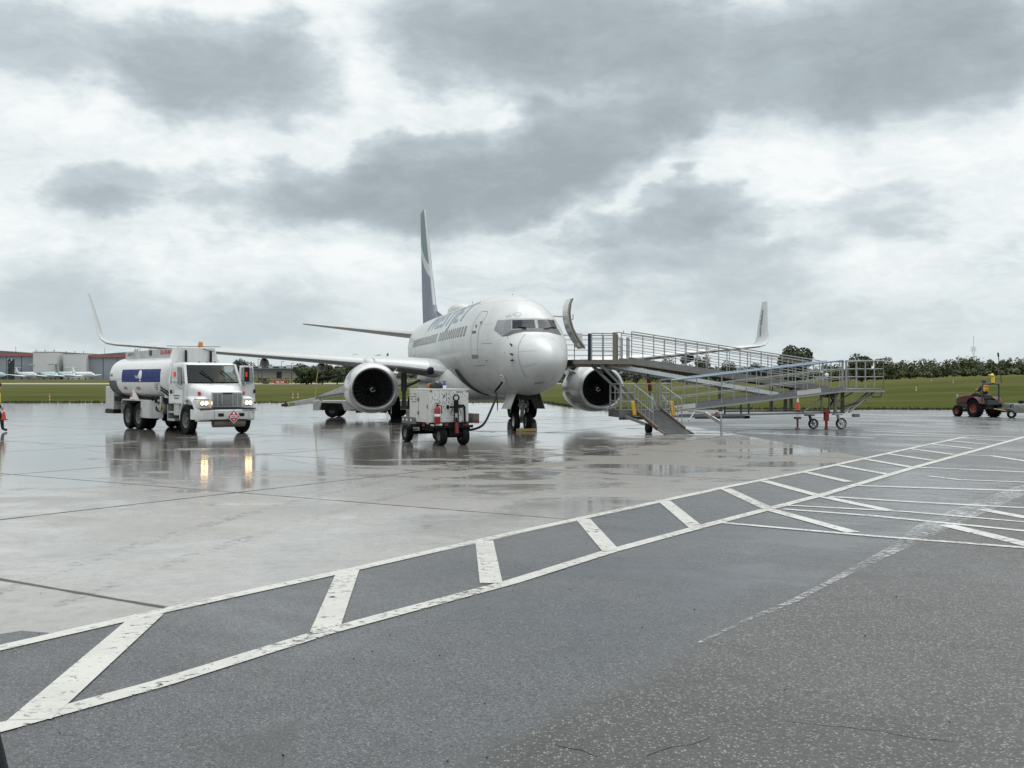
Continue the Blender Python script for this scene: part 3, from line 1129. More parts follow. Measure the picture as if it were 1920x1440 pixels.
# y out, LE v, LE z, chord, thickness, lean of the thickness axis (deg)
WS = [(1.2, 10.2, 2.10, 7.9, .125, 0), (2.4, 11.1, 2.30, 6.9, .12, 4), (3.6, 11.75, 2.46, 6.1, .115, 5), (4.85, 12.4, 2.58, 5.35, .11, 5), (7., 13.53, 2.77, 4.6, .105, 5), (10., 15.1, 3.03, 3.75, .10, 5),
      (13., 16.68, 3.29, 2.9, .10, 5), (15.5, 17.99, 3.50, 2.15, .10, 5), (16.08, 18.30, 3.55, 1.98, .10, 7), (16.48, 18.60, 3.63, 1.84, .10, 25), (16.74, 18.85, 3.81, 1.68, .095, 52), (16.92, 19.14, 4.12, 1.50, .09, 72), (17.06, 19.52, 4.58, 1.30, .08, 80), (17.36, 20.20, 5.4, .97, .075, 81), (17.62, 20.78, 6.08, .67, .07, 82)]
NWING = 9


def wing(side, zadj):
    mb = MB()
    R = []
    for y, v, z, c, th, ln in WS:
        a = radians(ln)
        R.append(foil((side * y, v, z + zadj * (y / 17) ** 2), c, th, (-side * sin(a), 0, cos(a))))
    mb.loft(R[:NWING], (True, True))
    w = mb.build('wing', WING_G, plane, smooth=40)
    mb = MB()
    mb.loft(R[NWING - 1:], (False, True))
    wl = mb.build('winglet', pm('winglet_grey', (.36, .37, .375), .4, amt=.08), w, smooth=50)
    bv = BVHTree.FromPolygons([V(p) for p in mb.v], mb.f)
    mb = MB()
    LE = []
    for y, v, z, c, th, ln in WS[1:NWING]:
        a = radians(ln)
        td = V((-side * sin(a), 0, cos(a)))
        LE.append(foil(V((side * y, v - .012, z + zadj * (y / 17) ** 2)), c, th * 1.06, td, 8, cut=.13))
    mb.loft(LE, (False, False), closed=False)
    mb.build('leading_edge', ALU, w, smooth=50)
    for y, l in ((6.7, 3.0), (9.3, 2.5), (12.2, 2.0)):
        v0 = 12.4 + (y - 4.85) * .524
        ch = 5.35 - (y - 4.85) * .303
        zc = 2.5 + (y - 4.85) * .0865
        mb = MB()
        prof = [(.02, 0), (.13, .25), (.20, .9), (.22, 1.4), (.17, l * .75), (.06, l * .95), (.01, l)]
        mb.lathe(prof, (side * y, v0 + ch * .52, zc - .16), (0, 1, -.05), 12, (True, True))
        mb.build('flap_fairing', pm('fairing_dark', (.12, .125, .13), .45), w, smooth=50)
    # landing light in the root
    mb = MB()
    mb.lathe([(.0, -.04), (.12, -.03), (.16, .02), (.17, .1)], (side * 2.35, 11.02, 2.25), (0, 1, 0), 14)
    mb.build('landing_light', GLASSD, w, smooth=60)
    return w, bv


wing(-1, -.05)
wp_, PBV = wing(1, .08)
# web address on the inner face of the port winglet
vs, fs, w_ = text_geo('westjet.com', .02, .25)
mb = MB()
for_pts = []
for p in vs:
    z = 5.62 - p.x / w_ * 1.52
    k_ = (z - 4.6) / 1.5
    vm_ = 19.58 + (z - 4.6) * .84 + (1.27 - (z - 4.6) * .40) * .66
    q = V((16.0, vm_ - (p.y / .7) * .33, z + .10))
    h = PBV.ray_cast(q, V((1, 0, 0)))
    for_pts.append((h[0] + h[1] * .012 if h[1].x < 0 else h[0] - h[1] * .012) if h[0] is not None else q + V((1.2, 0, 0)))
mb.add(for_pts, fs)
mb.build('web_address', pm('title_navy', (.03, .045, .09), .35), [c for c in wp_.children if c.name.startswith('winglet')][0])
# wing to body fairing
mb = MB()
rg = []
for v, hw, zb, zt in ((8.2, .3, 1.5, 1.9), (9.0, 1.3, 1.18, 2.1), (10.2, 1.85, 1.02, 2.55), (11.5, 2.05, .95, 2.72), (14, 2.12, .92, 2.75), (17.5, 2.1, .95, 2.6), (19.3, 1.75, 1.1, 2.4), (20.8, 1.0, 1.2, 2.0), (21.6, .2, 1.3, 1.5)):
    rg.append([V((hw * abs(cos(a)) ** .6 * (1 if cos(a) > 0 else -1), v, (zb + zt) / 2 + (zt - zb) / 2 * abs(sin(a)) ** .8 * (1 if sin(a) > 0 else -1))) for a in [2 * pi * i / 32 for i in range(32)]])
mb.loft(rg)
mb.build('wing_fairing', pm('fairing_white', (.55, .56, .55), .3, dirt=.3), plane, smooth=55)

# tail
mb = MB()
for side in (1, -1):
    rr = [foil((side * y, v, z), c, th, (0, 0, 1), 10, 0.) for y, v, z, c, th in ((.2, 27.2, 4.42, 4.3, .1), (1.2, 27.95, 4.5, 3.9, .1), (7.0, 32.1, 5.24, 1.35, .09), (7.17, 32.35, 5.26, 1.0, .07))]
    mb = MB()
    mb.loft(rr)
    mb.build('tailplane', WING_G, plane, smooth=40)


def fin_mat():
    m, t = newmat('fin_livery')
    co = t.n('ShaderNodeTexCoord').outputs['Object']
    x, y, z = t.sep(co)
    f = t.noise(co, 2., 4)
    # white leading-edge strip, teal above, pale diagonal band, slate below
    le = t.m('SUBTRACT', y, t.m('ADD', 26.15, t.m('MULTIPLY', t.m('SUBTRACT', z, 5.7), .665)))
    q = t.m('ADD', z, t.m('MULTIPLY', t.m('SUBTRACT', y, 29.5), -.42))
    c = t.mix(t.rng(q, 9.12, 9.13), (.50, .52, .52), (.155, .22, .235))
    c = t.mix(t.rng(q, 8.55, 8.56), (.18, .195, .235), c)
    edge = t.m('MULTIPLY', t.rng(le, .12, .10), t.rng(z, 6.1, 6.12))
    c = t.mix(edge, c, (.50, .51, .51))
    c = t.mix(t.rng(f, .3, .8, 0., .16), c, (.3, .3, .32))
    t.out(t.bsdf(c, .6, 0, .12))
    return m


mb = MB()
rr = []
for z, v, c, th in ((4.9, 24.2, 7.1, .07), (5.35, 24.6, 6.75, .075), (5.75, 25.9, 5.55, .09), (6.2, 26.5, 5.06, .092), (8., 27.7, 4.2, .095), (10., 29.0, 3.2, .095), (11.7, 30.15, 2.3, .09), (12.05, 30.4, 2.08, .085), (12.14, 30.62, 1.75, .06)):
    rr.append(foil((0, v, z), c, th, (1, 0, 0), 12, 0.))
mb.loft(rr)
mb.build('tail_fin', fin_mat(), plane, smooth=40)
mb = MB()
mb.prism([(-.02, 22.3, 5.15), (-.02, 25.5, 5.1), (-.02, 25.6, 5.72)], (.04, 0, 0))
mb.build('dorsal_fin', NAVY, plane)

# ---- engines
def flat(ca):
    return 1. if ca > 0 else 1. - .11 * ca * ca


FANM = pm('fan_titanium', (.03, .03, .033), .42, .6)


def engine(side):
    KR = 1.065
    org = V((side * 4.83 + (.16 if side > 0 else 0), 10.35, 1.47))
    mb = MB()
    mb.lathe([(r_ * KR, t_) for r_, t_ in [(.965, .12), (1.02, .4), (1.06, .8), (1.075, 1.3), (1.06, 1.9), (1.0, 2.5), (.90, 3.1), (.84, 3.35), (.80, 3.36)]], org, (0, 1, 0), 56, sq=flat)
    e = mb.build('engine', WHITE_P, plane, smooth=50)
    mb = MB()
    mb.lathe([(r_ * KR, t_) for r_, t_ in [(.775, .42), (.765, .3), (.775, .14), (.80, .04), (.845, -.005), (.90, .02), (.945, .075), (.965, .12)]], org, (0, 1, 0), 56, sq=flat)
    mb.build('inlet_lip', LIPM, e, smooth=60)
    mb = MB()
    mb.lathe([(r_ * KR, t_) for r_, t_ in [(.775, .42), (.785, .75), (.79, 1.15)]], org, (0, 1, 0), 40, sq=flat)
    mb.lathe([(.84, 1.15), (.2, 1.16)], org, (0, 1, 0), 40)
    mb.build('inlet_duct', pm('duct_dark', (.025, .025, .028), .5), e, smooth=60)
    mb = MB()
    for k in range(24):
        a = 2 * pi * k / 24
        er = V((cos(a), 0, sin(a)))
        et = V((-sin(a), 0, cos(a)))
        o = V((org.x, org.y + .92, org.z))
        pts = []
        for r, tw, w in ((.2, 20, .10), (.45, 42, .12), (.77, 62, .15)):
            d = et * sin(radians(tw)) + V((0, 1, 0)) * cos(radians(tw))
            pts.append((o + er * r - d * w / 2 + V((0, .06, 0)), o + er * r + d * w / 2 + V((0, .06, 0))))
        for (a0, a1), (b0, b1) in zip(pts, pts[1:]):
            mb.poly([a0, a1, b1, b0])
    mb.build('fan', FANM, e, smooth=60)
    mb = MB()
    so_ = V((org.x, org.y + .55, org.z))
    mb.lathe([(.005, 0), (.09, .06), (.17, .2), (.215, .40)], so_, (0, 1, 0), 20)
    spn = mb.build('spinner', pm('spinner_black', (.02, .02, .022), .35), e, smooth=60)
    mb = MB()
    L = []
    for k in range(22):
        a = k / 21 * 1.55 * pi + 1.2
        r = .045 + .075 * k / 21
        t_ = .06 + (r - .09) * 1.75 if r > .09 else r * .66
        wd = .013
        L.append((V((so_.x + cos(a) * (r - wd), so_.y + t_ - .035, so_.z + sin(a) * (r - wd))), V((so_.x + cos(a) * (r + wd), so_.y + t_ - .015, so_.z + sin(a) * (r + wd)))))
    for (a0, a1), (b0, b1) in zip(L, L[1:]):
        mb.poly([a0, a1, b1, b0])
    mb.build('swirl_mark', pm('swirl_white', (.45, .45, .45), .5), e)
    mb = MB()
    mb.lathe([(.62, 3.3), (.58, 3.9), (.44, 4.6), (.40, 4.62)], org, (0, 1, 0), 32)
    mb.lathe([(.30, 4.4), (.2, 4.9), (.02, 5.3)], org, (0, 1, 0), 24)
    mb.build('exhaust_nozzle', DARKM, e, smooth=50)
    # strake on the inboard shoulder
    si = -side
    a = radians(38)
    rv = V((si * cos(a), 0, sin(a)))
    mb = MB()
    b0 = org + rv * 1.08
    mb.prism([b0 + V((0, .75, 0)), b0 + V((0, 1.75, 0)) + rv * .03, b0 + V((0, 1.8, 0)) + rv * .36, b0 + V((0, 1.45, 0)) + rv * .36], V((rv.z, 0, -rv.x)) * .02)
    mb.build('strake', WHITE_P, e)
    # pylon
    mb = MB()
    rg = []
    for v, w, zl, zh in ((11.15, .04, 2.5, 2.58), (11.5, .17, 2.3, 2.68), (12.2, .22, 2.2, 2.83), (13.4, .22, 2.0, 2.85), (15., .16, 2.0, 2.5), (16., .04, 2.2, 2.4)):
        rg.append([(side * 4.83 - w, v, zl), (side * 4.83 + w, v, zl), (side * 4.83 + w, v, zh - .06), (side * 4.83 + w * .5, v, zh), (side * 4.83 - w * .5, v, zh), (side * 4.83 - w, v, zh - .06)])
    mb.loft(rg)
    mb.build('pylon', WHITE_P, e, smooth=40)
    mb = MB()
    for k in range(7):
        pass
    return e


engine(-1)
engine(1)

# ---- landing gear
TYRE = pm('tyre_rubber', (.009, .009, .0095), .8, spec=.12, amt=.25, scale=14)
HUB = pm('hub_grey', (.33, .34, .34), .4, .4)


def wheel_mb(mb, c, ax, r, w, hub=.55, n=28, mats=(0, 1)):
    mb.mat(mats[0])
    mb.lathe([(r * hub, -w * .42), (r * .90, -w * .5), (r * .985, -w * .34), (r, -w * .1), (r, w * .1), (r * .985, w * .34), (r * .90, w * .5), (r * hub, w * .42)], c, ax, n)
    mb.mat(mats[1])
    mb.lathe([(.0, -w * .25), (r * .16, -w * .30), (r * .2, -w * .2), (r * hub * .85, -w * .26), (r * hub, -w * .42)], c, ax, n)
    mb.lathe([(.0, w * .25), (r * .16, w * .30), (r * .2, w * .2), (r * hub * .85, w * .26), (r * hub, w * .42)], c, ax, n)
    mb.mat(0)


for side in (-1, 1):
    mb = MB()
    c = V((side * 2.86, 16.6, .565))
    mb.tube([c + V((0, 0, 1.9)), c + V((0, 0, .75)), c + V((0, 0, .74)), c], [.14, .14, .09, .09], 12)
    mb.tube([c + V((-.45, 0, 0)), c + V((.45, 0, 0))], .07, 10)
    mb.tube([c + V((0, 0, .9)), c + V((-side * 1.2, .1, 1.5))], .05, 8)
    mb.tube([c + V((0, 0, .75)), c + V((0, .35, .45)), c + V((0, .12, .02))], .035, 8)
    g = mb.build('main_gear', STRUT, plane, smooth=40)
    for d in (-.43, .43):
        mb = MB()
        wheel_mb(mb, c + V((d, 0, 0)), (1, 0, 0), .565, .40)
        mb.build('wheel', [TYRE, HUB], g, smooth=40)
    mb = MB()
    mb.prism([(side * 3.42, 16.25, 2.3), (side * 3.42, 16.95, 2.3), (side * 3.36, 16.9, .95), (side * 3.36, 16.3, .95)], (.03, 0, 0))
    mb.build('gear_door', WHITE_P, g)
mb = MB()
c = V((0, 4.0, .345))
mb.tube([c + V((0, -.25, 1.3)), c + V((0, -.04, .45)), c + V((0, -.038, .44)), c], [.10, .10, .06, .06], 12)
mb.tube([c + V((-.24, 0, 0)), c + V((.24, 0, 0))], .05, 8)
mb.tube([c + V((0, -.1, .72)), c + V((0, -.30, .42)), c + V((0, -.06, .06))], .03, 8)
mb.tube([c + V((0, -.15, .8)), c + V((0, -.9, 1.25))], .045, 8)
mb.box(c + V((0, -.16, .60)), (.30, .12, .12))
mb.box(c + V((0, -.12, .36)), (.12, .1, .2))
g = mb.build('nose_gear', STRUT, plane, smooth=40)
for d in (-.225, .225):
    mb = MB()
    wheel_mb(mb, c + V((d, 0, 0)), (1, 0, 0), .345, .21)
    mb.build('wheel', [TYRE, HUB], g, smooth=40)
mb = MB()
mb.tube([c + V((-.09, -.31, .55)), c + V((-.09, -.26, .6))], .05, 10)
mb.tube([c + V((.09, -.31, .55)), c + V((.09, -.26, .6))], .05, 10)
mb.build('taxi_light', pm('lamp_glass', (.5, .5, .48), .1), g)
for side, mm in ((-1, WHITE_P), (1, pm('door_inner_dark', (.06, .065, .06), .6))):
    mb = MB()
    mb.prism([(side * .42, 3.0, 1.38), (side * .42, 4.55, 1.30), (side * .62, 4.5, .80), (side * .62, 3.05, .83)], (side * .03, 0, 0))
    mb.build('gear_door', mm, g)
mb = MB()
mb.bb((-.36, 2.9, 1.16), (.36, 4.6, 1.4))
mb.build('wheel_bay', pm('bay_black', (.012, .012, .012), .8), g)

# ---- open front passenger door, swung forward along the port side
dp = [(1.60, 4.86), (1.50, 4.62), (1.47, 4.35), (1.50, 4.05), (1.60, 3.72), (1.79, 3.38), (2.06, 3.02)]
mb = MB()
rg = []
for i, (u, z) in enumerate(dp):
    a, b = dp[max(i - 1, 0)], dp[min(i + 1, len(dp) - 1)]
    t_ = V((b[0] - a[0], 0, b[1] - a[1])).normalized()
    nn = V((-t_.z, 0, t_.x))
    p = V((u + .23, 0, z))
    th = .13 if 0 < i else .04
    rg.append([p + V((0, 3.9, 0)), p + V((0, 4.62, 0)), p + V((0, 4.62, 0)) + nn * th, p + V((0, 3.9, 0)) + nn * th])
mb.loft(rg)
dr = mb.build('passenger_door', [WHITE_P], plane, smooth=35)
mb = MB()
for i in range(len(dp) - 1):
    (u0, z0), (u1, z1) = dp[i], dp[i + 1]
    mb.beam((u0 + .30, 3.885, z0), (u1 + .30, 3.885, z1), .03, .15, (0, 1, 0))
mb.build('door_edge', pm('door_edge_tan', (.15, .135, .11), .6, dirt=.5), dr)
mb = MB()
mb.bb((2.12, 3.95, 3.08), (2.30, 4.55, 3.62))
mb.build('slide_cover', pm('slide_cover_white', (.6, .59, .56), .5), dr, bevel=.04)
mb = MB()
mb.tube([(1.85, 4.2, 4.05), (2.0, 4.2, 4.12), (2.0, 4.2, 4.3)], .02, 6)
mb.tube([(1.32, 4.6, 4.25), (1.68, 4.5, 4.22)], .025, 6)
mb.build('door_handle', STRUT, dr)
mb = MB()
for k in range(7):
    p0, p1 = fpt(4.72, radians(-16 + 12 * k), .01), fpt(5.54, radians(-16 + 12 * k), .01)
    q0, q1 = fpt(4.72, radians(-16 + 12 * (k + 1)), .01), fpt(5.54, radians(-16 + 12 * (k + 1)), .01)
    if k < 6:
        mb.poly([p0, p1, q1, q0])
mb.build('door_opening', pm('cabin_dark', (.05, .045, .04), .7), fus)

# ================================================================ BOARDING RAMP
STEEL = pm('galvanised_steel', (.30, .31, .30), .48, .3, amt=.14, scale=5, dirt=.15)
STEELD = pm('weathered_steel', (.17, .17, .165), .5, .3, amt=.2, scale=4)
DECK = pm('ramp_deck_grey', (.15, .155, .15), .55, .1, amt=.15, scale=3, dirt=.3)
PALEM = pm('ramp_pale_paint', (.52, .55, .57), .4, amt=.08, scale=2, dirt=.2)
BLUER = pm('blue_handrail', (.23, .30, .37), .45, amt=.15)
TAN = pm('tan_steel', (.19, .175, .145), .55, .2, amt=.2)
YEL = pm('safety_yellow', (.66, .40, .035), .5, amt=.12)
RED = pm('jack_red', (.17, .018, .018), .45, amt=.2, scale=8)

RO = V((8.6, 4.3, 0))


def L2W(p):
    return NOSE + RA @ V(p)


ramp = empty('boarding_ramp', L2W(RO), PSI, 'long grey switchback passenger ramp leading up to the open jet door', 'boarding ramp')


def rb(mb, name, mat, parent=None, **k):
    org = RO
    return mb.build(name, mat, parent or ramp, org=org, **k)


def railing(name, p0, p1, h, nposts, rails, mat=STEEL, r=.019, top=None, topr=.022, mids=False):
    p0, p1 = V(p0), V(p1)
    mb = MB()
    Z = V((0, 0, 1))
    for i in range(nposts + 1):
        p = p0.lerp(p1, i / nposts)
        mb.beam(p - Z * .1, p + Z * h, .030, .030, (0, 1, 0))
        if mids and i < nposts:
            q = p0.lerp(p1, (i + .5) / nposts)
            mb.beam(q - Z * .05, q + Z * rails[-1], .020, .020, (0, 1, 0))
    for z in rails:
        mb.tube([p0 + Z * z, p1 + Z * z], r, 6)
    if top is None:
        mb.tube([p0 + Z * h, p1 + Z * h], topr, 8)
    o = rb(mb, name, mat)
    if top is not None:
        mb = MB()
        mb.tube([p0 + Z * h, p1 + Z * h], topr, 8)
        rb(mb, 'handrail', top, o)
    return o


UV0, UV1 = 4.75, 5.95      # upper flight
LV0, LV1 = 3.3, 4.5        # lower flight
ZP, ZL, ZB = 2.62, 1.52, .76
# upper flight deck, side channels
ua_, ub_ = V((4.35, 0, ZP)), V((12.5, 0, ZL))
mb = MB()
mb.loft([[(4.35, UV0, ZP), (4.35, UV1, ZP), (4.35, UV1, ZP - .06), (4.35, UV0, ZP - .06)], [(12.5, UV0, ZL), (12.5, UV1, ZL), (12.5, UV1, ZL - .06), (12.5, UV0, ZL - .06)]])
up_ = rb(mb, 'upper_flight', DECK)
mb = MB()
for v in (UV0 - .03, UV1 + .03):
    mb.beam((4.35, v, ZP + .0), (12.5, v, ZL + .0), .05, .22)
rb(mb, 'side_channel', pm('channel_grey', (.20, .205, .20), .45, .25, amt=.15, dirt=.35), up_)
mb = MB()
for v in (UV0 - .03, UV1 + .03):
    mb.beam((4.3, v, ZP - .13), (12.5, v, ZL - .13), .07, .045)
rb(mb, 'channel_edge', TAN, up_)
railing('railing', (4.45, UV0 - .03, ZP + .1), (12.4, UV0 - .03, ZL + .1), .98, 9, (.30, .52, .74, .90), STEEL, .014, mids=True)
railing('railing', (4.45, UV1 + .03, ZP + .1), (12.4, UV1 + .03, ZL + .1), .98, 9, (.30, .52, .74, .90), STEEL, .014)
# long pale girder below the upper flight
mb = MB()
mb.beam((2.7, 4.55, 2.56), (10.35, 4.5, 1.30), .08, .155)
mb.beam((2.7, 5.95, 2.56), (10.35, 5.95, 1.30), .08, .155)
rb(mb, 'lower_girder', PALEM)
# lower flight
mb = MB()
mb.loft([[(5.45, LV0, ZB), (5.45, LV1, ZB), (5.45, LV1, ZB - .05), (5.45, LV0, ZB - .05)], [(12.5, LV0, ZL), (12.5, LV1, ZL), (12.5, LV1, ZL - .05), (12.5, LV0, ZL - .05)]])
lo_ = rb(mb, 'lower_flight', DECK)
mb = MB()
for v in (LV0 - .03, LV1 + .03):
    mb.beam((5.45, v, ZB + .02), (12.5, v, ZL + .02), .04, .17)
rb(mb, 'side_channel', pm('channel_slate', (.17, .175, .185), .45, .25, amt=.15, dirt=.35), lo_)
mb = MB()
for v in (LV0 - .05, LV1 + .05):
    mb.beam((5.4, v, ZB - .09), (12.5, v, ZL - .09), .08, .055)
rb(mb, 'channel_edge', STEEL, lo_)
mb = MB()
for t0, t1 in ((.00, .14), (.72, .86)):
    a = V((5.45, LV0 - .058, ZB + .05)).lerp(V((12.5, LV0 - .058, ZL + .05)), t0)
    b = V((5.45, LV0 - .058, ZB + .05)).lerp(V((12.5, LV0 - .058, ZL + .05)), t1)
    mb = MB()
    mb.beam(a, b, .012, .17)
    rb(mb, 'name_plate', pm('plate_white', (.50, .50, .48), .4, dirt=.2), lo_)
mb = MB()
text_on(mb, 'RAMP', (5.62, LV0 - .068, ZB + .0), V((1, 0, .108)).normalized(), (0, 0, 1), .09)
rb(mb, 'plate_lettering', DARKM, lo_)
railing('railing', (5.5, LV0 - .04, ZB + .12), (12.45, LV0 - .04, ZL + .12), .97, 7, (.28, .34, .60, .66), STEEL, .014, BLUER, .036, mids=True)
railing('railing', (5.5, LV1 + .04, ZB + .12), (12.45, LV1 + .04, ZL + .12), .97, 7, (.31, .63), STEEL, .014, BLUER, .03)
# half-way landing
mb = MB()
mb.bb((12.5, LV0 - .03, ZL - .10), (14.2, UV1, ZL))
ld = rb(mb, 'landing', DECK)
mb = MB()
mb.bb((12.5, LV0 - .06, ZL - .13), (14.25, LV0 - .03, ZL - .06))
mb.bb((14.2, LV0 - .06, ZL - .13), (14.25, UV1, ZL - .06))
rb(mb, 'landing_edge', STEEL, ld)
railing('railing', (12.62, LV0, ZL), (14.18, LV0, ZL), 1.08, 4, (.46, .77), STEEL, .018)
railing('railing', (14.18, LV0, ZL), (14.18, UV1, ZL), 1.08, 4, (.46, .77), STEEL, .018)
railing('railing', (12.62, UV1, ZL), (14.18, UV1, ZL), 1.08, 4, (.46, .77), STEEL, .018)
mb = MB()
mb.beam((12.58, LV0 - .02, ZL - .1), (12.58, LV0 - .02, ZL + 1.1), .05, .05, (0, 1, 0))
mb.beam((12.42, LV0 - .02, ZL - .1), (12.42, LV0 - .02, ZL + 1.08), .05, .05, (0, 1, 0))
rb(mb, 'corner_post', STEEL)
# top platform at the aircraft door
mb = MB()
mb.bb((2.0, 4.2, ZP - .10), (4.35, UV1, ZP))
pf = rb(mb, 'top_platform', DECK)
mb = MB()
mb.bb((2.0, 4.15, ZP - .17), (4.4, 4.2, ZP - .015))
mb.bb((2.1, 4.3, ZP - .26), (4.3, 4.4, ZP - .101))
mb.bb((2.1, 5.6, ZP - .26), (4.3, 5.7, ZP - .101))
mb.bb((2.6, 4.22, ZP - .22), (2.75, 5.9, ZP - .11))
mb.bb((3.7, 4.22, ZP - .22), (3.85, 5.9, ZP - .11))
rb(mb, 'platform_frame', TAN, pf)
mb = MB()
mb.tube([(1.78, 4.0, ZP - .13), (1.78, 6.2, ZP - .13)], .10, 12, cap=False)
mb.tube([(1.78, 4.0, ZP - .13), (1.78, 4.01, ZP - .13)], .07, 12)
rb(mb, 'edge_bumper', BLACK, pf, smooth=50)
mb = MB()
mb.beam((2.62, 4.16, ZP - .02), (2.62, 4.16, ZP + .97), .10, .09, (0, 1, 0))
rb(mb, 'padded_post', pm('navy_pad', (.018, .022, .045), .6), pf)
railing('railing', (2.72, 4.2, ZP), (3.55, 4.2, ZP), .98, 2, (.16, .3, .45, .62, .80), STEEL, .017)
railing('railing', (1.95, UV1, ZP), (4.3, UV1, ZP), .98, 4, (.2, .4, .6, .8), STEEL, .015)
mb = MB()
mb.beam((3.60, 4.2, ZP - .05), (3.60, 4.2, ZP + 1.02), .12, .06, (0, 1, 0))
mb.beam((3.75, 4.35, ZP - .05), (3.75, 4.35, ZP + 1.0), .05, .05, (0, 1, 0))
rb(mb, 'gate_post', TAN, pf)
for (a, b) in (((3.78, 4.35), (4.12, 4.85)), ((4.15, 4.4), (4.36, 4.75))):
    mb = MB()
    for z in (.2, .32, .5, .78, .84):
        mb.tube([(*a, ZP + z), (*b, ZP + z)], .016, 6)
    for k in (0, .5, 1):
        q = (a[0] + (b[0] - a[0]) * k, a[1] + (b[1] - a[1]) * k)
        mb.tube([(*q, ZP + .02), (*q, ZP + .84)], .02, 6)
    rb(mb, 'gate', STEEL, pf)
mb = MB()
mb.tube([(3.45, 4.2, ZP + .98), (3.75, 4.2, ZP + 1.03), (4.0, 4.35, ZP + 1.0), (4.02, 4.35, ZP + 1.1)], .014, 6)
rb(mb, 'latch', DARKM, pf)
# diagonal struts from the platform down across the engine
mb = MB()
for (a, b) in (((2.75, 4.3, 2.40), (4.15, 4.15, 1.10)), ((3.05, 4.25, 2.45), (4.55, 4.2, .98))):
    mb.beam(a, b, .09, .075, (0, 1, 0))
rb(mb, 'diagonal_strut', pm('strut_grey', (.12, .125, .13), .5, .3), None)
mb = MB()
mb.beam((2.70, 4.25, 2.46), (3.15, 4.15, 2.13), .05, .05, (0, 1, 0))
mb.beam((3.25, 4.25, 2.48), (3.55, 4.2, 2.12), .04, .04, (0, 1, 0))
rb(mb, 'hydraulic_ram', DARKM)
# red screw leg and pale trestle under the upper flight
mb = MB()
mb.tube([(5.3, 5.3, 2.45), (5.33, 5.3, 1.9)], .06, 8)
mb.mat(1).tube([(5.33, 5.3, 1.9), (5.4, 5.3, 1.45)], .085, 8)
mb.mat(0).tube([(5.4, 5.3, 1.45), (5.42, 5.3, 1.2)], .05, 8)
rb(mb, 'screw_jack', [STEELD, RED], None, smooth=40)
mb = MB()
for u in (5.35, 5.72):
    mb.tube([(u, 5.0, 1.34), (u, 5.0, .35)], .05, 8)
mb.tube([(5.35, 5.0, 1.30), (5.62, 5.0, .55)], .04, 8)
mb.tube([(5.72, 5.0, 1.32), (5.95, 5.0, 1.0), (6.1, 5.0, .35)], .05, 8)
mb.tube([(5.25, 5.0, .72), (6.0, 5.0, .72)], .04, 8)
mb.tube([(5.3, 5.0, .36), (6.2, 5.0, .36)], .06, 8)
rb(mb, 'trestle', pm('trestle_pale', (.50, .54, .54), .4, amt=.1), None, smooth=40)
# bottom platform
mb = MB()
mb.bb((3.55, LV0, ZB - .05), (5.45, 4.6, ZB))
bp = rb(mb, 'bottom_platform', DECK)
mb = MB()
mb.bb((3.5, LV0 - .03, ZB - .27), (4.1, LV0, ZB + .01))
mb.bb((3.5, LV0, ZB - .27), (3.55, 4.6, ZB + .01))
mb.bb((3.5, 4.6, ZB - .27), (5.45, 4.64, ZB + .01))
rb(mb, 'platform_frame', STEELD, bp)
railing('railing', (3.55, LV0 + .02, ZB), (3.55, 4.6, ZB), .95, 2, (.32, .63), STEEL, .017)
railing('railing', (3.58, 4.6, ZB), (5.4, 4.6, ZB), .95, 5, (.32, .63), STEEL, .015)
railing('railing', (3.58, LV0 + .02, ZB), (4.1, LV0 + .02, ZB), .95, 2, (.32, .63), STEEL, .015)
railing('railing', (5.12, LV0 + .02, ZB), (5.5, LV0 + .02, ZB), .97, 2, (.32, .63), STEEL, .017)
# short ramp to the ground
mb = MB()
mb.loft([[(4.12, LV0 + .05, ZB + .01), (5.10, LV0 + .05, ZB + .01), (5.10, LV0 + .05, ZB - .06), (4.12, LV0 + .05, ZB - .06)], [(4.12, .9, .17), (5.10, .9, .17), (5.10, .9, .11), (4.12, .9, .11)],
         [(4.14, .12, .02), (5.08, .12, .02), (5.08, .12, .012), (4.14, .12, .012)]])
sr = rb(mb, 'short_ramp', pm('ramp_plate', (.035, .037, .04), .7, .0, spec=.15, amt=.18, scale=2.5, dirt=.35))
mb = MB()
for u in (4.10, 5.12):
    mb.beam((u, LV0 + .05, ZB + .02), (u, .9, .18), .05, .13)
    mb.beam((u, .9, .16), (u, .10, .035), .04, .05)
rb(mb, 'ramp_edge', pm('rusty_edge', (.12, .085, .06), .65, .1, amt=.3, scale=9), sr)
for u in (4.08, 5.14):
    a, b = V((u, LV0, ZB)), V((u, 1.25, .26))
    mb = MB()
    Z = V((0, 0, 1))
    for i in range(6):
        p = a.lerp(b, i / 5)
        mb.tube([p, p + Z * .92], .014, 6)
    mb.tube([a + Z * .92, b + Z * .92, b + Z * .46], .020, 6)
    mb.tube([a + Z * .46, b + Z * .46, b + Z * .2], .016, 6)
    rb(mb, 'ramp_railing', STEEL, sr)
for u, v in ((3.92, 2.9), (5.42, 2.95)):
    mb = MB()
    mb.box((u, v, .83), (.13, .10, .52), ry=-.16)
    mb.mat(1).box((u + .07, v + .02, .84), (.03, .11, .54), ry=-.16)
    rb(mb, 'safety_pad', [YEL, STEELD], None, bevel=.02)
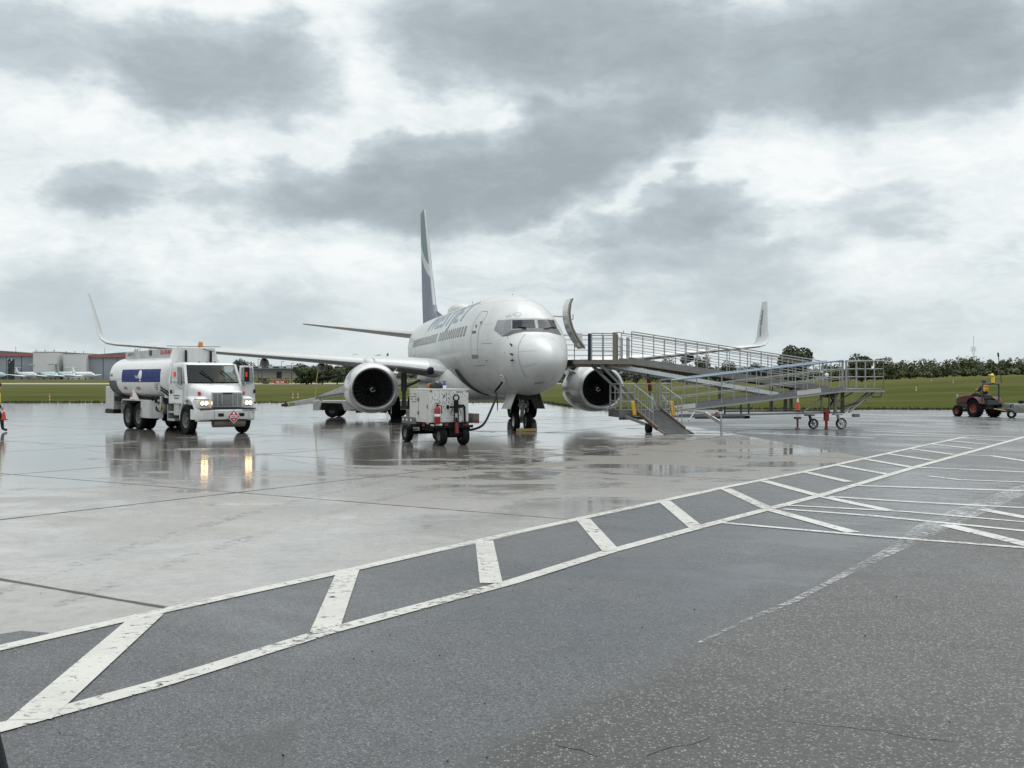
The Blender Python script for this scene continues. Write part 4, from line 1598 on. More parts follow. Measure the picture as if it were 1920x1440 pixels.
# small guide wheel and chassis below the bottom platform
mb = MB()
mb.tube([(4.0, 1.75, .16), (4.18, 1.75, .16)], .16, 16)
rb(mb, 'guide_wheel', BLACK, None, smooth=40)
mb = MB()
mb.beam((3.6, 3.6, .45), (5.4, 3.6, .45), .10, .12)
mb.beam((3.7, 3.2, .52), (4.1, 2.0, .28), .06, .10)
mb.beam((5.4, 3.6, .50), (12.7, 3.9, .60), .10, .06)
mb.beam((6.9, 4.4, .42), (9.0, 4.4, .42), .16, .09)
mb.beam((6.2, 4.2, .50), (8.8, 4.2, .50), .2, .12)
mb.beam((8.6, 5.6, .62), (12.9, 5.6, .62), .10, .07)
ch = rb(mb, 'chassis', pm('chassis_grey', (.26, .265, .26), .45, .3, amt=.15, dirt=.35))
mb = MB()
for u in (7.62, 8.85):
    mb.bb((u, 4.30, .37), (u + .24, 4.55, .475))
rb(mb, 'rubber_end', BLACK, ch)
# legs
LEGM = pm('leg_taupe', (.16, .157, .14), .5, .2, amt=.15)
for u, v, zt, zb_ in ((8.3, 5.3, 1.9, .62), (10.5, 5.4, 1.72, .62), (10.72, 4.6, 1.35, .62), (11.35, 5.4, 1.5, .62)):
    mb = MB()
    mb.beam((u, v, zt), (u, v, zb_), .14 if u < 9 else .10, .12, (0, 1, 0))
    rb(mb, 'support_leg', LEGM)
for u, v, zt, zb_ in ((8.05, 4.3, .98, .5), (8.72, 4.3, 1.02, .5), (8.95, 4.1, 1.05, .5), (11.7, 3.55, 1.38, .62), (12.05, 3.6, 1.40, .60)):
    mb = MB()
    mb.beam((u, v, zt), (u, v, zb_), .05, .05, (0, 1, 0))
    rb(mb, 'support_leg', LEGM)
for u, v in ((12.25, 3.5), (13.05, 4.4)):
    mb = MB()
    mb.beam((u, v, ZL - .12), (u, v, .55), .11, .11, (0, 1, 0))
    rb(mb, 'support_leg', LEGM)
mb = MB()
mb.tube([(10.95, 3.6, .62), (12.05, 3.6, 1.40)], .03, 8)
mb.tube([(13.95, 3.6, ZL - .12), (12.85, 3.55, .62)], .045, 8)
mb.tube([(13.82, 3.75, ZL - .12), (12.70, 3.65, .62)], .045, 8)
mb.tube([(13.2, 3.9, ZL - .14), (12.3, 3.9, .85)], .03, 8)
rb(mb, 'brace', STEEL, None, smooth=40)
mb = MB()
mb.beam((12.3, 4.2, ZL - .13), (12.75, 4.2, .75), .06, .05, (0, 1, 0))
mb.beam((12.75, 4.15, ZL - .13), (12.3, 4.15, .75), .06, .05, (0, 1, 0))
mb.beam((11.85, 3.9, ZL - .25), (12.5, 3.9, ZL - .25), .12, .18)
mb.beam((12.5, 3.6, .78), (13.6, 3.6, 1.08), .05, .05, (0, 1, 0))
rb(mb, 'scissor_link', pm('link_dark', (.05, .045, .045), .5, .3), None)
mb = MB()
mb.tube([(13.65, 3.3, ZL - .13), (13.7, 3.3, ZL - .32), (14.05, 3.3, ZL - .32), (14.12, 3.3, ZL - .12)], .02, 6)
rb(mb, 'foot_loop', DARKM, ld)
# jacks and wheels at the landing end
mb = MB()
mb.tube([(11.58, 2.95, .74), (11.58, 2.95, .32)], .105, 12)
mb.tube([(11.58, 2.95, .32), (11.58, 2.95, .03)], .05, 10)
mb.tube([(11.58, 2.95, .03), (11.58, 2.95, .005)], .09, 12)
mb.tube([(11.45, 2.9, .66), (11.7, 2.9, .66)], .05, 8)
rb(mb, 'red_jack', RED, None, smooth=40)
mb = MB()
mb.tube([(10.55, 3.25, .40), (10.55, 3.25, .05)], .04, 8)
mb.box((10.55, 3.25, .42), (.22, .18, .08))
mb.box((10.55, 3.25, .015), (.14, .14, .03))
rb(mb, 'jack_stand', pm('stand_oxide', (.075, .04, .045), .5), None)
for (u, v, r, dk) in ((11.15, 3.15, .20, 0), (12.14, 2.85, .215, 1)):
    mb = MB()
    n = 24
    for k in range(n):
        pass
    c = V((u, v, r))
    mb.lathe([(r * .80, -.045), (r * .95, -.05), (r, -.02), (r, .02), (r * .95, .05), (r * .80, .045), (r * .80, -.045)], c, (0, 1, 0), 28)
    mb.mat(1)
    mb.lathe([(r * .66, -.03), (r * .81, -.04), (r * .81, .04), (r * .66, .03), (r * .66, -.03)], c, (0, 1, 0), 24)
    mb.tube([c + V((0, -.06, 0)), c + V((0, .06, 0))], .04, 10)
    for k in range(5):
        a = 2 * pi * k / 5 + .4
        mb.beam(c, c + V((cos(a), 0, sin(a))) * r * .7, .03, .03, (0, 1, 0))
    w = rb(mb, 'caster_wheel', [TYRE, HUB if dk else pm('hub_dark', (.10, .10, .10), .5)], None, smooth=40)
    mb = MB()
    mb.beam(c + V((-.05, -.09, .02)), c + V((-.16, -.05, r + .12)), .05, .02, (0, 1, 0))
    mb.beam(c + V((-.05, .09, .02)), c + V((-.16, .05, r + .12)), .05, .02, (0, 1, 0))
    mb.box(c + V((-.16, 0, r + .13)), (.34, .22, .05))
    rb(mb, 'caster_fork', STEEL if dk else DARKM, w)
mb = MB()
mb.box((12.95, 3.2, .50), (.22, .2, .12))
rb(mb, 'light_box', STEELD, None)
# tow bar with its drop leg
TB = RO


def W2L(p):
    return RA.inverted() @ (V(p) - NOSE)


mb = MB()
tA = W2L(P(1322, 775, 39.2))
tB_ = W2L(P(1352, 793, 38.6))
tF = W2L(P(1353, 812, 38.6))
tF.z = .01
mb.beam(tA, tB_, .09, .11)
mb.tube([tB_ + V((0, 0, .02)), tF], .05, 8)
mb.tube([tB_, W2L(P(1352, 779, 38.6)), W2L(P(1347, 772, 38.6)), W2L(P(1343, 772, 38.7))], .03, 8)
mb.beam(W2L(P(1290, 770, 39.4)), tA, .08, .08)
mb.tube([W2L(P(1302, 773, 39.0)), W2L(P(1291, 789, 38.7))], .03, 6)
tb_ = rb(mb, 'tow_bar', pm('tow_bar_grey', (.33, .335, .33), .45, .3, dirt=.3), None, smooth=40)
mb = MB()
mb.tube([W2L(P(1334, 780, 38.7)), W2L(P(1345, 773, 38.7)), W2L(P(1344, 780, 38.7))], .03, 6)
rb(mb, 'tow_hook', pm('hook_rust', (.22, .10, .08), .6), tb_)
# small pale lamps on the landing rail
mb = MB()
for px, py, s_ in ((1540, 697, .045), (1550, 703, .07)):
    p = W2L(P(px, py, 42.3))
    mb.lathe([(.0, -s_), (s_, -s_ * .6), (s_, s_ * .6), (0, s_)], p, (0, 1, 0), 12)
rb(mb, 'reflector', pm('reflector_white', (.85, .85, .85), .25), None)

# ================================================================ FUEL TRUCK
TW = pm('truck_white_paint', (.56, .57, .57), .22, amt=.05, scale=1.4, coat=.4, dirt=.16)
TWD = pm('truck_white_grimy', (.42, .43, .42), .35, amt=.1, scale=3, dirt=.5)
CHROME = pm('chrome', (.62, .63, .64), .16, 1.)
TGLASS = pm('cab_glass', (.035, .045, .045), .04, spec=.8)
BLK = pm('black_plastic', (.012, .012, .013), .6, spec=.2)
UNDER = pm('chassis_black', (.010, .010, .010), .8, amt=.3, spec=.15)
TA = radians(-52)
TF = V((-9.62, 37.15, 0))
truck = empty('fuel_truck', TF, TA, 'white aviation fuel tanker truck with a blue band, headlights on', 'tanker truck')
# tank, x forward, y left, z up
TX0, TX1 = -9.05, -2.80
mb = MB()
rg = []
for x, k in ((TX0 - .14, .35), (TX0 - .12, .6), (TX0 - .07, .82), (TX0 + .0, .93), (TX0 + .12, .985), (TX0 + .3, 1.), (-7, 1), (-6, 1), (-5, 1), (TX1 - .45, 1), (TX1 - .25, .985), (TX1 - .1, .93), (TX1, .82)):
    rg.append([V((x, 1.14 * k * abs(cos(a)) ** .72 * (1 if cos(a) > 0 else -1), 1.92 + .83 * (.5 + .5 * k) * abs(sin(a)) ** .80 * (1 if sin(a) > 0 else -1))) for a in [2 * pi * i / 48 for i in range(48)]])
mb.loft(rg)
TBV = BVHTree.FromPolygons([V(p) for p in mb.v], mb.f)
tank = mb.build('tank', TW, truck, smooth=50)


def on_tank(x, z, off=.006):
    h = TBV.ray_cast(V((x, -4, z)), V((0, 1, 0)))
    p = h[0] if h[0] is not None else V((x, -1.1, z))
    return p + V((0, -off, 0))


def tpatch(mb, x0, x1, z0, z1, n=10, off=.006):
    g = [on_tank(x0 + (x1 - x0) * i / n, z0 + (z1 - z0) * j / 6, off) for i in range(n + 1) for j in range(7)]
    mb.add(g, [(i * 7 + j, i * 7 + j + 1, (i + 1) * 7 + j + 1, (i + 1) * 7 + j) for i in range(n) for j in range(6)])


mb = MB()
tpatch(mb, -7.45, -3.35, 1.78, 2.26, 14)
bd = mb.build('blue_band', pm('band_blue', (.010, .024, .135), .5, spec=.15), tank, smooth=50)
# white leaf shaped emblem with its script
mb = MB()
for k in range(8):
    z0, z1 = 1.90 + .33 * k / 8, 1.90 + .33 * (k + 1) / 8
    w0, w1 = [.19 * sin(pi * min(1, max(0, (z - 1.86) / .40))) ** .7 for z in (z0, z1)]
    mb.poly([on_tank(-5.40 - w0, z0, .012), on_tank(-5.40 + w0, z0, .012), on_tank(-5.40 + w1, z1, .012), on_tank(-5.40 - w1, z1, .012)])
mb.poly([on_tank(-5.50, 1.82, .012), on_tank(-5.30, 1.82, .012), on_tank(-5.34, 1.87, .012), on_tank(-5.46, 1.87, .012)])
vs, fs, w_ = text_geo('Valley', .01)
mb.add([on_tank(-5.95 + p.x / w_ * .62, 1.93 + p.y * .17, .016) for p in vs], fs)
mb.build('emblem', pm('emblem_white', (.72, .74, .76), .35), tank)
mb = MB()
for txt, x, z, h, wd in (('DANGER', -7.35, 1.50, .10, .36), ('DANGER', -5.95, 1.50, .10, .42)):
    vs, fs, w_ = text_geo(txt, .03)
    mb.add([on_tank(x + p.x / w_ * wd, z + p.y / .7 * h, .008) for p in vs], fs)
mb.build('red_lettering', pm('letter_red', (.42, .04, .04), .4), tank)
mb = MB()
rnd = random.Random(4)
for i in range(4):      # four lines too small to read
    x = -3.95
    while x < -3.40:
        w = rnd.uniform(.015, .05)
        tpatch(mb, x, x + w, 1.70 - i * .065, 1.735 - i * .065, 1, .008)
        x += w + .018
for x, z, w, h in ((-8.1, 1.98, .16, .12), (-7.75, 2.0, .10, .17)):
    pass
vs, fs, w_ = text_geo('1863', .03)
mb.add([on_tank(-8.85 + p.x / w_ * .3, 2.00 + p.y / .7 * .10, .008) for p in vs], fs)
mb.build('dark_lettering', pm('letter_slate', (.06, .07, .11), .4), tank)
# cut-away recess low at the rear corner
mb = MB()
cl = [(-8.98, 1.84), (-8.10, 1.84), (-8.08, 1.64), (-7.98, 1.44), (-7.80, 1.28), (-7.55, 1.20), (-7.95, 1.22), (-8.45, 1.30), (-8.78, 1.45), (-8.95, 1.62)]
cz = [(1.84, -8.98, -8.10), (1.72, -8.97, -8.09), (1.6, -8.94, -8.06), (1.5, -8.84, -8.02), (1.4, -8.70, -7.94), (1.32, -8.50, -7.86), (1.26, -8.28, -7.76), (1.22, -8.0, -7.62)]
g = [on_tank(a + (b - a) * i / 8, z, .014) for z, a, b in cz for i in range(9)]
mb.add(g, [(j * 9 + i, j * 9 + i + 1, j * 9 + i + 10, j * 9 + i + 9) for j in range(7) for i in range(8)])
mb.build('recess_panel', pm('recess_grey', (.06, .063, .065), .5, amt=.3, scale=3), tank)
mb = MB()
mb.tube([on_tank(x, z, .02) for x, z in [(-8.99, 1.82), (-8.95, 1.60), (-8.78, 1.44), (-8.45, 1.29), (-7.95, 1.215), (-7.5, 1.19)]], .022, 6)
mb.build('recess_rim', BLK, tank)
# walkway box along the top
mb = MB()
mb.loft([[(x, -.62, 2.66), (x, .62, 2.66), (x, .62, zt), (x, -.62, zt)] for x, zt in ((-8.55, 2.97), (TX1, 3.01))])
tb2 = mb.build('top_box', TWD, truck)
mb = MB()
for txt, x, z, h, wd in (('ACFT 2', -8.30, 2.74, .11, .75),):
    text_on(mb, txt, (x, -.628, z + .06), (1, 0, 0), (0, 0, 1), h, wd, .02)
mb.build('unit_number', pm('letter_navy', (.05, .07, .14), .4), tb2)
mb = MB()
text_on(mb, 'CALL-705-480-7103', (-4.75, -.628, 2.81), (1, 0, 0), (0, 0, 1), .15, 1.35, .03)
mb.build('red_lettering', pm('letter_red', (.42, .04, .04), .4), tb2)
mb = MB()
mb.bb((-5.85, -.64, 2.78), (-5.62, -.621, 2.98))
mb.build('vent_hatch', DARKM, tb2)
mb = MB()
for x in (-8.0, -7.75):
    mb.tube([(x, -.45, 2.9), (x, -.45, 3.02), (x + .1, -.45, 3.08), (x + .14, -.45, 2.95)], .018, 6)
for x in (-7.25, -5.95, -5.6):
    mb.tube([(x, -.5, 2.88), (x, -.5, 3.14)], .014, 6)
mb.tube([(-6.6, -.4, 2.92), (-6.5, -.4, 3.04), (-6.2, -.4, 3.06), (-6.05, -.4, 2.94)], .015, 6)
mb.build('grab_rail', STEEL, tb2)
# tall front head of the tank
mb = MB()
mb.loft([[(x, s_ * w, z) for s_, w, z in ((-1, wb, 1.22), (1, wb, 1.22), (1, wb, 2.0), (1, wb - .04, 2.45), (1, wt, 2.62), (1, wt - .1, zt), (-1, wt - .1, zt), (-1, wt, 2.62), (-1, wb - .04, 2.45), (-1, wb, 2.0))] for x, wb, wt, zt in ((TX1 - .55, .98, .80, 2.97), (TX1 + .0, .96, .78, 3.05), (TX1 + .06, .90, .74, 3.02))])
fh = mb.build('front_head', TW, truck, smooth=35)
for y in (-.46, .46):
    mb = MB()
    mb.tube([(TX1 + .14, y, 2.30), (TX1 + .16, y, 2.86), (TX1 + .12, y, 2.90)], .045, 10)
    mb.build('exhaust_stack', BLK, fh, smooth=40)
mb = MB()
mb.lathe([(.10, 0), (.10, .05), (.085, .06), (.08, .16), (.05, .20), (0, .205)], (TX1 - .1, .18, 3.05), (0, 0, 1), 16)
mb.build('beacon', pm('amber_beacon', (.34, .13, .03), .2, emit=(1., .42, .05), estr=.12), fh, smooth=50)
mb = MB()
mb.tube([(TX1 - .02, -1.1, 3.07), (TX1 - .02, .9, 3.07)], .010, 6)
mb.tube([(TX1 + .1, .2, 2.98), (TX1 + .12, .35, 2.93), (TX1 + .12, .6, 2.9)], .012, 6)
mb.build('antenna_wire', BLK, fh)

# cab
hwz = lambda z: .99 if z < 1.75 else .99 - (z - 1.75) * .14
mb = MB()
mb.loft([[(x, -.99, 1.02), (x, .99, 1.02), (x, .99, 1.74), (x, -.99, 1.74)] for x in (-3.30, -1.72)])
cab = mb.build('cab', TW, truck, smooth=30, bevel=.02)
cab.location = (.48, 0, 0)
cab.scale = (1, 1.04, 1)
mb = MB()
mb.loft([[(x, -w, z0), (x, w, z0), (x, w - .02, z0 + .05), (x, w - .12, z1), (x, -w + .12, z1), (x, -w + .02, z0 + .05)] for x, w, z0, z1 in ((-3.32, .90, 2.37, 2.45), (-3.2, .91, 2.37, 2.475), (-2.3, .91, 2.385, 2.485), (-2.10, .90, 2.375, 2.43), (-2.06, .88, 2.37, 2.39))])
mb.build('cab_roof', TW, cab, smooth=35)
mb = MB()
mb.loft([[(-3.30, -.97, 1.74), (-3.25, -.97, 1.74), (-3.25, .97, 1.74), (-3.30, .97, 1.74)], [(-3.30, -.90, 2.38), (-3.25, -.90, 2.38), (-3.25, .90, 2.38), (-3.30, .90, 2.38)]])
for s_ in (-1, 1):
    mb.beam((-1.79, s_ * .945, 1.73), (-2.10, s_ * .875, 2.40), .09, .08)
    mb.beam((-3.22, s_ * .965, 1.73), (-3.22, s_ * .885, 2.40), .08, .16, (1, 0, 0))
mb.build('cab_pillars', TW, cab)
mb = MB()
# windscreen as one slightly bowed pane
wsn = 8
q = []
for j, (x, z, w) in enumerate(((-1.775, 1.79, .88), (-2.075, 2.40, .82))):
    for i in range(wsn + 1):
        y = -w + 2 * w * i / wsn
        q.append((x + .045 - .05 * (y / w) ** 2 + .02, y, z))
mb.add(q, [(i, i + 1, wsn + 2 + i, wsn + 1 + i) for i in range(wsn)])


def glass_mat():
    m, t = newmat('windscreen_glass')
    f = t.n('ShaderNodeFresnel')
    f.inputs[0].default_value = 1.5
    g = t.n('ShaderNodeBsdfGlossy')
    g.inputs['Roughness'].default_value = .02
    tr = t.n('ShaderNodeBsdfTransparent')
    tr.inputs[0].default_value = (.36, .43, .41, 1)
    mx = t.n('ShaderNodeMixShader')
    t.put(mx.inputs[0], t.m('ADD', t.m('MULTIPLY', f.outputs[0], .45), .01))
    t.t.links.new(tr.outputs[0], mx.inputs[1])
    t.t.links.new(g.outputs[0], mx.inputs[2])
    t.out(mx.outputs[0])
    return m


WGL = glass_mat()
mb.build('windscreen', WGL, cab, smooth=60)
mb = MB()
mb.bb((-3.246, -.90, 1.70), (-3.235, .90, 2.385))
mb.bb((-3.2, -.90, 2.362), (-2.1, .90, 2.369))
mb.bb((-3.2, -.95, 1.741), (-1.80, .95, 1.75))
mb.build('cab_lining', pm('lining_dark', (.022, .024, .024), .8, spec=.1), cab)
mb = MB()
mb.bb((-2.25, -.92, 1.60), (-1.80, .92, 1.80))
mb.build('dashboard', pm('cab_interior_dark', (.03, .033, .033), .6, amt=.4, scale=2.), cab)
mb = MB()
for y in (-.52, .02, .55):
    mb.box((-2.98, y, 2.02), (.14, .40, .56), ry=-.12)
mb.build('seat_back', pm('seat_grey', (.16, .165, .16), .7), cab, bevel=.03)
mb = MB()
for y0, y1 in ((-.25, -.62), (.60, .22)):
    pass
for y in (-.02, .70):
    mb = MB()
    mb.tube([(-1.705, y, 1.81), (-1.76, y - .20, 2.01), (-1.83, y - .40, 2.2)], [.016, .020, .024], 6)
    mb.build('wiper', BLK, cab)
mb = MB()
for y in (-.28, 0, .28):
    mb = MB()
    mb.lathe([(.05, 0), (.04, .03), (0, .035)], (-2.35, y, 2.48), (0, 0, 1), 10)
    mb.build('clearance_light', DARKM, cab)
# doors: right one shut, left one standing open
for s_ in (-1, 1):
    if s_ < 0:
        T = M.Identity(4)
    else:
        T = M.Translation((-1.95, 1.0, 0)) @ M.Rotation(radians(-52), 4, 'Z') @ M.Translation((1.95, -1.0, 0))
    tf = lambda p: tuple(T @ V(p))
    yy = s_ * 1.005
    mb = MB()
    outl = [(-3.05, 1.06), (-1.96, 1.06), (-1.90, 1.80), (-2.12, 2.38), (-3.05, 2.38)]
    mb.loft([[tf((x, s_ * (hwz(z) + .004), z)) for x, z in outl], [tf((x, s_ * (hwz(z) + .030), z)) for x, z in outl]])
    d_ = mb.build('cab_door', TW, cab, bevel=.012)
    mb = MB()
    gl = [(-2.95, 1.80), (-2.02, 1.68), (-2.19, 2.31), (-2.95, 2.31)]
    mb.poly([tf((x, s_ * (hwz(z) + .034), z)) for x, z in gl])
    mb.poly([tf((x, s_ * (hwz(z) - .002), z)) for x, z in gl])
    mb.build('door_window', TGLASS if s_ < 0 else pm('open_door_glass', (.16, .19, .185), .06, spec=.8), d_)
    mb = MB()
    mb.bb(tf((-2.98, s_ * (1.02), 1.38)), tf((-2.90, s_ * (1.06), 1.52)))
    mb.build('door_handle', BLK, d_)
    # mirror on its tubular brackets
    mb = MB()
    ym = s_ * 1.22
    pts = [(-2.02, s_ * 1.02, 2.30), (-1.98, ym, 2.33), (-1.96, ym, 1.68), (-1.98, s_ * 1.03, 1.55)]
    mb.tube([tf(p) for p in pts], .016, 6)
    mb.tube([tf((-2.0, s_ * 1.03, 1.78)), tf((-1.97, ym, 2.30))], .012, 6)
    mr = mb.build('mirror_bracket', CHROME, d_)
    mb = MB()
    mb.box(tf((-1.97, s_ * 1.27, 2.06)), (.09, .17, .52), rz=0 if s_ < 0 else radians(-30))
    mb.build('mirror', TW if s_ < 0 else BLK, mr, bevel=.02)
    mb = MB()
    mb.box(tf((-1.91, s_ * 1.28, 2.06)), (.03, .06, .17))
    mb.build('marker_light', pm('marker_red', (.45, .03, .02), .25, emit=(1, .08, .03), estr=.25), mr)
mb = MB()
for z, x0, x1 in ((1.30, -2.75, -2.2), (1.21, -2.65, -2.3)):
    x = x0
    while x < x1:
        w = rnd.uniform(.02, .06)
        mb.bb((x, -1.038, z), (x + w, -1.034, z + .045))
        x += w + .02
mb.build('door_lettering', pm('letter_slate', (.06, .07, .11), .4), cab)

# hood with a raised centre and separate fenders
mb = MB()
rg = []
for x, w, z, zb in ((-1.27, .97, 1.745, 1.0), (-1.0, .89, 1.69, .98), (-.7, .78, 1.62, .95), (-.42, .68, 1.54, .92), (-.22, .62, 1.47, .90), (-.16, .59, 1.40, .90)):
    rg.append([(x, -w, zb), (x, w, zb), (x, w, z - .22), (x, w - .03, z - .10), (x, w - .16, z - .015), (x, 0, z), (x, -w + .16, z - .015), (x, -w + .03, z - .10), (x, -w, z - .22)])
mb.loft(rg)
hood = mb.build('hood', TW, truck, smooth=50, bevel=.05)
for s_ in (-1, 1):
    mb = MB()
    # fender arch around the front wheel
    n = 14
    rg = []
    for i in range(n + 1):
        a = pi * (-.02 + 1.04 * i / n)
        x, z = -1.05 + .66 * cos(a), .52 + .66 * sin(a)
        xo, zo = -1.05 + .86 * cos(a) * (1.0 if cos(a) > 0 else .86), .52 + .80 * sin(a)
        rg.append([(x, s_ * .52, z), (x, s_ * 1.04, z), (x * .5 + xo * .5, s_ * 1.06, (z + zo) / 2), (xo, s_ * .98, zo), (xo, s_ * .56, zo + .06)])
    mb.loft(rg)
    fd = mb.build('fender', TW, truck, smooth=45)
    mb = MB()
    mb.loft([[(-.20, s_ * .58, z0), (-.20, s_ * 1.02, z0), (-.62, s_ * 1.05, z0), (-.62, s_ * .58, z0)] for z0 in (.88, 1.22)])
    mb.loft([[(-.20, s_ * .58, 1.22), (-.20, s_ * 1.02, 1.22), (-.62, s_ * 1.05, 1.22), (-.62, s_ * .58, 1.22)], [(-.36, s_ * .6, 1.31), (-.36, s_ * .94, 1.29), (-.62, s_ * .96, 1.31), (-.62, s_ * .58, 1.33)]], (False, True))
    mb.build('fender_nose', TW, fd, smooth=35, bevel=.07)
    mb = MB()
    mb.box((-.190, s_ * .80, 1.08), (.03, .27, .19))
    hl = mb.build('headlight', CHROME, fd, bevel=.02)
    mb = MB()
    mb.lathe([(.0, .03), (.045, .022), (.058, 0)], (-.176, s_ * .86, 1.08), (1, 0, 0), 16)
    mb.lathe([(.0, .03), (.045, .022), (.06, 0)], (-.176, s_ * .73, 1.08), (1, 0, 0), 16)
    mb.build('lit_bulb', pm('headlight_glow', (.9, .85, .7), .2, emit=(1., .60, .22), estr=16.), hl)
    mb = MB()
    mb.box((-.62, s_ * .80, 1.40), (.07, .09, .14))
    mb.build('turn_light', pm('turn_red', (.38, .05, .02), .3), fd, bevel=.015)
mb = MB()
mb.bb((-.17, -.56, .93), (-.11, .56, 1.46))
gr = mb.build('grille', CHROME, truck, bevel=.02)
mb = MB()
for i, (y0, y1) in enumerate(((-.50, -.37), (-.32, -.21), (-.16, .16), (.21, .32), (.37, .50))):
    mb.bb((-.108, y0, .98), (-.104, y1, 1.41))
mb.build('grille_opening', BLK, gr)
mb = MB()
for i in range(22):
    z = .99 + i * .0195
    for y0, y1 in ((-.52, -.34), (-.31, -.19), (-.16, .16), (.19, .31), (.34, .52)):
        mb.bb((-.103, y0, z), (-.097, y1, z + .007))
for i in range(44):
    y = -.52 + i * .0242
    mb.bb((-.102, y, .98), (-.098, y + .006, 1.41))
mb.build('grille_bars', CHROME, gr)
mb = MB()
mb.prism([(-.098, y, z) for y, z in ((-.20, 1.42), (-.13, 1.37), (.13, 1.37), (.20, 1.42), (.12, 1.435), (-.12, 1.435))], (.02, 0, 0))
mb.build('badge', DARKM, gr)
# bumper with marker lettering
mb = MB()
mb.loft([[(x0, y, z) for x0, z in ((-.02 - b, .53), (0 - b, .60), (0 - b, .82), (-.03 - b, .87), (-.16 - b, .87), (-.16 - b, .53))] for y, b in ((-1.10, .48), (-1.06, .22), (-.92, .04), (-.3, 0), (.3, 0), (.90, .03), (1.0, .12))])
bu = mb.build('bumper', TW, truck, smooth=30)
mb = MB()
mb.bb((-.12, -1.0, .87), (-.02, 1.0, .905))
mb.build('bumper_gap', BLK, bu)
mb = MB()
for y in (-.28, .46):
    mb = MB()
    mb.box((.0, y, .68), (.03, .20, .11))
    mb.build('fog_light', BLK, bu, bevel=.01)
mb = MB()
text_on(mb, 'KEEP', (.008, .50, .80), (0, 1, 0), (0, 0, 1), .055, .20, .02)
text_on(mb, 'BACK 50', (-.006, .74, .80), (-.04, 1, 0), (0, 0, 1), .055, .28, .02)
text_on(mb, 'FT', (-.01, .84, .72), (-.04, 1, 0), (0, 0, 1), .05, .10, .02)
for y in (-.52, .72):
    mb.bb((.001, y, .54), (.003, y + .008, .86))
mb.build('bumper_lettering', DARKM, bu)
# hazard placard
mb = MB()
mb.box((.05, .15, .62), (.012, .34, .34), rx=pi / 4)
hp = mb.build('hazard_placard', pm('placard_silver', (.55, .55, .56), .4), bu)
mb = MB()
mb.box((.058, .15, .62), (.006, .29, .29), rx=pi / 4)
mb.build('placard_field', pm('placard_red', (.40, .03, .05), .4), hp)
mb = MB()
mb.bb((.061, .02, .575), (.064, .28, .665))
mb.poly([(.064, .15, .80), (.064, .10, .70), (.064, .15, .69), (.064, .20, .70)])
mb.poly([(.064, .12, .50), (.064, .18, .50), (.064, .18, .53), (.064, .12, .53)])
mb.build('placard_mark', pm('placard_white', (.75, .75, .72), .4), hp)
mb = MB()
text_on(mb, '1863', (.067, .05, .59), (0, 1, 0), (0, 0, 1), .06, .20, .02)
mb.build('placard_number', DARKM, hp)
# under the bumper: air tank
mb = MB()
mb.tube([(-.35, -.42, .40), (-.35, .70, .40)], .15, 18)
mb.build('air_tank', pm('tank_taupe', (.19, .175, .15), .45, .3), truck, smooth=45)
# frame and running gear
mb = MB()
for y in (-.42, .42):
    mb.beam((-9.4, y, .92), (-.3, y, .82), .09, .24)
for x in (-7.0, -5.82):
    mb.tube([(x, -1.0, .5), (x, 1.0, .5)], .11, 10)
    mb.lathe([(.0, -.2), (.2, -.12), (.22, 0), (.2, .12), (0, .2)], (x, 0, .5), (0, 1, 0), 14)
mb.tube([(-1.05, -.9, .5), (-1.05, .9, .5)], .08, 10)
mb.bb((-8.9, -.95, 1.03), (-2.8, .95, 1.20))
mb.bb((-2.7, -.6, .45), (-1.4, .6, 1.0))
mb.bb((-5.2, -.3, .55), (-2.8, .9, .95))
mb.build('chassis_frame', UNDER, truck)


def twheel(x, y, r=.50, w=.27, dual=False):
    mb = MB()
    wheel_mb(mb, V((x, y, r)), (0, 1, 0), r, w, .56)
    if dual:
        wheel_mb(mb, V((x, y - (.30 if y > 0 else -.30), r)), (0, 1, 0), r, w, .56)
    mb.mat(1)
    for k in range(8):
        a = 2 * pi * k / 8
        s_ = 1 if y > 0 else -1
        c = V((x + cos(a) * .15, y + s_ * w * .24, r + sin(a) * .15))
        mb.tube([c, c + V((0, s_ * .04, 0))], .018, 6)
    return mb.build('wheel', [TYRE, pm('truck_rim', (.10, .10, .095), .55, .2, dirt=.5)], truck, smooth=40)


for s_ in (-1, 1):
    twheel(-1.12, s_ * .97)
    for x in (-5.82, -7.0):
        twheel(x, s_ * .95, dual=True)
    # rear fender
    mb = MB()
    mb.loft([[(x, s_ * .55, z), (x, s_ * 1.10, z), (x, s_ * 1.10, z + .05), (x, s_ * .55, z + .05)] for x, z in ((-7.66, .55), (-7.64, .95), (-7.5, 1.08), (-5.35, 1.08), (-5.2, .95))])
    mb.build('rear_fender', TWD, truck, smooth=30)
    mb = MB()
    mb.loft([[(x, s_ * .72, z) for x, z in ((-5.19, .45), (-4.15, .45), (-4.15, 1.13), (-5.19, 1.13))], [(x, s_ * 1.08, z) for x, z in ((-5.54, .45), (-4.55, .45), (-4.55, 1.10), (-5.54, 1.13))]])
    mb.build('side_locker', TWD, truck, bevel=.02)
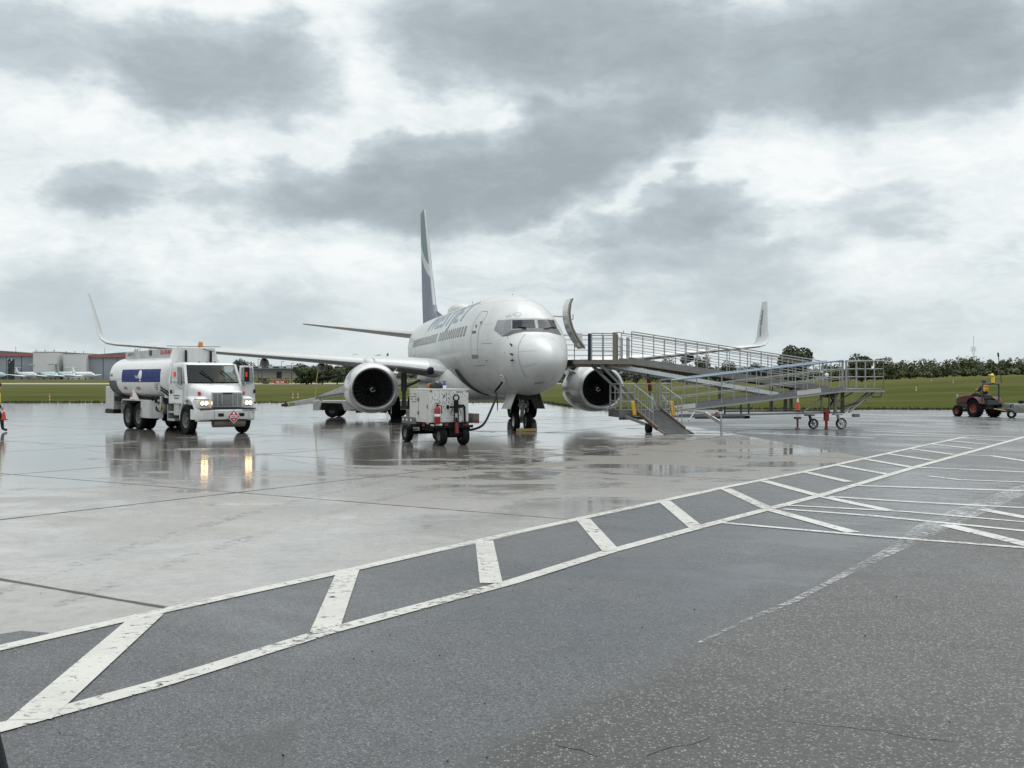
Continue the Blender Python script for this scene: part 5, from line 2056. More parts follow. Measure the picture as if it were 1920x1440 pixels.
# pump, meter and hoses
mb = MB()
mb.lathe([(.0, -.12), (.22, -.10), (.24, .0), (.22, .10), (.0, .14)], (-3.55, -.92, .86), (0, -1, 0), 20)
mb.lathe([(.12, -.2), (.14, .1), (.09, .18)], (-3.85, -.92, .84), (0, -1, 0), 16)
mb.tube([(-4.1, -.9, 1.05), (-3.9, -1.0, 1.12), (-3.65, -1.0, 1.1), (-3.5, -.95, 1.0)], .045, 8)
pump = mb.build('fuel_pump', pm('pump_grey', (.22, .22, .21), .4, .4, amt=.2), truck, smooth=45)
mb = MB()
mb.lathe([(0, .02), (.11, .015), (.12, 0)], (-3.55, -1.07, .86), (0, -1, 0), 18)
mb.build('brass_cover', pm('brass', (.36, .28, .15), .4, .5), pump)
mb = MB()
mb.tube([(-4.5, -1.0, 1.10), (-4.43, -1.06, 1.24), (-4.25, -1.06, 1.28), (-4.05, -1.0, 1.16)], .03, 8)
mb.build('hose', BLK, pump, smooth=45)
mb = MB()
mb.tube([(-2.72, -.95, 1.3), (-3.1, -1.06, 1.52), (-3.35, -1.1, 1.62)], .03, 8)
mb.build('hose', BLK, pump, smooth=45)
mb = MB()
mb.tube([(-2.72, -.95, 1.2), (-3.1, -1.05, 1.40), (-3.35, -1.1, 1.50)], .03, 8)
mb.build('hose', BLK, pump, smooth=45)
mb = MB()
mb.box((-3.4, -1.12, 1.58), (.14, .10, .24))
mb.box((-3.4, -1.08, 1.15), (.10, .08, .26))
mb.build('valve_box', TWD, pump, bevel=.02)
mb = MB()
mb.bb((-3.0, -1.0, .42), (-2.35, -.62, .50))
mb.bb((-3.0, -.98, .70), (-2.35, -.62, .76))
mb.bb((-3.03, -1.0, .42), (-2.99, -.62, 1.0))
mb.build('cab_step', pm('step_alloy', (.38, .38, .38), .4, .5), truck)
mb = MB()
mb.bb((-2.45, -.99, .62), (-1.95, -.70, 1.04))
mb.build('step_box', TWD, truck, bevel=.03)
# rear cabinet
mb = MB()
mb.bb((-10.0, -.95, .68), (-9.0, .95, 1.60))
rc = mb.build('rear_cabinet', TWD, truck, bevel=.03)
mb = MB()
mb.bb((-10.01, -.96, .52), (-8.99, .96, .68))
mb.build('cabinet_base', BLK, rc)
# folded paper-white cone shaped warning triangles on the locker
mb = MB()
mb.poly([(-6.55, -1.14, 1.13), (-6.20, -1.14, 1.13), (-6.40, -1.06, 1.58)])
mb.poly([(-6.20, -1.14, 1.13), (-6.05, -.95, 1.13), (-6.40, -1.06, 1.58)])
wt_ = mb.build('warning_triangle', pm('triangle_white', (.62, .60, .58), .5), truck)
mb = MB()
mb.poly([(-6.48, -1.143, 1.22), (-6.29, -1.143, 1.22), (-6.39, -1.105, 1.44)])
mb.build('triangle_mark', pm('letter_red', (.42, .04, .04), .4), wt_)

# ================================================================ GROUND POWER UNIT
GA = radians(-64)
gf = (G(830, 835.5) + G(870, 835.5)) / 2
GF = V((gf.x, gf.y + .12, 0))          # between the front wheels
gpu = empty('power_cart', GF, GA, 'white wheeled ground power cart with peeling front, by the jet nose', 'power unit')


def peel_mat():
    m, t = newmat('peeling_white_paint')
    co = t.n('ShaderNodeTexCoord').outputs['Object']
    x, y, z = t.sep(co)
    q = t.comb(t.m('MULTIPLY', x, 30.), t.m('ADD', t.m('MULTIPLY', y, 30.), t.m('MULTIPLY', z, 8.)), t.m('MULTIPLY', z, 11.))
    f = t.noise(q, 1., 3, .55)
    reg = t.noise(co, 1.6, 3, .5)
    front = t.rng(x, -.02, .03)
    k = t.m('MULTIPLY', t.rng(t.m('ADD', f, t.m('MULTIPLY', t.m('SUBTRACT', reg, .5), .55)), .585, .615), front)
    g = t.noise(co, 5., 6, .6)
    c = t.mix(t.rng(g, .3, .7), (.50, .515, .50), (.58, .59, .58))
    c = t.mix(k, c, (.06, .065, .07))
    t.out(t.bsdf(c, .32, 0, .5, None, .15))
    return m


GW = pm('cart_white_paint', (.48, .49, .47), .35, amt=.08, dirt=.2)
mb = MB()
mb.bb((-1.52, -.60, .66), (.06, .60, 1.60))
body = mb.build('housing', peel_mat(), gpu, bevel=.015)
body.location = (0, -.16, 0)
mb = MB()
mb.bb((-1.53, -.612, 1.57), (.065, .612, 1.615))
mb.build('roof_panel', GW, body, bevel=.008)
mb = MB()
for x0, x1 in ((-1.50, -.80), (-.76, -.04)):
    mb.bb((x0, -.612, .72), (x1, -.601, 1.54))
dd = mb.build('side_door', GW, body, bevel=.004)
mb = MB()
for x, z in ((-.74, 1.30), (-.74, .92), (-.83, 1.30), (-.83, .92)):
    mb.bb((x - .02, -.62, z - .05), (x + .02, -.612, z + .05))
mb.bb((-.10, -.625, 1.06), (-.06, -.612, 1.16))
mb.build('door_latch', DARKM, dd)
mb = MB()
for r_ in range(4):
    for c_ in range(4):
        if (r_ * 3 + c_) % 5:
            mb.bb((-1.42 + c_ * .13, -.617, 1.22 + r_ * .075), (-1.42 + c_ * .13 + .085, -.6125, 1.22 + r_ * .075 + .028))
mb.build('placard_marks', DARKM, dd)
mb = MB()
text_on(mb, 'GP-9', (.066, .22, 1.50), (0, 1, 0), (0, 0, 1), .05, .20, .02)
mb.build('unit_number', DARKM, body)
mb = MB()
for y in (-.56, .56):
    mb = MB()
    mb.box((.068, y, 1.55), (.01, .07, .06))
    mb.build('corner_plate', STEELD, body)
mb = MB()
mb.bb((-1.9, -.56, .50), (.12, .56, .66))
mb.bb((-1.2, -.50, .40), (-.3, .50, .50))
ud = mb.build('underframe', UNDER, gpu)
mb = MB()
mb.bb((-2.15, -.78, .58), (-1.0, -.60, .78))
mb.bb((-1.95, -.72, .70), (-1.52, .72, .98))
mb.bb((-.75, .60, .62), (.02, .80, .90))
mb.build('fender', pm('fender_grey', (.10, .105, .10), .5, .2, amt=.2), ud, bevel=.01)
W_ = [((.121, y - .1, .58), (.127, y + .1, .635)) for y in (-.50, .52)] + [((x - .06, -.786, .66), (x + .03, -.781, .72)) for x in (-2.0, -1.7, -1.35)] + [((-.6, -.61, .60), (-.38, -.602, .65)), ((-.25, -.61, .56), (.02, -.602, .61))]
R_ = [((.121, -.32, .57), (.128, -.22, .64)), ((-.9, -.61, .53), (-.7, -.602, .62)), ((.121, .25, .565), (.127, .38, .63)), ((.03, .62, .66), (.04, .78, .72))]
for nm, L_, m_ in (('white_reflector', W_, pm('reflector_white2', (.7, .7, .7), .3)), ('red_reflector', R_, pm('reflector_red', (.20, .015, .015), .35))):
    for a, b in L_:
        box_ = MB()
        box_.bb(a, b)
        box_.build(nm, m_, ud)
for x, y in ((-.10, -.34), (-.10, .34), (-2.40, -.50), (-2.40, .50)):
    mb = MB()
    wheel_mb(mb, V((x, y, .27)), (0, 1, 0), .27, .20, .5)
    mb.build('wheel', [TYRE, pm('hub_dull', (.11, .115, .115), .5, .2)], gpu, smooth=40)
mb = MB()
mb.tube([(-.10, -.3, .27), (-.10, .3, .27)], .05, 8)
mb.tube([(-2.40, -.5, .27), (-2.40, .5, .27)], .05, 8)
mb.bb((-2.45, -.1, .30), (-2.35, .1, .52))
mb.bb((-.22, -.16, .28), (.06, .16, .52))
mb.bb((-2.5, -.42, .46), (-1.6, .42, .56))
mb.build('axle', UNDER, gpu)
# tow bar standing upright at the front, with its ring
mb = MB()
mb.tube([(.24, .0, .42), (.20, .0, .80)], .035, 8)
mb.tube([(.20, -.06, .50), (.20, -.06, 1.0)], .018, 6)
mb.tube([(.20, .06, .50), (.20, .06, 1.0)], .018, 6)
mb.box((.19, 0, 1.10), (.07, .12, .34))
mb.tube([(.18, -.19, 1.10), (.18, .19, 1.10)], .028, 8)
mb.lathe([(.0, 0), (.06, .01), (.06, .05), (0, .06)], (.17, -.22, 1.10), (0, -1, 0), 10)
rr = [(.19, .085 * cos(a), 1.36 + .085 * sin(a)) for a in [2 * pi * i / 18 for i in range(19)]]
mb.tube(rr, .022, 6, cap=False)
for s_ in (-1, 1):
    mb.tube([(.18, s_ * .1, 1.06), (.18, s_ * .17, .88), (.18, s_ * .07, .86)], .010, 5)
tbr = mb.build('tow_bar', UNDER, gpu, smooth=40)
mb = MB()
mb.tube([(.24, 0, .36), (.21, 0, .66)], .055, 8)
mb.build('hitch', RED, tbr)
mb = MB()
mb.tube([(.13, .30, .60), (.10, .30, 1.10), (.085, .27, 1.14), (.08, .1, 1.14)], .03, 8)
mb.build('cable_guide', UNDER, gpu)


def g2w(p):
    return GF + M.Rotation(GA, 3, 'Z') @ V(p)


# things on and at the cart
ex = empty('fire_extinguisher', g2w((.16, -.56, .62)), GA, 'red fire extinguisher strapped to the front of the white power cart', 'extinguisher')
mb = MB()
mb.lathe([(0, 0), (.075, .005), (.085, .03), (.085, .40), (.06, .47), (.03, .50), (0, .50)], (0, 0, 0), (0, 0, 1), 18)
mb.mat(1).lathe([(.087, .22), (.087, .29)], (0, 0, 0), (0, 0, 1), 18)
eb = mb.build('cylinder_body', [pm('extinguisher_red', (.25, .015, .02), .35), pm('label_white', (.75, .75, .75), .4)], ex, smooth=40)
mb = MB()
mb.lathe([(.03, .50), (.03, .56), (0, .57)], (0, 0, 0), (0, 0, 1), 10)
mb.tube([(.0, .02, .55), (.03, .12, .50), (.03, .11, .30)], .014, 6)
mb.box((0, .0, .59), (.02, .13, .02))
mb.build('valve', BLACK, eb)
sb = empty('spray_bottle', g2w((-.62, -.02, 1.615)), GA, 'blue and white spray bottle standing on top of the power cart', 'bottle')
sb.scale = (.8, .8, .62)
mb = MB()
mb.lathe([(0, 0), (.06, .002), (.065, .02), (.065, .15), (0, .151)], (0, 0, 0), (0, 0, 1), 14)
mb.build('bottle_base', pm('bottle_white', (.65, .68, .7), .3), sb, smooth=40)
mb = MB()
mb.lathe([(.065, .15), (.06, .24), (.03, .29), (.03, .32), (0, .32)], (0, 0, 0), (0, 0, 1), 14)
mb.box((0, -.02, .335), (.04, .12, .05))
mb.build('bottle_top', pm('bottle_blue', (.02, .07, .24), .3), sb, smooth=40)
kb = empty('kit_bag', g2w((-1.05, -.10, 1.615)), GA, 'black and orange soft bag lying on the power cart roof', 'bag')
mb = MB()
mb.loft([[(x, y * k, z * k2) for y, z in ((-.13, .0), (-.16, .08), (-.1, .2), (.05, .24), (.15, .12), (.14, 0))] for x, k, k2 in ((-.24, .7, .6), (-.15, 1, .95), (0, 1.05, 1), (.15, 1, .9), (.25, .75, .6))])
mb.build('bag_body', pm('bag_black', (.02, .022, .028), .7), kb, smooth=60)
mb = MB()
mb.loft([[(x, y, z) for y, z in ((-.20, .0), (-.20, .11), (-.12, .16), (-.08, .02))] for x in (-.30, -.1)])
mb.build('bag_pocket', pm('bag_orange', (.25, .10, .03), .8), kb, smooth=60)
mb = MB()
mb.tube([(.1, -.05, .2), (.22, -.08, .2), (.33, -.08, .18)], .02, 6)
mb.build('bag_strap', pm('strap_beige', (.4, .33, .25), .7), kb)

# power cable from cart to the nose
soc_w = L2W(on_fus(*C5([(1192, 505)])[0], .05)[0])
c0 = g2w((-.45, .62, .50))
c1 = P(880, 806, 31.4)
mb = MB()
for dx in (0, .045):
    pts = [c0 + V((dx, 0, .05)), c1 + V((dx, 0, 0)), P(905, 797, 32.2), P(920, 770, 34.), P(931, 741, 36.), soc_w + V((-.25, -.05, -.34)), soc_w + V((-.08, -.05, -.12)), soc_w]
    sm = []
    for i in range(len(pts) - 1):
        p0, p1, p2, p3 = pts[max(i - 1, 0)], pts[i], pts[i + 1], pts[min(i + 2, len(pts) - 1)]
        for k in range(6):
            u = k / 6
            sm.append(.5 * ((2 * p1) + (p2 - p0) * u + (2 * p0 - 5 * p1 + 4 * p2 - p3) * u * u + (3 * p1 - p0 - 3 * p2 + p3) * u ** 3))
    sm.append(pts[-1])
    mb.tube(sm, .036 if dx == 0 else .022, 8)
tail = soc_w + V((-.22, -.06, -.40))
mb.tube([tail, tail + V((.06, -.02, -.35)), tail + V((.05, -.02, -.62))], [.015, .02, .012], 6)
o = mb.build('power_cable', pm('cable_black', (.008, .007, .009), .8, spec=.08), smooth=50)
tag(o, 'thick black power cable drooping from the power cart up to the jet nose', 'cable')

# chocks
def chock(loc, rz, label, mat):
    mb = MB()
    mb.loft([[(x, y, z) for x, z in ((-.09, .0), (.09, .0), (.05, .10), (-.05, .10))] for y in (-.36, .36)])
    o = mb.build('wheel_chock', mat, bevel=.01)
    o.location = loc
    o.rotation_euler = (0, 0, rz)
    tag(o, label, 'wheel chock', 'wheel chocks')
    return o


ck = chock(L2W((.06, 3.50, .01)), PSI + pi / 2, 'yellowish chock in front of the nose wheels', pm('chock_ochre', (.30, .22, .09), .6))
chock(L2W((-3.2, 15.85, .01)), PSI + pi / 2, 'black chock at the main wheels beside the left-hand engine', BLACK)


# ---- traffic cones
ORANGE = pm('cone_orange', (.50, .055, .02), .45, amt=.1)
CWHITE = pm('cone_collar', (.62, .60, .56), .4)


def cone(loc, h, label, gray_top=False):
    t = empty('traffic_cone', loc, 0, label, 'traffic cone', 'traffic cones')
    mb = MB()
    r = h * .19
    mb.lathe([(r, .03), (r * .55, h * .52), (r * .36, h * .74), (r * .14, h), (0, h)], (0, 0, 0), (0, 0, 1), 20)
    b = mb.build('cone_body', ORANGE, t, smooth=50)
    mb = MB()
    mb.lathe([(r * .45, h * .66), (r * .20, h * .95)], (0, 0, 0), (0, 0, 1), 20)
    mb.build('collar', CWHITE, b, smooth=50)
    mb = MB()
    mb.bb((-r * 1.35, -r * 1.35, 0), (r * 1.35, r * 1.35, .03))
    mb.build('cone_base', pm('cone_base_dark', (.05, .02, .02), .6), t, bevel=.01)
    return t


cone(G(1496, 772), .84, 'orange traffic cone with white collar standing behind the ramp legs')

# ================================================================ BELT LOADER behind the engine
bl0 = G(620, 783)
LA = radians(-4)
ldr = empty('belt_loader', (bl0.x, bl0.y + .8, 0), LA, 'pale grey belt loader with a long boom, half hidden behind the engine', 'belt loader')
LW = pm('loader_pale_paint', (.55, .555, .53), .35, amt=.08, dirt=.25)
mb = MB()
mb.loft([[(x, y, z) for x, z in ((-.82, .36), (-.82, .82), (4.6, .86), (4.6, .40), (.75, .34), (.62, .70), (-.38, .72), (-.50, .36))] for y in (-.85, .85)])
lb = mb.build('loader_body', LW, ldr, bevel=.02)
mb = MB()
mb.bb((-.40, -.80, .36), (.64, .80, .70))
mb.build('wheel_arch', BLK, lb)
for x in (.12, 3.25):
    for y in (-.72, .72):
        mb = MB()
        wheel_mb(mb, V((x, y, .37)), (0, 1, 0), .37, .26, .45)
        mb.build('wheel', [TYRE, pm('hub_black', (.05, .05, .05), .5)], ldr, smooth=40)
# boom: long trough rising to the right
mb = MB()
b0, b1 = V((-2.25, -.1, .62)), V((-.70, -.1, .90))
b2 = V((4.3, -.1, 1.72))
mb.beam(b0, b1 + V((.1, 0, 0)), .75, .22, (0, 0, 1))
bm_ = mb.build('boom_tip', LW, ldr, bevel=.02)
mb = MB()
mb.beam(b0 + V((-.12, -.02, -.02)), b0 + V((.06, -.02, .01)), .78, .18)
mb.tube([b0 + V((-.18, -.45, -.02)), b0 + V((-.18, .45, -.02))], .07, 10)
mb.mat(1).box(b0 + V((.28, -.385, .05)), (.26, .012, .12), ry=-.17)
mb.build('boom_bumper', [pm('bumper_maroon', (.09, .03, .035), .5), pm('label_yellow_green', (.30, .30, .06), .5)], bm_)
mb = MB()
mb.beam(b1 + V((-.1, 0, .06)), b2, .80, .10)
bt = mb.build('conveyor_boom', pm('boom_slate', (.18, .20, .22), .4, .2), ldr)
mb = MB()
mb.loft([[b1 + V((-.05, y, .11)), b1 + V((1.9, y, .92)), b1 + V((2.6, y, .95)), b2 + V((0, y, .1))] for y in (-.36, .36)])
mb.build('boom_cover', LW, bt)
mb = MB()
mb.tube([b1 + V((-.08, -.4, .05)), b1 + V((-.02, -.4, .95)), b1 + V((.1, -.4, 1.70)), b1 + V((.3, -.4, 1.76)), b1 + V((3.2, -.4, 2.2))], .026, 6)
mb.build('guard_rail', pm('rail_ochre', (.42, .33, .10), .5), bt)
mb = MB()
mb.tube([b1 + V((.05, -.4, 1.03)), b1 + V((2.8, -.4, 1.38))], .045, 8)
mb.build('belt_rail', BLACK, bt)
mb = MB()
mb.bb((1.05, -.86, .34), (4.2, -.84, .40))
for k in range(5):
    mb.bb((1.3 + k * .6, -.8, .24), (1.6 + k * .6, -.5, .36))
mb.build('under_tray', UNDER, lb)

# ================================================================ PEOPLE
def person(name, loc, rz, J, cols, label, group=None, scale=1.):
    """one skinned body from a joint table; cols: face colour slots by bone"""
    root = empty(name, loc, rz, label, 'person', group)
    bones = [('pelvis', 'waist', 'b'), ('waist', 'chest', 't'), ('chest', 'neck', 't'), ('neck', 'head', 's'), ('head', 'crown', 's'),
             ('chest', 'shl', 't'), ('shl', 'ell', 't'), ('ell', 'wrl', 't'), ('wrl', 'hal', 's'), ('chest', 'shr', 't'), ('shr', 'elr', 't'), ('elr', 'wrr', 't'), ('wrr', 'har', 's'),
             ('pelvis', 'hil', 'b'), ('hil', 'knl', 'b'), ('knl', 'anl', 'b'), ('anl', 'tol', 'f'), ('pelvis', 'hir', 'b'), ('hir', 'knr', 'b'), ('knr', 'anr', 'b'), ('anr', 'tor', 'f')]
    R = dict(pelvis=.155, waist=.145, chest=.165, neck=.065, head=.098, crown=.085, shl=.085, shr=.085, ell=.060, elr=.060, wrl=.040, wrr=.040, hal=.038, har=.038,
             hil=.105, hir=.105, knl=.075, knr=.075, anl=.055, anr=.055, tol=.045, tor=.045)
    names = list(J)
    idx = {n: i for i, n in enumerate(names)}
    me = bpy.data.meshes.new('sk')
    me.from_pydata([J[n] for n in names], [(idx[a], idx[b]) for a, b, _ in bones], [])
    ob = bpy.data.objects.new('sk', me)
    COL.objects.link(ob)
    md = ob.modifiers.new('skin', 'SKIN')
    for i, n in enumerate(names):
        me.skin_vertices[0].data[i].radius = (R[n], R[n] * (.72 if n in ('chest', 'waist', 'pelvis') else 1))
        me.skin_vertices[0].data[i].use_root = n == 'pelvis'
    md.use_smooth_shade = True
    ss = ob.modifiers.new('sub', 'SUBSURF')
    ss.levels = 2
    dg = bpy.context.evaluated_depsgraph_get()
    dg.update()
    out = bpy.data.meshes.new_from_object(ob.evaluated_get(dg))
    bpy.data.objects.remove(ob)
    bpy.data.meshes.remove(me)
    # fingers grow out of each palm
    mb = MB()
    mb.v = [tuple(v.co) for v in out.vertices]
    mb.f = [list(p.vertices) for p in out.polygons]
    mb.mi = [0] * len(mb.f)
    bpy.data.meshes.remove(out)
    slot = {'s': 0, 't': 1, 'b': 2, 'f': 3}
    segs = [(V(J[a]), V(J[b]), slot[k], R[b]) for a, b, k in bones]
    for fi, f in enumerate(mb.f):
        c = sum((V(mb.v[i]) for i in f), V()) / len(f)
        best = min(segs, key=lambda s: ((c - (s[0] + (s[1] - s[0]) * max(0, min(1, (c - s[0]).dot(s[1] - s[0]) / max((s[1] - s[0]).length_squared, 1e-6))))).length - s[3] * .5))
        mb.mi[fi] = best[2]
    mb.mat(0)
    for w_, h_ in (('wrl', 'hal'), ('wrr', 'har')):
        w, h = V(J[w_]), V(J[h_])
        d = (h - w).normalized()
        sd = d.cross(V((1, 0, 0)))
        sd = sd.normalized() if sd.length > .1 else V((0, 1, 0))
        cu = d.cross(sd)
        for k, ln in enumerate((.062, .076, .08, .07)):
            b = h + sd * (k - 1.5) * .019
            mb.tube([b, b + d * ln * .5 + cu * .006, b + d * ln * .8 + cu * .024, b + d * ln * .95 + cu * .042], [.010, .0095, .008, .006], 6)
        b = w.lerp(h, .4) + sd * -.034
        mb.tube([b, b + d * .035 - sd * .022, b + d * .065 - sd * .020 + cu * .02], [.011, .010, .007], 6)
    # face: nose, ears, eyes, mouth
    hd, cr, nk = V(J['head']), V(J['crown']), V(J['neck'])
    up = (cr - nk).normalized()
    fw = V(J.get('face', (0, 1, 0)))
    return root, mb, hd, up


SKIN = pm('skin', (.42, .25, .18), .5, amt=.1)
CLOTH_K = pm('black_workwear', (.018, .018, .022), .8, amt=.25)
TROU = pm('dark_trousers', (.020, .021, .026), .8, amt=.25)
BOOT = pm('black_boots', (.014, .013, .013), .5)
HIVY = pm('hivis_yellow', (.55, .52, .06), .6)
HIVO = pm('hivis_orange', (.68, .13, .02), .6)
HAIR = pm('dark_hair', (.018, .013, .010), .6)


def finish(root, mb, hd, up, fw, right, hat=None, vest=None):
    fw, right = V(fw), V(right)
    # features
    mb.mat(0)
    mb.loft([[hd + fw * .088 + up * .015 + right * x * .012 + up * z * .02 for x, z in ((-1, -1), (1, -1), (0, 1))], [hd + fw * .118 - up * .01 + right * x * .008 + up * z * .006 for x, z in ((-1, -1), (1, -1), (0, 1))]])
    for s_ in (-1, 1):
        mb.lathe([(.0, .012), (.022, .006), (.028, -.004), (0, -.012)], hd + right * s_ * .098, right * s_, 10)
    mb.mat(4)
    for s_ in (-1, 1):
        mb.lathe([(0, .006), (.010, .002), (.012, -.004)], hd + fw * .090 + up * .025 + right * s_ * .034, fw, 8)
    mb.mat(0)
    b = mb.build('body', [SKIN, CLOTH_K, TROU, BOOT, BLACK], root, smooth=70)
    hm = MB()
    n = 20
    rg = []
    for r, z, o in ((.112, .0, -.022), (.118, .05, -.016), (.108, .10, -.008), (.07, .138, 0), (.01, .15, 0)):
        rg.append([hd + up * z + fw * (o + r * cos(a)) + right * r * .92 * sin(a) for a in [2 * pi * i / n for i in range(n)]])
    hm.loft(rg, (False, True))
    hm.build('hair', HAIR if hat is None else hat, root, smooth=60)
    return b


def vest(root, c, hw, hd_, h, mats, rz=0., fw=(0, 1, 0), band=.2):
    """a sleeveless high-visibility vest round the trunk"""
    mb = MB()
    rg = []
    for k, (z, s_) in enumerate(((0, .95), (.12, .95), (.20, .97), (.27, 1.), (h - .08, 1.02), (h, .8))):
        rg.append([V(c) + V((hw * s_ * cos(a), hd_ * s_ * sin(a), z)) for a in [2 * pi * i / 40 for i in range(40)]])
    mb.loft(rg, (False, False))
    for i, f in enumerate(mb.f):
        p = sum((V(mb.v[j]) for j in f), V()) / len(f) - V(c)
        mb.mi[i] = 1 if abs(abs(p.x) - hw * .55) < hw * band or .12 < p.z < .2 else 0
    return mb.build('vest', mats, root, smooth=50)


# walker at the left edge, mid-stride towards the right, carrying a cone
Jw = dict(pelvis=(0, 0, .93), waist=(0, .02, 1.08), chest=(0, .05, 1.30), neck=(0, .07, 1.47), head=(0, .11, 1.62), crown=(0, .11, 1.69),
          shl=(-.19, .05, 1.40), ell=(-.25, -.06, 1.14), wrl=(-.22, .10, .93), hal=(-.21, .14, .86), shr=(.19, .05, 1.40), elr=(.25, .02, 1.13), wrr=(.24, .19, .90), har=(.24, .23, .84),
          hil=(-.10, 0, .90), knl=(-.11, .22, .52), anl=(-.11, .26, .10), tol=(-.11, .42, .05), hir=(.10, 0, .90), knr=(.11, -.02, .50), anr=(.11, -.26, .16), tor=(.12, -.14, .05))
wl_ = G(-10, 810)
root, mb, hd, up = person('person', (wl_.x, wl_.y, 0), radians(-64), Jw, None, 'person in black workwear and yellow striped vest walking with a cone, at the left edge')
finish(root, mb, hd, up, (0, 1, 0), (1, 0, 0))
vest(root, (0, .05, .98), .20, .155, .46, [pm('vest_black', (.03, .03, .032), .8), HIVY])
hw = M.Rotation(radians(-64), 3, 'Z') @ V((.24, .25, .84)) + V((wl_.x, wl_.y, 0))
cone((hw.x + .02, hw.y + .05, .42), .46, 'orange traffic cone carried in the hand of the walking person')

# driver behind the truck windscreen
Jd = dict(pelvis=(0, 0, .0), waist=(0, .02, .14), chest=(0, .03, .34), neck=(0, .04, .50), head=(0, .07, .64), crown=(0, .07, .71),
          shl=(-.18, .03, .43), ell=(-.24, .14, .22), wrl=(-.14, .36, .26), hal=(-.13, .43, .28), shr=(.18, .03, .43), elr=(.24, .14, .22), wrr=(.14, .36, .26), har=(.13, .43, .28),
          hil=(-.09, .02, -.02), knl=(-.10, .42, .0), anl=(-.10, .45, -.38), tol=(-.10, .60, -.42), hir=(.09, .02, -.02), knr=(.10, .42, .0), anr=(.10, .45, -.38), tor=(.10, .60, -.42))


# ================================================================ TRACTOR
TRA = atan2(.956, -.29)
tg = (G(1834, 782) + G(1868, 782)) / 2
trac = empty('tractor', (tg.x, tg.y + .3, 0), TRA, 'small orange tractor with a roll bar and yellow beacon, driving away', 'tractor')
TO = pm('tractor_orange', (.075, .022, .015), .6, amt=.1, dirt=.2)
TGR = pm('tractor_grey', (.045, .047, .05), .5, amt=.2)
for x, y, r, w in ((0, -.55, .44, .36), (0, .55, .44, .36), (1.42, -.45, .27, .22), (1.42, .45, .27, .22)):
    mb = MB()
    wheel_mb(mb, V((x, y, r)), (0, 1, 0), r, w, .55)
    mb.mat(0)
    for k in range(18):
        a = 2 * pi * k / 18
        for s_ in (-1, 1):
            mb.box((x + cos(a) * r, y + s_ * w * .24, r + sin(a) * r), (.035, w * .44, .05), ry=-a + pi / 2)
    mb.build('wheel', [TYRE, pm('rim_orange', (.17, .028, .014), .45, dirt=.3)], trac, smooth=30)
mb = MB()
mb.loft([[(x, -w, z0), (x, w, z0), (x, w, z1 - .08), (x, w - .08, z1), (x, -w + .08, z1), (x, -w, z1 - .08)] for x, w, z0, z1 in ((.62, .28, .72, 1.16), (1.2, .27, .70, 1.12), (1.7, .25, .66, 1.02), (1.82, .22, .62, .92))])
mb.build('hood', TO, trac, smooth=35)
mb = MB()
mb.bb((-.35, -.22, .40), (1.75, .22, .72))
mb.bb((1.35, -.40, .22), (1.5, .40, .34))
mb.bb((-.2, -.5, .38), (.2, .5, .5))
mb.bb((.2, -.50, .50), (.75, .50, .56))
mb.build('frame', TGR, trac)
for s_ in (-1, 1):
    mb = MB()
    n = 8
    mb.loft([[(.52 * cos(a), s_ * .36, .46 + .52 * sin(a)), (.52 * cos(a), s_ * .74, .46 + .52 * sin(a)), (.55 * cos(a), s_ * .74, .46 + .55 * sin(a)), (.55 * cos(a), s_ * .36, .46 + .55 * sin(a))] for a in [pi * (.12 + .75 * i / n) for i in range(n + 1)]])
    mb.build('fender', TO, trac, smooth=40)
mb = MB()
mb.bb((-.20, -.24, .80), (.25, .24, .90))
mb.box((-.22, 0, 1.0), (.10, .40, .24), ry=-.15)
mb.build('seat', TGR, trac, bevel=.03)
mb = MB()
mb.tube([(.60, 0, 1.0), (.48, 0, 1.18)], .03, 8)
mb.tube([(.47 + .15 * sin(.5) * cos(a), .17 * sin(a), 1.2 + .08 * cos(a)) for a in [2 * pi * i / 16 for i in range(17)]], .016, 6, cap=False)
mb.build('steering_wheel', BLACK, trac)
mb = MB()
mb.tube([(-.42, -.50, .62), (-.42, -.50, 1.55), (-.45, -.46, 1.66)], .040, 8)
mb.tube([(-.42, .50, .62), (-.42, .50, 1.55), (-.45, .46, 1.66)], .040, 8)
mb.tube([(-.45, -.46, 1.66), (-.45, .46, 1.66)], .040, 8)
rp = mb.build('roll_bar', TGR, trac, smooth=40)
mb = MB()
mb.lathe([(0, 0), (.09, .005), (.085, .30), (.05, .32), (0, .33)], (-.45, -.12, 1.70), (0, 0, 1), 14)
mb.lathe([(0, 0), (.10, .02), (.09, .10), (.03, .15), (0, .16)], (-.44, -.08, 2.02), (0, 0, 1), 14)
mb.tube([(-.44, -.1, 2.08), (-.44, .14, 2.1)], .035, 8)
mb.build('beacon', pm('beacon_yellow', (.62, .47, .06), .35), rp, smooth=40)
mb = MB()
mb.bb((-.62, -.34, .62), (-.45, .34, .84))
mb.build('rear_hitch', TGR, trac)
# driver
Jt = {k: (v[0], v[1], v[2] + .98) for k, v in Jd.items()}
T2 = lambda p: V(tg + V((0, .3, 0))) + M.Rotation(TRA, 3, 'Z') @ V(p)
loc = T2((-.02, 0, 0))
root, mb, hd, up = person('person', (loc.x, loc.y, .10), TRA - pi / 2, Jt, None, 'person in an orange vest and black cap driving the small orange tractor')
finish(root, mb, hd, up, (0, 1, 0), (1, 0, 0), hat=pm('black_cap', (.016, .016, .018), .7))
vest(root, (0, .02, .98 + .20), .205, .16, .30, [HIVO, HIVY], band=.075)

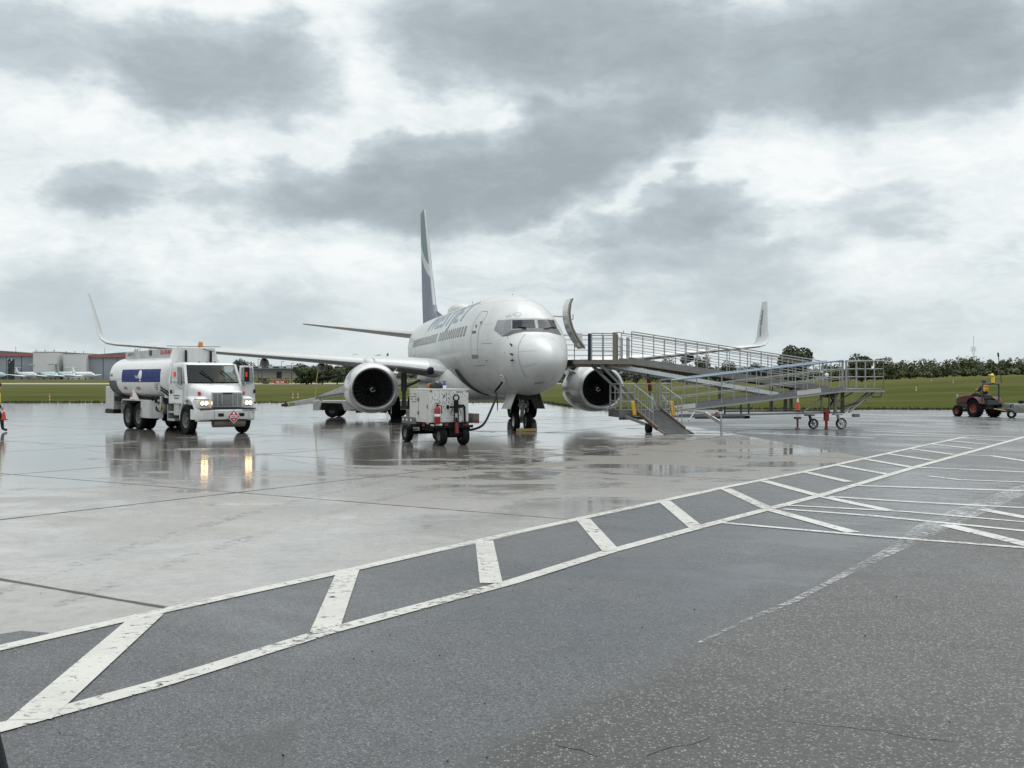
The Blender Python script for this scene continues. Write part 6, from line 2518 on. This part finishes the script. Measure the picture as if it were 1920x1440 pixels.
# tanker driver: sits between the glass and the seat back
loc = TF + M.Rotation(TA, 3, 'Z') @ V((-2.22, .55, 0))
root, mb, hd, up = person('person', (loc.x, loc.y, 1.52), TA - pi / 2, Jd, None, 'person in a yellow vest sitting at the tanker truck wheel')
finish(root, mb, hd, up, (0, 1, 0), (1, 0, 0))
vest(root, (0, .02, .02), .205, .16, .47, [HIVY, HIVO])

# towed trailer
tp_ = G(1893, 783)
trl = empty('towed_trailer', (tp_.x, tp_.y, 0), radians(8), 'low grey trailer with small wheels hitched behind the tractor', 'trailer')
mb = MB()
mb.loft([[(x, y, z) for x, z in ((-.25, .34), (-.05, .25), (2.2, .25), (2.2, .42), (2.25, .46), (-.3, .46))] for y in (-.5, .6)])
tbd = mb.build('trailer_bed', pm('trailer_grey', (.16, .17, .17), .5, .3, amt=.2), trl, bevel=.015)
mb = MB()
mb.loft([[(x * k - .02, y * k, z) for x, y in ((.0, -.4), (2., -.4), (2., .5), (.0, .5))] for k, z in ((1, .46), (1.0, .60), (.94, .68))])
mb.build('load_cover', pm('cover_grey', (.20, .21, .21), .5, amt=.3, scale=4), tbd, bevel=.03)
mb = MB()
mb.lathe([(.0, 0), (.13, .02), (.14, .10), (.10, .16), (0, .17)], (.55, -.1, .68), (0, 0, 1), 14)
mb.tube([(-.2, -.45, .48), (-.25, -.45, .60), (-.1, -.45, .66)], .03, 8)
mb.build('fitting', BLACK, tbd, smooth=40)
for y in (-.45, -.08):
    mb = MB()
    wheel_mb(mb, V((-.22 + (y + .45) * .9, y, .19)), (0, 1, 0), .19, .12, .55)
    mb.build('caster_wheel', [TYRE, pm('hub_pale', (.6, .6, .58), .4)], trl, smooth=40)
for y in (-.42, .5):
    mb = MB()
    wheel_mb(mb, V((1.8, y, .19)), (0, 1, 0), .19, .12, .55)
    mb.build('caster_wheel', [TYRE, HUB], trl, smooth=40)
mb = MB()
a_ = T2((-.60, -.05, .42))
inv = M.Rotation(radians(-8), 3, 'Z')
la = inv @ (a_ - V((tp_.x, tp_.y, 0)))
mb.tube([la, (-.20, -.2, .33)], .028, 8)
mb.build('drawbar', pm('bar_yellow', (.45, .36, .13), .5), trl)

# ================================================================ BACKGROUND
def box_part(name, a, b, mat, parent, **k):
    mb = MB()
    mb.bb(a, b)
    return mb.build(name, mat, parent, **k)


HG = pm('hangar_grey_cladding', (.215, .235, .265), .6, amt=.08, scale=.15)
HD_ = pm('hangar_door_grey', (.235, .26, .295), .55, amt=.06, scale=.2)
HR = pm('hangar_red_fascia', (.30, .10, .09), .6, amt=.1, scale=.2)
HWH = pm('hangar_white_block', (.50, .51, .505), .6, amt=.07, scale=.15)
HRF = pm('hangar_roof', (.14, .13, .14), .6, amt=.1, scale=.1)
DK = pm('building_dark', (.035, .037, .04), .6)


def hangar(Y, xl, xm, xr, ytop, ydoor, label, block_left):
    """gray door bay with red fascia, and a plain white block beside it (x in photo pixels)"""
    X = lambda px: (px - CX) / F * Y
    Z = lambda py: H - (py - YH) / F * Y
    g0 = 0.
    a, b = (xm, xr) if block_left else (xl, xm)
    c, d = (xl, xm) if block_left else (xm, xr)
    root = empty('hangar', (X((xl + xr) / 2), Y, 0), 0, label, 'hangar')
    off = V((X((xl + xr) / 2), Y, 0))
    L = lambda x, y, z: tuple(V((x, y, z)) - off)
    mb = MB()
    mb.bb(L(X(a), Y, g0), L(X(b), Y + 55, Z(ydoor)))
    w = mb.build('door_bay', HD_, root)
    mb = MB()
    mb.bb(L(X(a) - .05, Y - 1.2, Z(ydoor + .8)), L(X(b) + .05, Y + 55, Z(ytop + 1.8)))
    f = mb.build('fascia', HR, w)
    mb = MB()
    n = 12
    pts = [L(X(a) + (X(b) - X(a)) * i / n, Y - .4, Z(ytop + 1.8) + sin(pi * (.5 + .5 * i / n) if not block_left else pi * .5 * i / n) * 2.2) for i in range(n + 1)]
    pts = [L(X(a), Y - .4, Z(ytop + 2.0))] + pts + [L(X(b), Y - .4, Z(ytop + 2.0))]
    mb.prism(pts, (0, 50, 0))
    mb.build('vaulted_roof', HRF, w)
    mb = MB()
    k = 5
    for i in range(1, k):
        x = X(a) + (X(b) - X(a)) * i / k
        mb.bb(L(x - .12, Y - .12, .3), L(x + .12, Y - .02, Z(ydoor)))
    mb.build('door_joint', DK, w)
    mb = MB()
    xw = X(a + (b - a) * .42)
    mb.bb(L(xw, Y - .1, Z(ydoor + 15)), L(xw + .9, Y - .02, Z(ydoor + 12)))
    mb.build('door_window', DK, w)
    mb = MB()
    mb.bb(L(X(c), Y - 4, g0), L(X(d), Y + 40, Z(ytop)))
    bl = mb.build('white_block', HWH, root)
    mb = MB()
    mb.bb(L(X(c) - .1, Y - 4.1, Z(ytop)), L(X(d) + .1, Y + 40, Z(ytop) + .35))
    mb.build('block_coping', HRF, bl)
    mb = MB()
    for i in range(3):
        x = X(c) + (X(d) - X(c)) * (.1 + .38 * i)
        mb.tube([L(x, Y - 3, Z(ytop)), L(x, Y - 3, Z(ytop) + 1.2)], .12, 6)
        mb.box(L(x, Y - 3, Z(ytop) + 1.2), (.6, .5, .3))
    for i in range(2):
        x = X(a) + (X(b) - X(a)) * (.2 + .5 * i)
        mb.tube([L(x, Y + 2, Z(ytop + 4)), L(x, Y + 2, Z(ytop + 4) + 4.5)], .1, 6)
    mb.build('roof_mast', DK, bl)
    return root


hangar(600, -70, 68, 112, 661, 667, 'grey hangar with red fascia and white block, at the far left edge', False)
hangar(603, 124, 167, 300, 664, 669.5, 'grey hangar with a white block on its left, behind the tanker truck', True)
# low shed between the hangars
X6 = lambda px, Y: (px - CX) / F * Y
Z6 = lambda py, Y: H - (py - YH) / F * Y
sh = empty('lean_to_shed', (X6(118, 640), 640, 0), 0, 'white lean-to with sloping roof between the two hangars', 'shed')
mb = MB()
mb.prism([(-3.5, 0, 0), (3.5, 0, 0), (3.5, 0, Z6(684, 640)), (-3.5, 0, Z6(669, 640))], (0, 30, 0))
w = mb.build('wall', pm('shed_white', (.46, .47, .47), .6, scale=.3), sh)
mb = MB()
for k in range(3):
    mb.beam((-3.6, -.15, Z6(671 + k * 3.6, 640)), (3.6, -.15, Z6(682 + k * 3.6, 640)), .3, .35)
mb.build('roof_step', HRF, w)
mb = MB()
mb.bb((.2, -.2, Z6(694, 640)), (1.4, -.05, Z6(691, 640)))
mb.build('vent', DK, w)

# parked airliners far across the field
PWH = pm('parked_white', (.60, .62, .62), .4, amt=.06, scale=.3)
PTL = pm('parked_teal', (.42, .53, .525), .4, amt=.1, scale=.3)
PGY = pm('parked_grey', (.22, .26, .27), .45, amt=.1, scale=.3)
PDK = pm('parked_dark', (.018, .024, .026), .45)


def jet(px, Y, rz, label, tail=1, tmat=PWH, bmat=PWH, h=1., prop=False, dots=False, tipw=7.5, ttop=None):
    t = empty('parked_airliner', (X6(px, Y), Y, hill(X6(px, Y), Y) + .05), rz, label, 'parked plane', 'parked planes by the hangars')
    t.scale = (.82, 1, 1)
    mb = MB()
    prof = [(0, .05, 2.2), (.5, .6, 2.3), (1.4, 1.0, 2.5), (3, 1.3, 2.65), (6, 1.35, 2.7), (15, 1.35, 2.7), (19, 1.05, 2.95), (23, .45, 3.5), (24.5, .1, 3.8)]
    mb.loft([[(x, r * h * cos(a), z + r * h * sin(a)) for a in [2 * pi * i / 20 for i in range(20)]] for x, r, z in prof])
    b = mb.build('fuselage', bmat, t, smooth=60)
    for s_ in (-1, 1):
        mb = MB()
        zw = 3.9 if prop else 1.8
        mb.loft([[(x, s_ * y, z - th), (x + c * .5, s_ * y, z - th * 1.1), (x + c, s_ * y, z), (x + c * .4, s_ * y, z + th)] for x, y, z, c, th in ((9., 1.0, zw, 4.2, .28), (11.5 if not prop else 9.8, 11.5, zw + .9, 1.6, .1))])
        mb.build('wing', PWH, b)
        mb = MB()
        if prop:
            mb.lathe([(.1, 0), (.5, .3), (.6, 1.5), (.55, 3.2), (.1, 4.)], (7.4, s_ * 4., 3.7), (1, 0, 0), 14)
        else:
            mb.lathe([(.42, .06), (.50, 0), (.62, .3), (.66, 1.2), (.5, 2.6), (.3, 3.1)], (17.2, s_ * 2.05, 3.3), (1, 0, 0), 16)
            mb.lathe([(.0, .1), (.42, .06)], (17.2, s_ * 2.05, 3.3), (1, 0, 0), 16)
        mb.build('engine', PGY, b, smooth=50)
        mb = MB()
        wheel_mb(mb, V((12.5, s_ * 2.0, .45)), (0, 1, 0), .45, .5, .5, 14)
        mb.build('main_wheel', [TYRE, HUB], t)
    zt = ttop or 7.6
    mb = MB()
    mb.loft([[(x, -w, z), (x + c, -w * .3, z), (x + c, w * .3, z), (x, w, z)] for x, z, c, w in ((19.8, 3.6, 4.6, .22), (23., zt, 2.4, .14))])
    f = mb.build('tail_fin', tmat, b)
    mb = MB()
    mb.loft([[(x, y, zt - .22), (x + c, y, zt - .12), (x + c, y, zt + .12), (x, y, zt + .24)] for y, x, c in ((-tipw / 2, 24.2, 1.1), (0, 22.8, 2.5), (tipw / 2, 24.2, 1.1))])
    mb.build('tailplane', tmat if tmat is not PDK else PWH, f)
    mb = MB()
    wheel_mb(mb, V((2.2, 0, .35)), (0, 1, 0), .35, .4, .5, 14)
    mb.build('nose_wheel', [TYRE, HUB], t)
    mb = MB()
    mb.loft([[(x, 1.02 * cos(a) * h, 2.62 + 1.06 * h * sin(a) + .12) for a in [pi * (.25 + .5 * i / 6) for i in range(7)]] for x in (1.25, 1.9)], closed=False, cap=(False, False))
    mb.build('cockpit_window', DK, b)
    return t


jet(68, 584, radians(146), 'white parked jet with a slim white tail, in front of the left hangar door', ttop=6.4)
jet(10, 590, radians(147), 'white and teal parked plane cut by the left picture edge', bmat=PTL, ttop=7.4)
jet(108, 586, radians(143), 'pale teal parked plane with a long white tailplane, left of the gap between hangars', bmat=PTL, tmat=pm('parked_pale_fin', (.40, .44, .46), .4), ttop=8.2, tipw=8.6, h=1.1)
jet(140, 582, radians(140), 'pale teal parked plane with a dark grey T-tail, in front of the white lean-to', bmat=PTL, tmat=PGY, ttop=8.1, tipw=8.6, h=1.1)
jet(177, 578, radians(147), 'white parked jet with one long low wing, right of the dark T-tailed plane', ttop=6.6)
# far tall dark tail beside the first hangar
dt_ = empty('aircraft_tail', (X6(18.5, 585), 585, 0), 0, 'tall dark parked tail with pale lamps in front of the left hangar', 'aircraft tail')
mb = MB()
mb.loft([[(-1.0, 0, 0), (1.1, 0, 0), (1.1, 3, 0), (-1.0, 3, 0)], [(-1.05, 0, 12.7), (1.15, 0, 12.7), (1.15, 3, 12.7), (-1.05, 3, 12.7)]])
w = mb.build('tail_panel', PDK, dt_)
mb = MB()
for x, z in ((-1., 12.6), (1., 12.5), (-.1, 10.9), (.95, 12.0)):
    mb.box((x, -.15, z), (.5, .3, .45))
mb.build('pale_lamp', PWH, w)


# ---- trees
def leaf_mat(name, c0, c1, c2):
    m, t = newmat(name)
    pos = t.n('ShaderNodeNewGeometry').outputs['Position']
    r = t.n('ShaderNodeNewGeometry').outputs['Random Per Island']
    f = t.noise(pos, .35, 5, .6)
    c = t.mix(r, c0, c1)
    hue = t.noise(t.vm('MULTIPLY', pos, (1., .2, 0)), .13, 3, .5)
    c = t.mix(t.rng(hue, .44, .62, 0., .6), c, (c1[0] * 1.25, c1[1] * 1.0, c1[2] * .8))
    c = t.mix(t.rng(f, .4, .7, 0., .6), c, c2)
    t.out(t.bsdf(c, .65, 0, .25))
    return m


LEAF = leaf_mat('leaf_dark_green', (.024, .037, .020), (.062, .083, .034), (.044, .066, .028))
LEAF2 = leaf_mat('leaf_mid_green', (.038, .055, .028), (.086, .106, .048), (.078, .088, .042))
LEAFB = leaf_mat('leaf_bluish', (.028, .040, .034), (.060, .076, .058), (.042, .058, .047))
BARK = pm('bark', (.06, .05, .04), .9, amt=.3, scale=3, bump=.5)


def crown(mb, c, rx, rz, n, size, rng, lobes=7, ry=None):
    """leaf clumps scattered through an uneven crown of several lobes"""
    ry = ry or rx
    L = [(V((0, 0, 0)), .72)]
    for i in range(lobes):
        a = rng.uniform(0, 2 * pi)
        e = rng.uniform(-.6, 1.0)
        L.append((V((cos(a) * rx * .55, sin(a) * ry * .55, e * rz * .62)), rng.uniform(.36, .58)))
    for i in range(n):
        o, k = rng.choice(L)
        while True:
            d = V((rng.uniform(-1, 1), rng.uniform(-1, 1), rng.uniform(-1, 1)))
            if .02 < d.length < 1:
                break
        d = d.normalized() * (d.length ** .45)
        p = V(c) + o + V((d.x * rx * k, d.y * ry * k, d.z * rz * k))
        s = size * rng.uniform(.5, 1.3)
        nn = (d + V((rng.uniform(-1, 1), rng.uniform(-1, 1), rng.uniform(-.3, 1.1))) * .9).normalized()
        a = nn.orthogonal().normalized()
        a = M.Rotation(rng.uniform(0, 6.28), 3, nn) @ a
        b = nn.cross(a)
        mb.add([p + a * s, p + b * s * .55, p - a * s * .8, p - b * s * .55], [(0, 1, 2, 3)])


def tree(px, pyb, pyt, wpx, Y, label, mat=LEAF, seed=1, n=2600, cone_=False, name='broadleaf_tree', low=.0):
    rng = random.Random(seed)
    X = X6(px, Y)
    z0 = hill(X, Y)
    ht = Z6(pyt, Y) - z0
    rx = wpx / 2 / F * Y
    t = empty(name, (X, Y, z0), rng.uniform(0, 6), label, 'tree', 'trees beyond the airfield')
    mb = MB()
    r0 = max(.12, ht * .022)
    mb.tube([(0, 0, -.2), (0, 0, ht * .3), (ht * .01, 0, ht * .6), (0, ht * .01, ht * .9)], [r0 * 1.3, r0, r0 * .6, r0 * .15], 8)
    for k in range(7):
        a = rng.uniform(0, 6.28)
        zb_ = ht * rng.uniform(.22, .6)
        e = V((cos(a) * rx * .65, sin(a) * rx * .65, zb_ + ht * rng.uniform(.12, .3)))
        mb.tube([(0, 0, zb_), e * .55 + V((0, 0, zb_ * .45)), e], [r0 * .5, r0 * .3, r0 * .08], 5)
    mb.build('trunk', BARK, t)
    mb = MB()
    if cone_:
        for i in range(9):
            k = i / 8
            crown(mb, (0, 0, ht * (low + (.97 - low) * k)), rx * (1.02 - .82 * k ** 1.6) * (.85 + .3 * rng.random()), ht * .10, n // 9, rx * .13, rng, 5)
    else:
        crown(mb, (0, 0, ht * .54), rx, ht * .48, int(n * .7), max(.12, rx * .13), rng, 9)
        crown(mb, (0, 0, ht * .22), rx * 1.02, ht * .24, int(n * .4), max(.12, rx * .13), rng, 6)
    mb.build('crown', mat, t)
    return t


tree(1488, 708, 653, 64, 300, 'large dark rounded tree standing tallest behind the ramp landing', LEAF, 3, 5200, low=.02)
tree(1616, 708, 660, 46, 330, 'second large tree behind the landing rail, with a notched crown', LEAF, 5, 3600, low=.05)
tree(1252, 706, 668, 26, 380, 'small dark tree above the upper ramp flight, left of its neighbours', LEAF, 6, 1500)
tree(1288, 706, 675, 26, 400, 'low dark tree above the upper ramp, second from the left', LEAFB, 7, 1300)
tree(1318, 706, 667, 34, 420, 'broad dark tree above the upper ramp, third from the left', LEAF, 8, 1900)
tree(1365, 706, 676, 30, 430, 'small tree above the upper ramp, fourth from the left', LEAFB, 9, 1300)
tree(1420, 706, 680, 40, 440, 'low spreading tree left of the large rounded one', LEAFB, 10, 1500)
tree(1560, 708, 682, 40, 420, 'low tree between the large rounded tree and the notched one', LEAF2, 11, 1500)
tree(1660, 708, 672, 44, 420, 'mid green tree just right of the notched one', LEAF2, 12, 1900)
tree(656, 706, 667, 34, 420, 'dark round treetop showing above the wing left of the engine', LEAF, 13, 1700)
tree(726, 706, 666, 22, 420, 'dark pointed tree above the wing between engine and fuselage', LEAF, 14, 1500, True, 'conifer_tree')
tree(690, 706, 671, 12, 430, 'tiny treetop above the wing, left of the pointed tree', LEAFB, 15, 500)
tree(752, 706, 674, 12, 430, 'tiny treetop above the wing, right of the pointed tree', LEAFB, 16, 500)
tree(460, 708, 672, 46, 520, 'dark tree group showing above the truck mirror', LEAFB, 17, 1700)
tree(498, 708, 680, 34, 560, 'pale distant tree behind the light poles', LEAFB, 18, 1100)
tree(578, 708, 682, 52, 400, 'dark bushy tree below the wing, beside the low terminal', LEAF, 19, 2400, low=.0)
tree(604, 708, 679, 44, 396, 'dark tall bush between terminal and white house', LEAF, 20, 2200, low=.0)
tree(632, 708, 686, 34, 392, 'rounded dark bush left of the white house', LEAF, 21, 1500, low=.0)
tree(1060, 708, 660, 20, 420, 'dark treetop peeping past the open jet door', LEAF, 22, 900)
tree(1086, 708, 664, 24, 430, 'dark treetop seen through the platform railing', LEAF, 23, 1000)


# wood on the right and the far tree belt: masses nobody could count
def wood(name, spans, label, mat, seed, n_per, size):
    rng = random.Random(seed)
    mb = MB()
    for px0, px1, step, top0, top1, Y, jit in spans:
        px = px0
        while px < px1:
            k = (px - px0) / (px1 - px0)
            yt = top0 + (top1 - top0) * k + rng.uniform(-jit, jit)
            yy = Y + rng.uniform(-12, 30)
            X = X6(px, yy)
            z0 = hill(X, yy)
            ht = Z6(yt, yy) - z0
            rx = step * rng.uniform(.65, 1.05) / F * yy
            crown(mb, (X, yy, z0 + ht * .47), rx, ht * .55, n_per, size, rng, 6, rx)
            px += step * rng.uniform(.55, .95)
    o = mb.build(name, mat)
    o['kind'] = 'stuff'
    o['label'] = label
    return o


wood('wood', [(1655, 1960, 15, 677, 672, 470, 4), (1800, 1835, 14, 671, 668, 480, 2), (1650, 1960, 13, 692, 690, 455, 5)], 'continuous green wood along the top of the grass slope', LEAF2, 31, 330, .62)
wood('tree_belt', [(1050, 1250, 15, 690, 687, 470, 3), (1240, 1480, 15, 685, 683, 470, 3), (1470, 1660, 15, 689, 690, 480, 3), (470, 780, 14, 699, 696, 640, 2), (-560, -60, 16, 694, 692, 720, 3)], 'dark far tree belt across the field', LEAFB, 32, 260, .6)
# ridge beyond, distance haze mixed into its colour
rg = MB()
pts = []
for i in range(80):
    px = 380 + i * 21
    yy = 1900
    hgt = Z6(693 - 3 * mnoise.noise(V((i * .11, 0, 0))) - (4 if 1180 < px < 1500 else 0) + (6 if px < 760 else 0), yy)
    pts.append((X6(px, yy), hgt))
rings = []
for x, z in pts:
    rings.append([(x, 1700, -5), (x, 1900, z), (x, 2100, -5)])
rg.loft(rings, closed=False, cap=(False, False))
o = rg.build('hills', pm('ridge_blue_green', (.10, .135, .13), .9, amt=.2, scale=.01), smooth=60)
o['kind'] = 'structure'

# ---- low terminal with a dark overhang, and the white house
tm = empty('terminal_building', (X6(525, 500), 500, 0), 0, 'long low pale building with a dark overhanging roof, behind the wing', 'building')
B = lambda px0, py0, px1, py1, y0, y1, Y=500, cx=525: ((X6(px0, Y) - X6(cx, Y), y0, Z6(py0, Y)), (X6(px1, Y) - X6(cx, Y), y1, Z6(py1, Y)))
wl2 = box_part('wall', *B(455, 709, 560, 691.5, 4, 20), pm('terminal_wall', (.40, .38, .35), .7, scale=.2), tm)
box_part('roof_overhang', *B(452, 694.5, 582, 691.2, -1, 22), pm('overhang_dark', (.055, .06, .065), .6), wl2)
box_part('upper_storey', *B(455, 690.8, 560, 686, 2, 20), pm('terminal_pale', (.42, .45, .48), .6, scale=.2), wl2)
box_part('end_wing', *B(536, 690.8, 566, 684.5, .5, 18), pm('terminal_white', (.50, .51, .51), .6, scale=.2), wl2)
for k in range(4):
    box_part('window', *B(470 + k * 20, 689.8, 482 + k * 20, 687.5, 1.9, 1.98), DK, wl2)
box_part('dark_entrance', *B(515, 709, 524, 697, 3.9, 3.98), DK, wl2)
hs = empty('white_house', (X6(675, 430), 430, 0), 0, 'white two-storey house with blue-grey windows, left of the engine', 'house')
hy = hill(X6(675, 430), 430)
hwl = box_part('wall', *B(628, 708, 705, 687.5, 0, 12, 430, 675), pm('house_white', (.55, .56, .57), .6, scale=.3), hs)
mb = MB()
p_, q_ = B(626, 687.5, 707, 683.5, -.5, 12.5, 430, 675)
mb.loft([[(p_[0], p_[1], p_[2]), (q_[0], p_[1], p_[2]), (q_[0], q_[1], p_[2]), (p_[0], q_[1], p_[2])], [(p_[0] + 1, 5, q_[2]), (q_[0] - 1, 5, q_[2]), (q_[0] - 1, 7, q_[2]), (p_[0] + 1, 7, q_[2])]])
mb.build('roof', pm('house_roof', (.20, .20, .21), .7), hwl)
for px, w_, y0, y1 in ((632, 3, 698, 692), (637, 3, 702, 692), (645, 2, 696, 693), (655, 2, 696, 693), (665, 2, 696, 693), (680, 3, 697, 692)):
    box_part('window', *B(px, y0, px + w_, y1, -.08, -.02, 430, 675), pm('house_pane', (.07, .10, .15), .2), hwl)
box_part('lower_wall', *B(640, 708, 690, 703, -1.5, -.1, 430, 675), pm('house_grey', (.33, .34, .33), .7), hwl)

# ---- airfield furniture
sg = G(528.5, 719.3)
Ys = 430.
st = empty('taxiway_sign', (X6(528, Ys), Ys, 0), 0, 'long red runway sign with white numerals and a black end panel', 'airfield sign')
w_, z0, z1 = 14.4 / F * Ys, H - 8.2 * Ys / F, H - 2. * Ys / F
mb = MB()
mb.bb((-w_, 0, max(.1, z0)), (w_ * .62, .3, z1))
s1 = mb.build('sign_panel', pm('sign_red', (.34, .018, .025), .4), st)
mb = MB()
mb.bb((w_ * .62, -.01, max(.1, z0)), (w_, .3, z1))
mb.build('end_panel', pm('sign_black', (.015, .015, .015), .4), s1)
mb = MB()
text_on(mb, '18-36', (-w_ * .75, -.02, max(.1, z0) + (z1 - max(.1, z0)) * .22), (1, 0, 0), (0, 0, 1), (z1 - max(.1, z0)) * .56, w_ * 1.1, .02)
mb.build('sign_numerals', pm('sign_white', (.75, .75, .75), .4), s1)
mb = MB()
text_on(mb, 'B', (w_ * .72, -.03, max(.1, z0) + (z1 - max(.1, z0)) * .22), (1, 0, 0), (0, 0, 1), (z1 - max(.1, z0)) * .56, None, .02)
mb.build('sign_letter', pm('sign_yellow', (.6, .45, .04), .4), s1)
mb = MB()
for x in (-w_ * .8, 0, w_ * .8):
    mb.bb((x - .08, .1, -.05), (x + .08, .2, max(.1, z0)))
mb.build('sign_leg', DK, st)
bx = empty('equipment_box', (X6(498, 430), 430, 0), 0, 'small dark equipment box on the grass left of the red sign', 'box')
mb = MB()
mb.bb((-1.2, 0, 0), (1.2, .9, .75))
b_ = mb.build('box_body', DK, bx, bevel=.03)
mb = MB()
mb.bb((-1.25, -.05, .75), (1.25, .95, .85))
mb.build('box_lid', pm('lid_grey', (.12, .12, .12), .5), b_)
for px, pyb, hh, lab in ((549, 746, .62, 'left one of two orange marker posts on the grass edge'), (558.5, 745.5, .62, 'right one of two orange marker posts on the grass edge'), (93, 750.5, .62, 'orange and white marker standing alone on the left grass')):
    g = G(px, pyb)
    t = empty('marker_post', (g.x, g.y, hill(g.x, g.y)), 0, lab, 'marker post', 'marker posts on the grass')
    mb = MB()
    mb.lathe([(.05, 0), (.045, hh * .8), (.02, hh), (0, hh)], (0, 0, 0), (0, 0, 1), 10)
    b_ = mb.build('post', pm('marker_orange', (.62, .20, .07), .5), t, smooth=40)
    mb = MB()
    mb.lathe([(.052, hh * .5), (.05, hh * .64)], (0, 0, 0), (0, 0, 1), 10)
    mb.lathe([(.09, 0), (.08, .05), (.05, .06)], (0, 0, 0), (0, 0, 1), 10)
    mb.build('collar', CWHITE if px > 100 else pm('collar_cream', (.6, .55, .4), .5), b_)
for i, (px, pyt, Y) in enumerate(((491, 672, 470), (484, 674, 480), (528, 678, 470), (547, 681, 475))):
    z = Z6(pyt, Y)
    t = empty('light_pole', (X6(px, Y), Y, 0), 0, ['tall dark light pole, second from left by the low terminal', 'leftmost dark light pole by the low terminal', 'dark light pole at the terminal dark entrance', 'rightmost dark light pole by the low terminal'][i], 'light pole', 'light poles at the terminal')
    mb = MB()
    mb.tube([(0, 0, 0), (0, 0, z)], [.16, .09], 8)
    b_ = mb.build('pole', DK, t)
    mb = MB()
    mb.box((.5, 0, z), (1.3, .35, .18))
    mb.build('lamp_head', DK, b_)
# lattice mast on the skyline
ms = empty('radio_mast', (X6(1825, 700), 700, 4), 0, 'thin pale lattice mast rising above the wood', 'mast')
zt, zb = Z6(630, 700) - 4, 0
mb = MB()
for a, b in ((-1, -1), (1, -1), (0, 1)):
    mb.tube([(a * .9, b * .8, zb), (a * .45, b * .4, zt * .72)], .10, 5)
n = 12
for i in range(n):
    k0, k1 = i / n, (i + 1) / n
    w0, w1 = .9 - .45 * k0, .9 - .45 * k1
    s_ = 1 if i % 2 else -1
    mb.tube([(-w0 * s_, -.6, zt * .72 * k0), (w1 * s_, -.6, zt * .72 * k1)], .06, 4)
MST = pm('mast_grey', (.40, .42, .44), .5)
m_ = mb.build('lattice', MST, ms)
mb = MB()
mb.tube([(0, 0, zt * .7), (0, 0, zt)], .12, 6)
mb.tube([(-1.7, 0, zt * .66), (1.7, 0, zt * .66)], .08, 5)
for x in (-1.6, -.8, .8, 1.6):
    mb.tube([(x, 0, zt * .60), (x, 0, zt * .74)], .10, 5)
mb.build('antenna_head', MST, m_)
# leaning dark pole on the slope
pb, Yp = (1878, 716), 150.
X0, z0 = X6(1878, Yp), hill(X6(1878, Yp), Yp)
lp = empty('leaning_pole', (X0, Yp, z0), 0, 'dark pole leaning left on the grass slope above the trailer', 'pole')
mb = MB()
xt, zt = X6(1871, Yp) - X0, Z6(661, Yp) - z0
mb.tube([(0, 0, -.2), (xt * .85, 0, zt * .85)], [.055, .06], 8)
p_ = mb.build('pole', DK, lp)
mb = MB()
mb.tube([(xt * .84, 0, zt * .84), (xt * .87, 0, zt * .88), (xt * .99, 0, zt * .99), (xt, 0, zt)], [.06, .12, .12, .03], 8)
mb.build('furled_windsock', BLACK, p_)
# edge lights dotted over the slope
for i, (px, py, Y) in enumerate(((1718, 716, 130), (1795, 735, 95), (1787, 708, 160), (1746, 706, 200))):
    X = X6(px, Y)
    t = MB()
    t.lathe([(.10, 0), (.05, .06), (.05, .30), (.08, .32), (.06, .44), (0, .46)], (0, 0, 0), (0, 0, 1), 10)
    o = t.build('edge_light', pm('light_yellowish', (.45, .42, .25), .5), smooth=40)
    o.location = (X, Y, hill(X, Y) - .03)
    tag(o, 'small pale edge light standing in the right-hand grass slope', 'edge light', 'edge lights on the slope')
# bit of a dark rail post at the picture's lower left corner
pc = G(-12, 1452)
mb = MB()
mb.tube([(pc.x - .02, pc.y, -.01), (pc.x - .02 - .08, pc.y - .1, .55), (pc.x - .1, pc.y - .14, .9)], .085, 14)
o = mb.build('bollard', pm('bollard_black', (.014, .014, .018), .7, bump=.4, bscale=60), smooth=50)
tag(o, 'black bollard just entering the lower left corner', 'bollard')
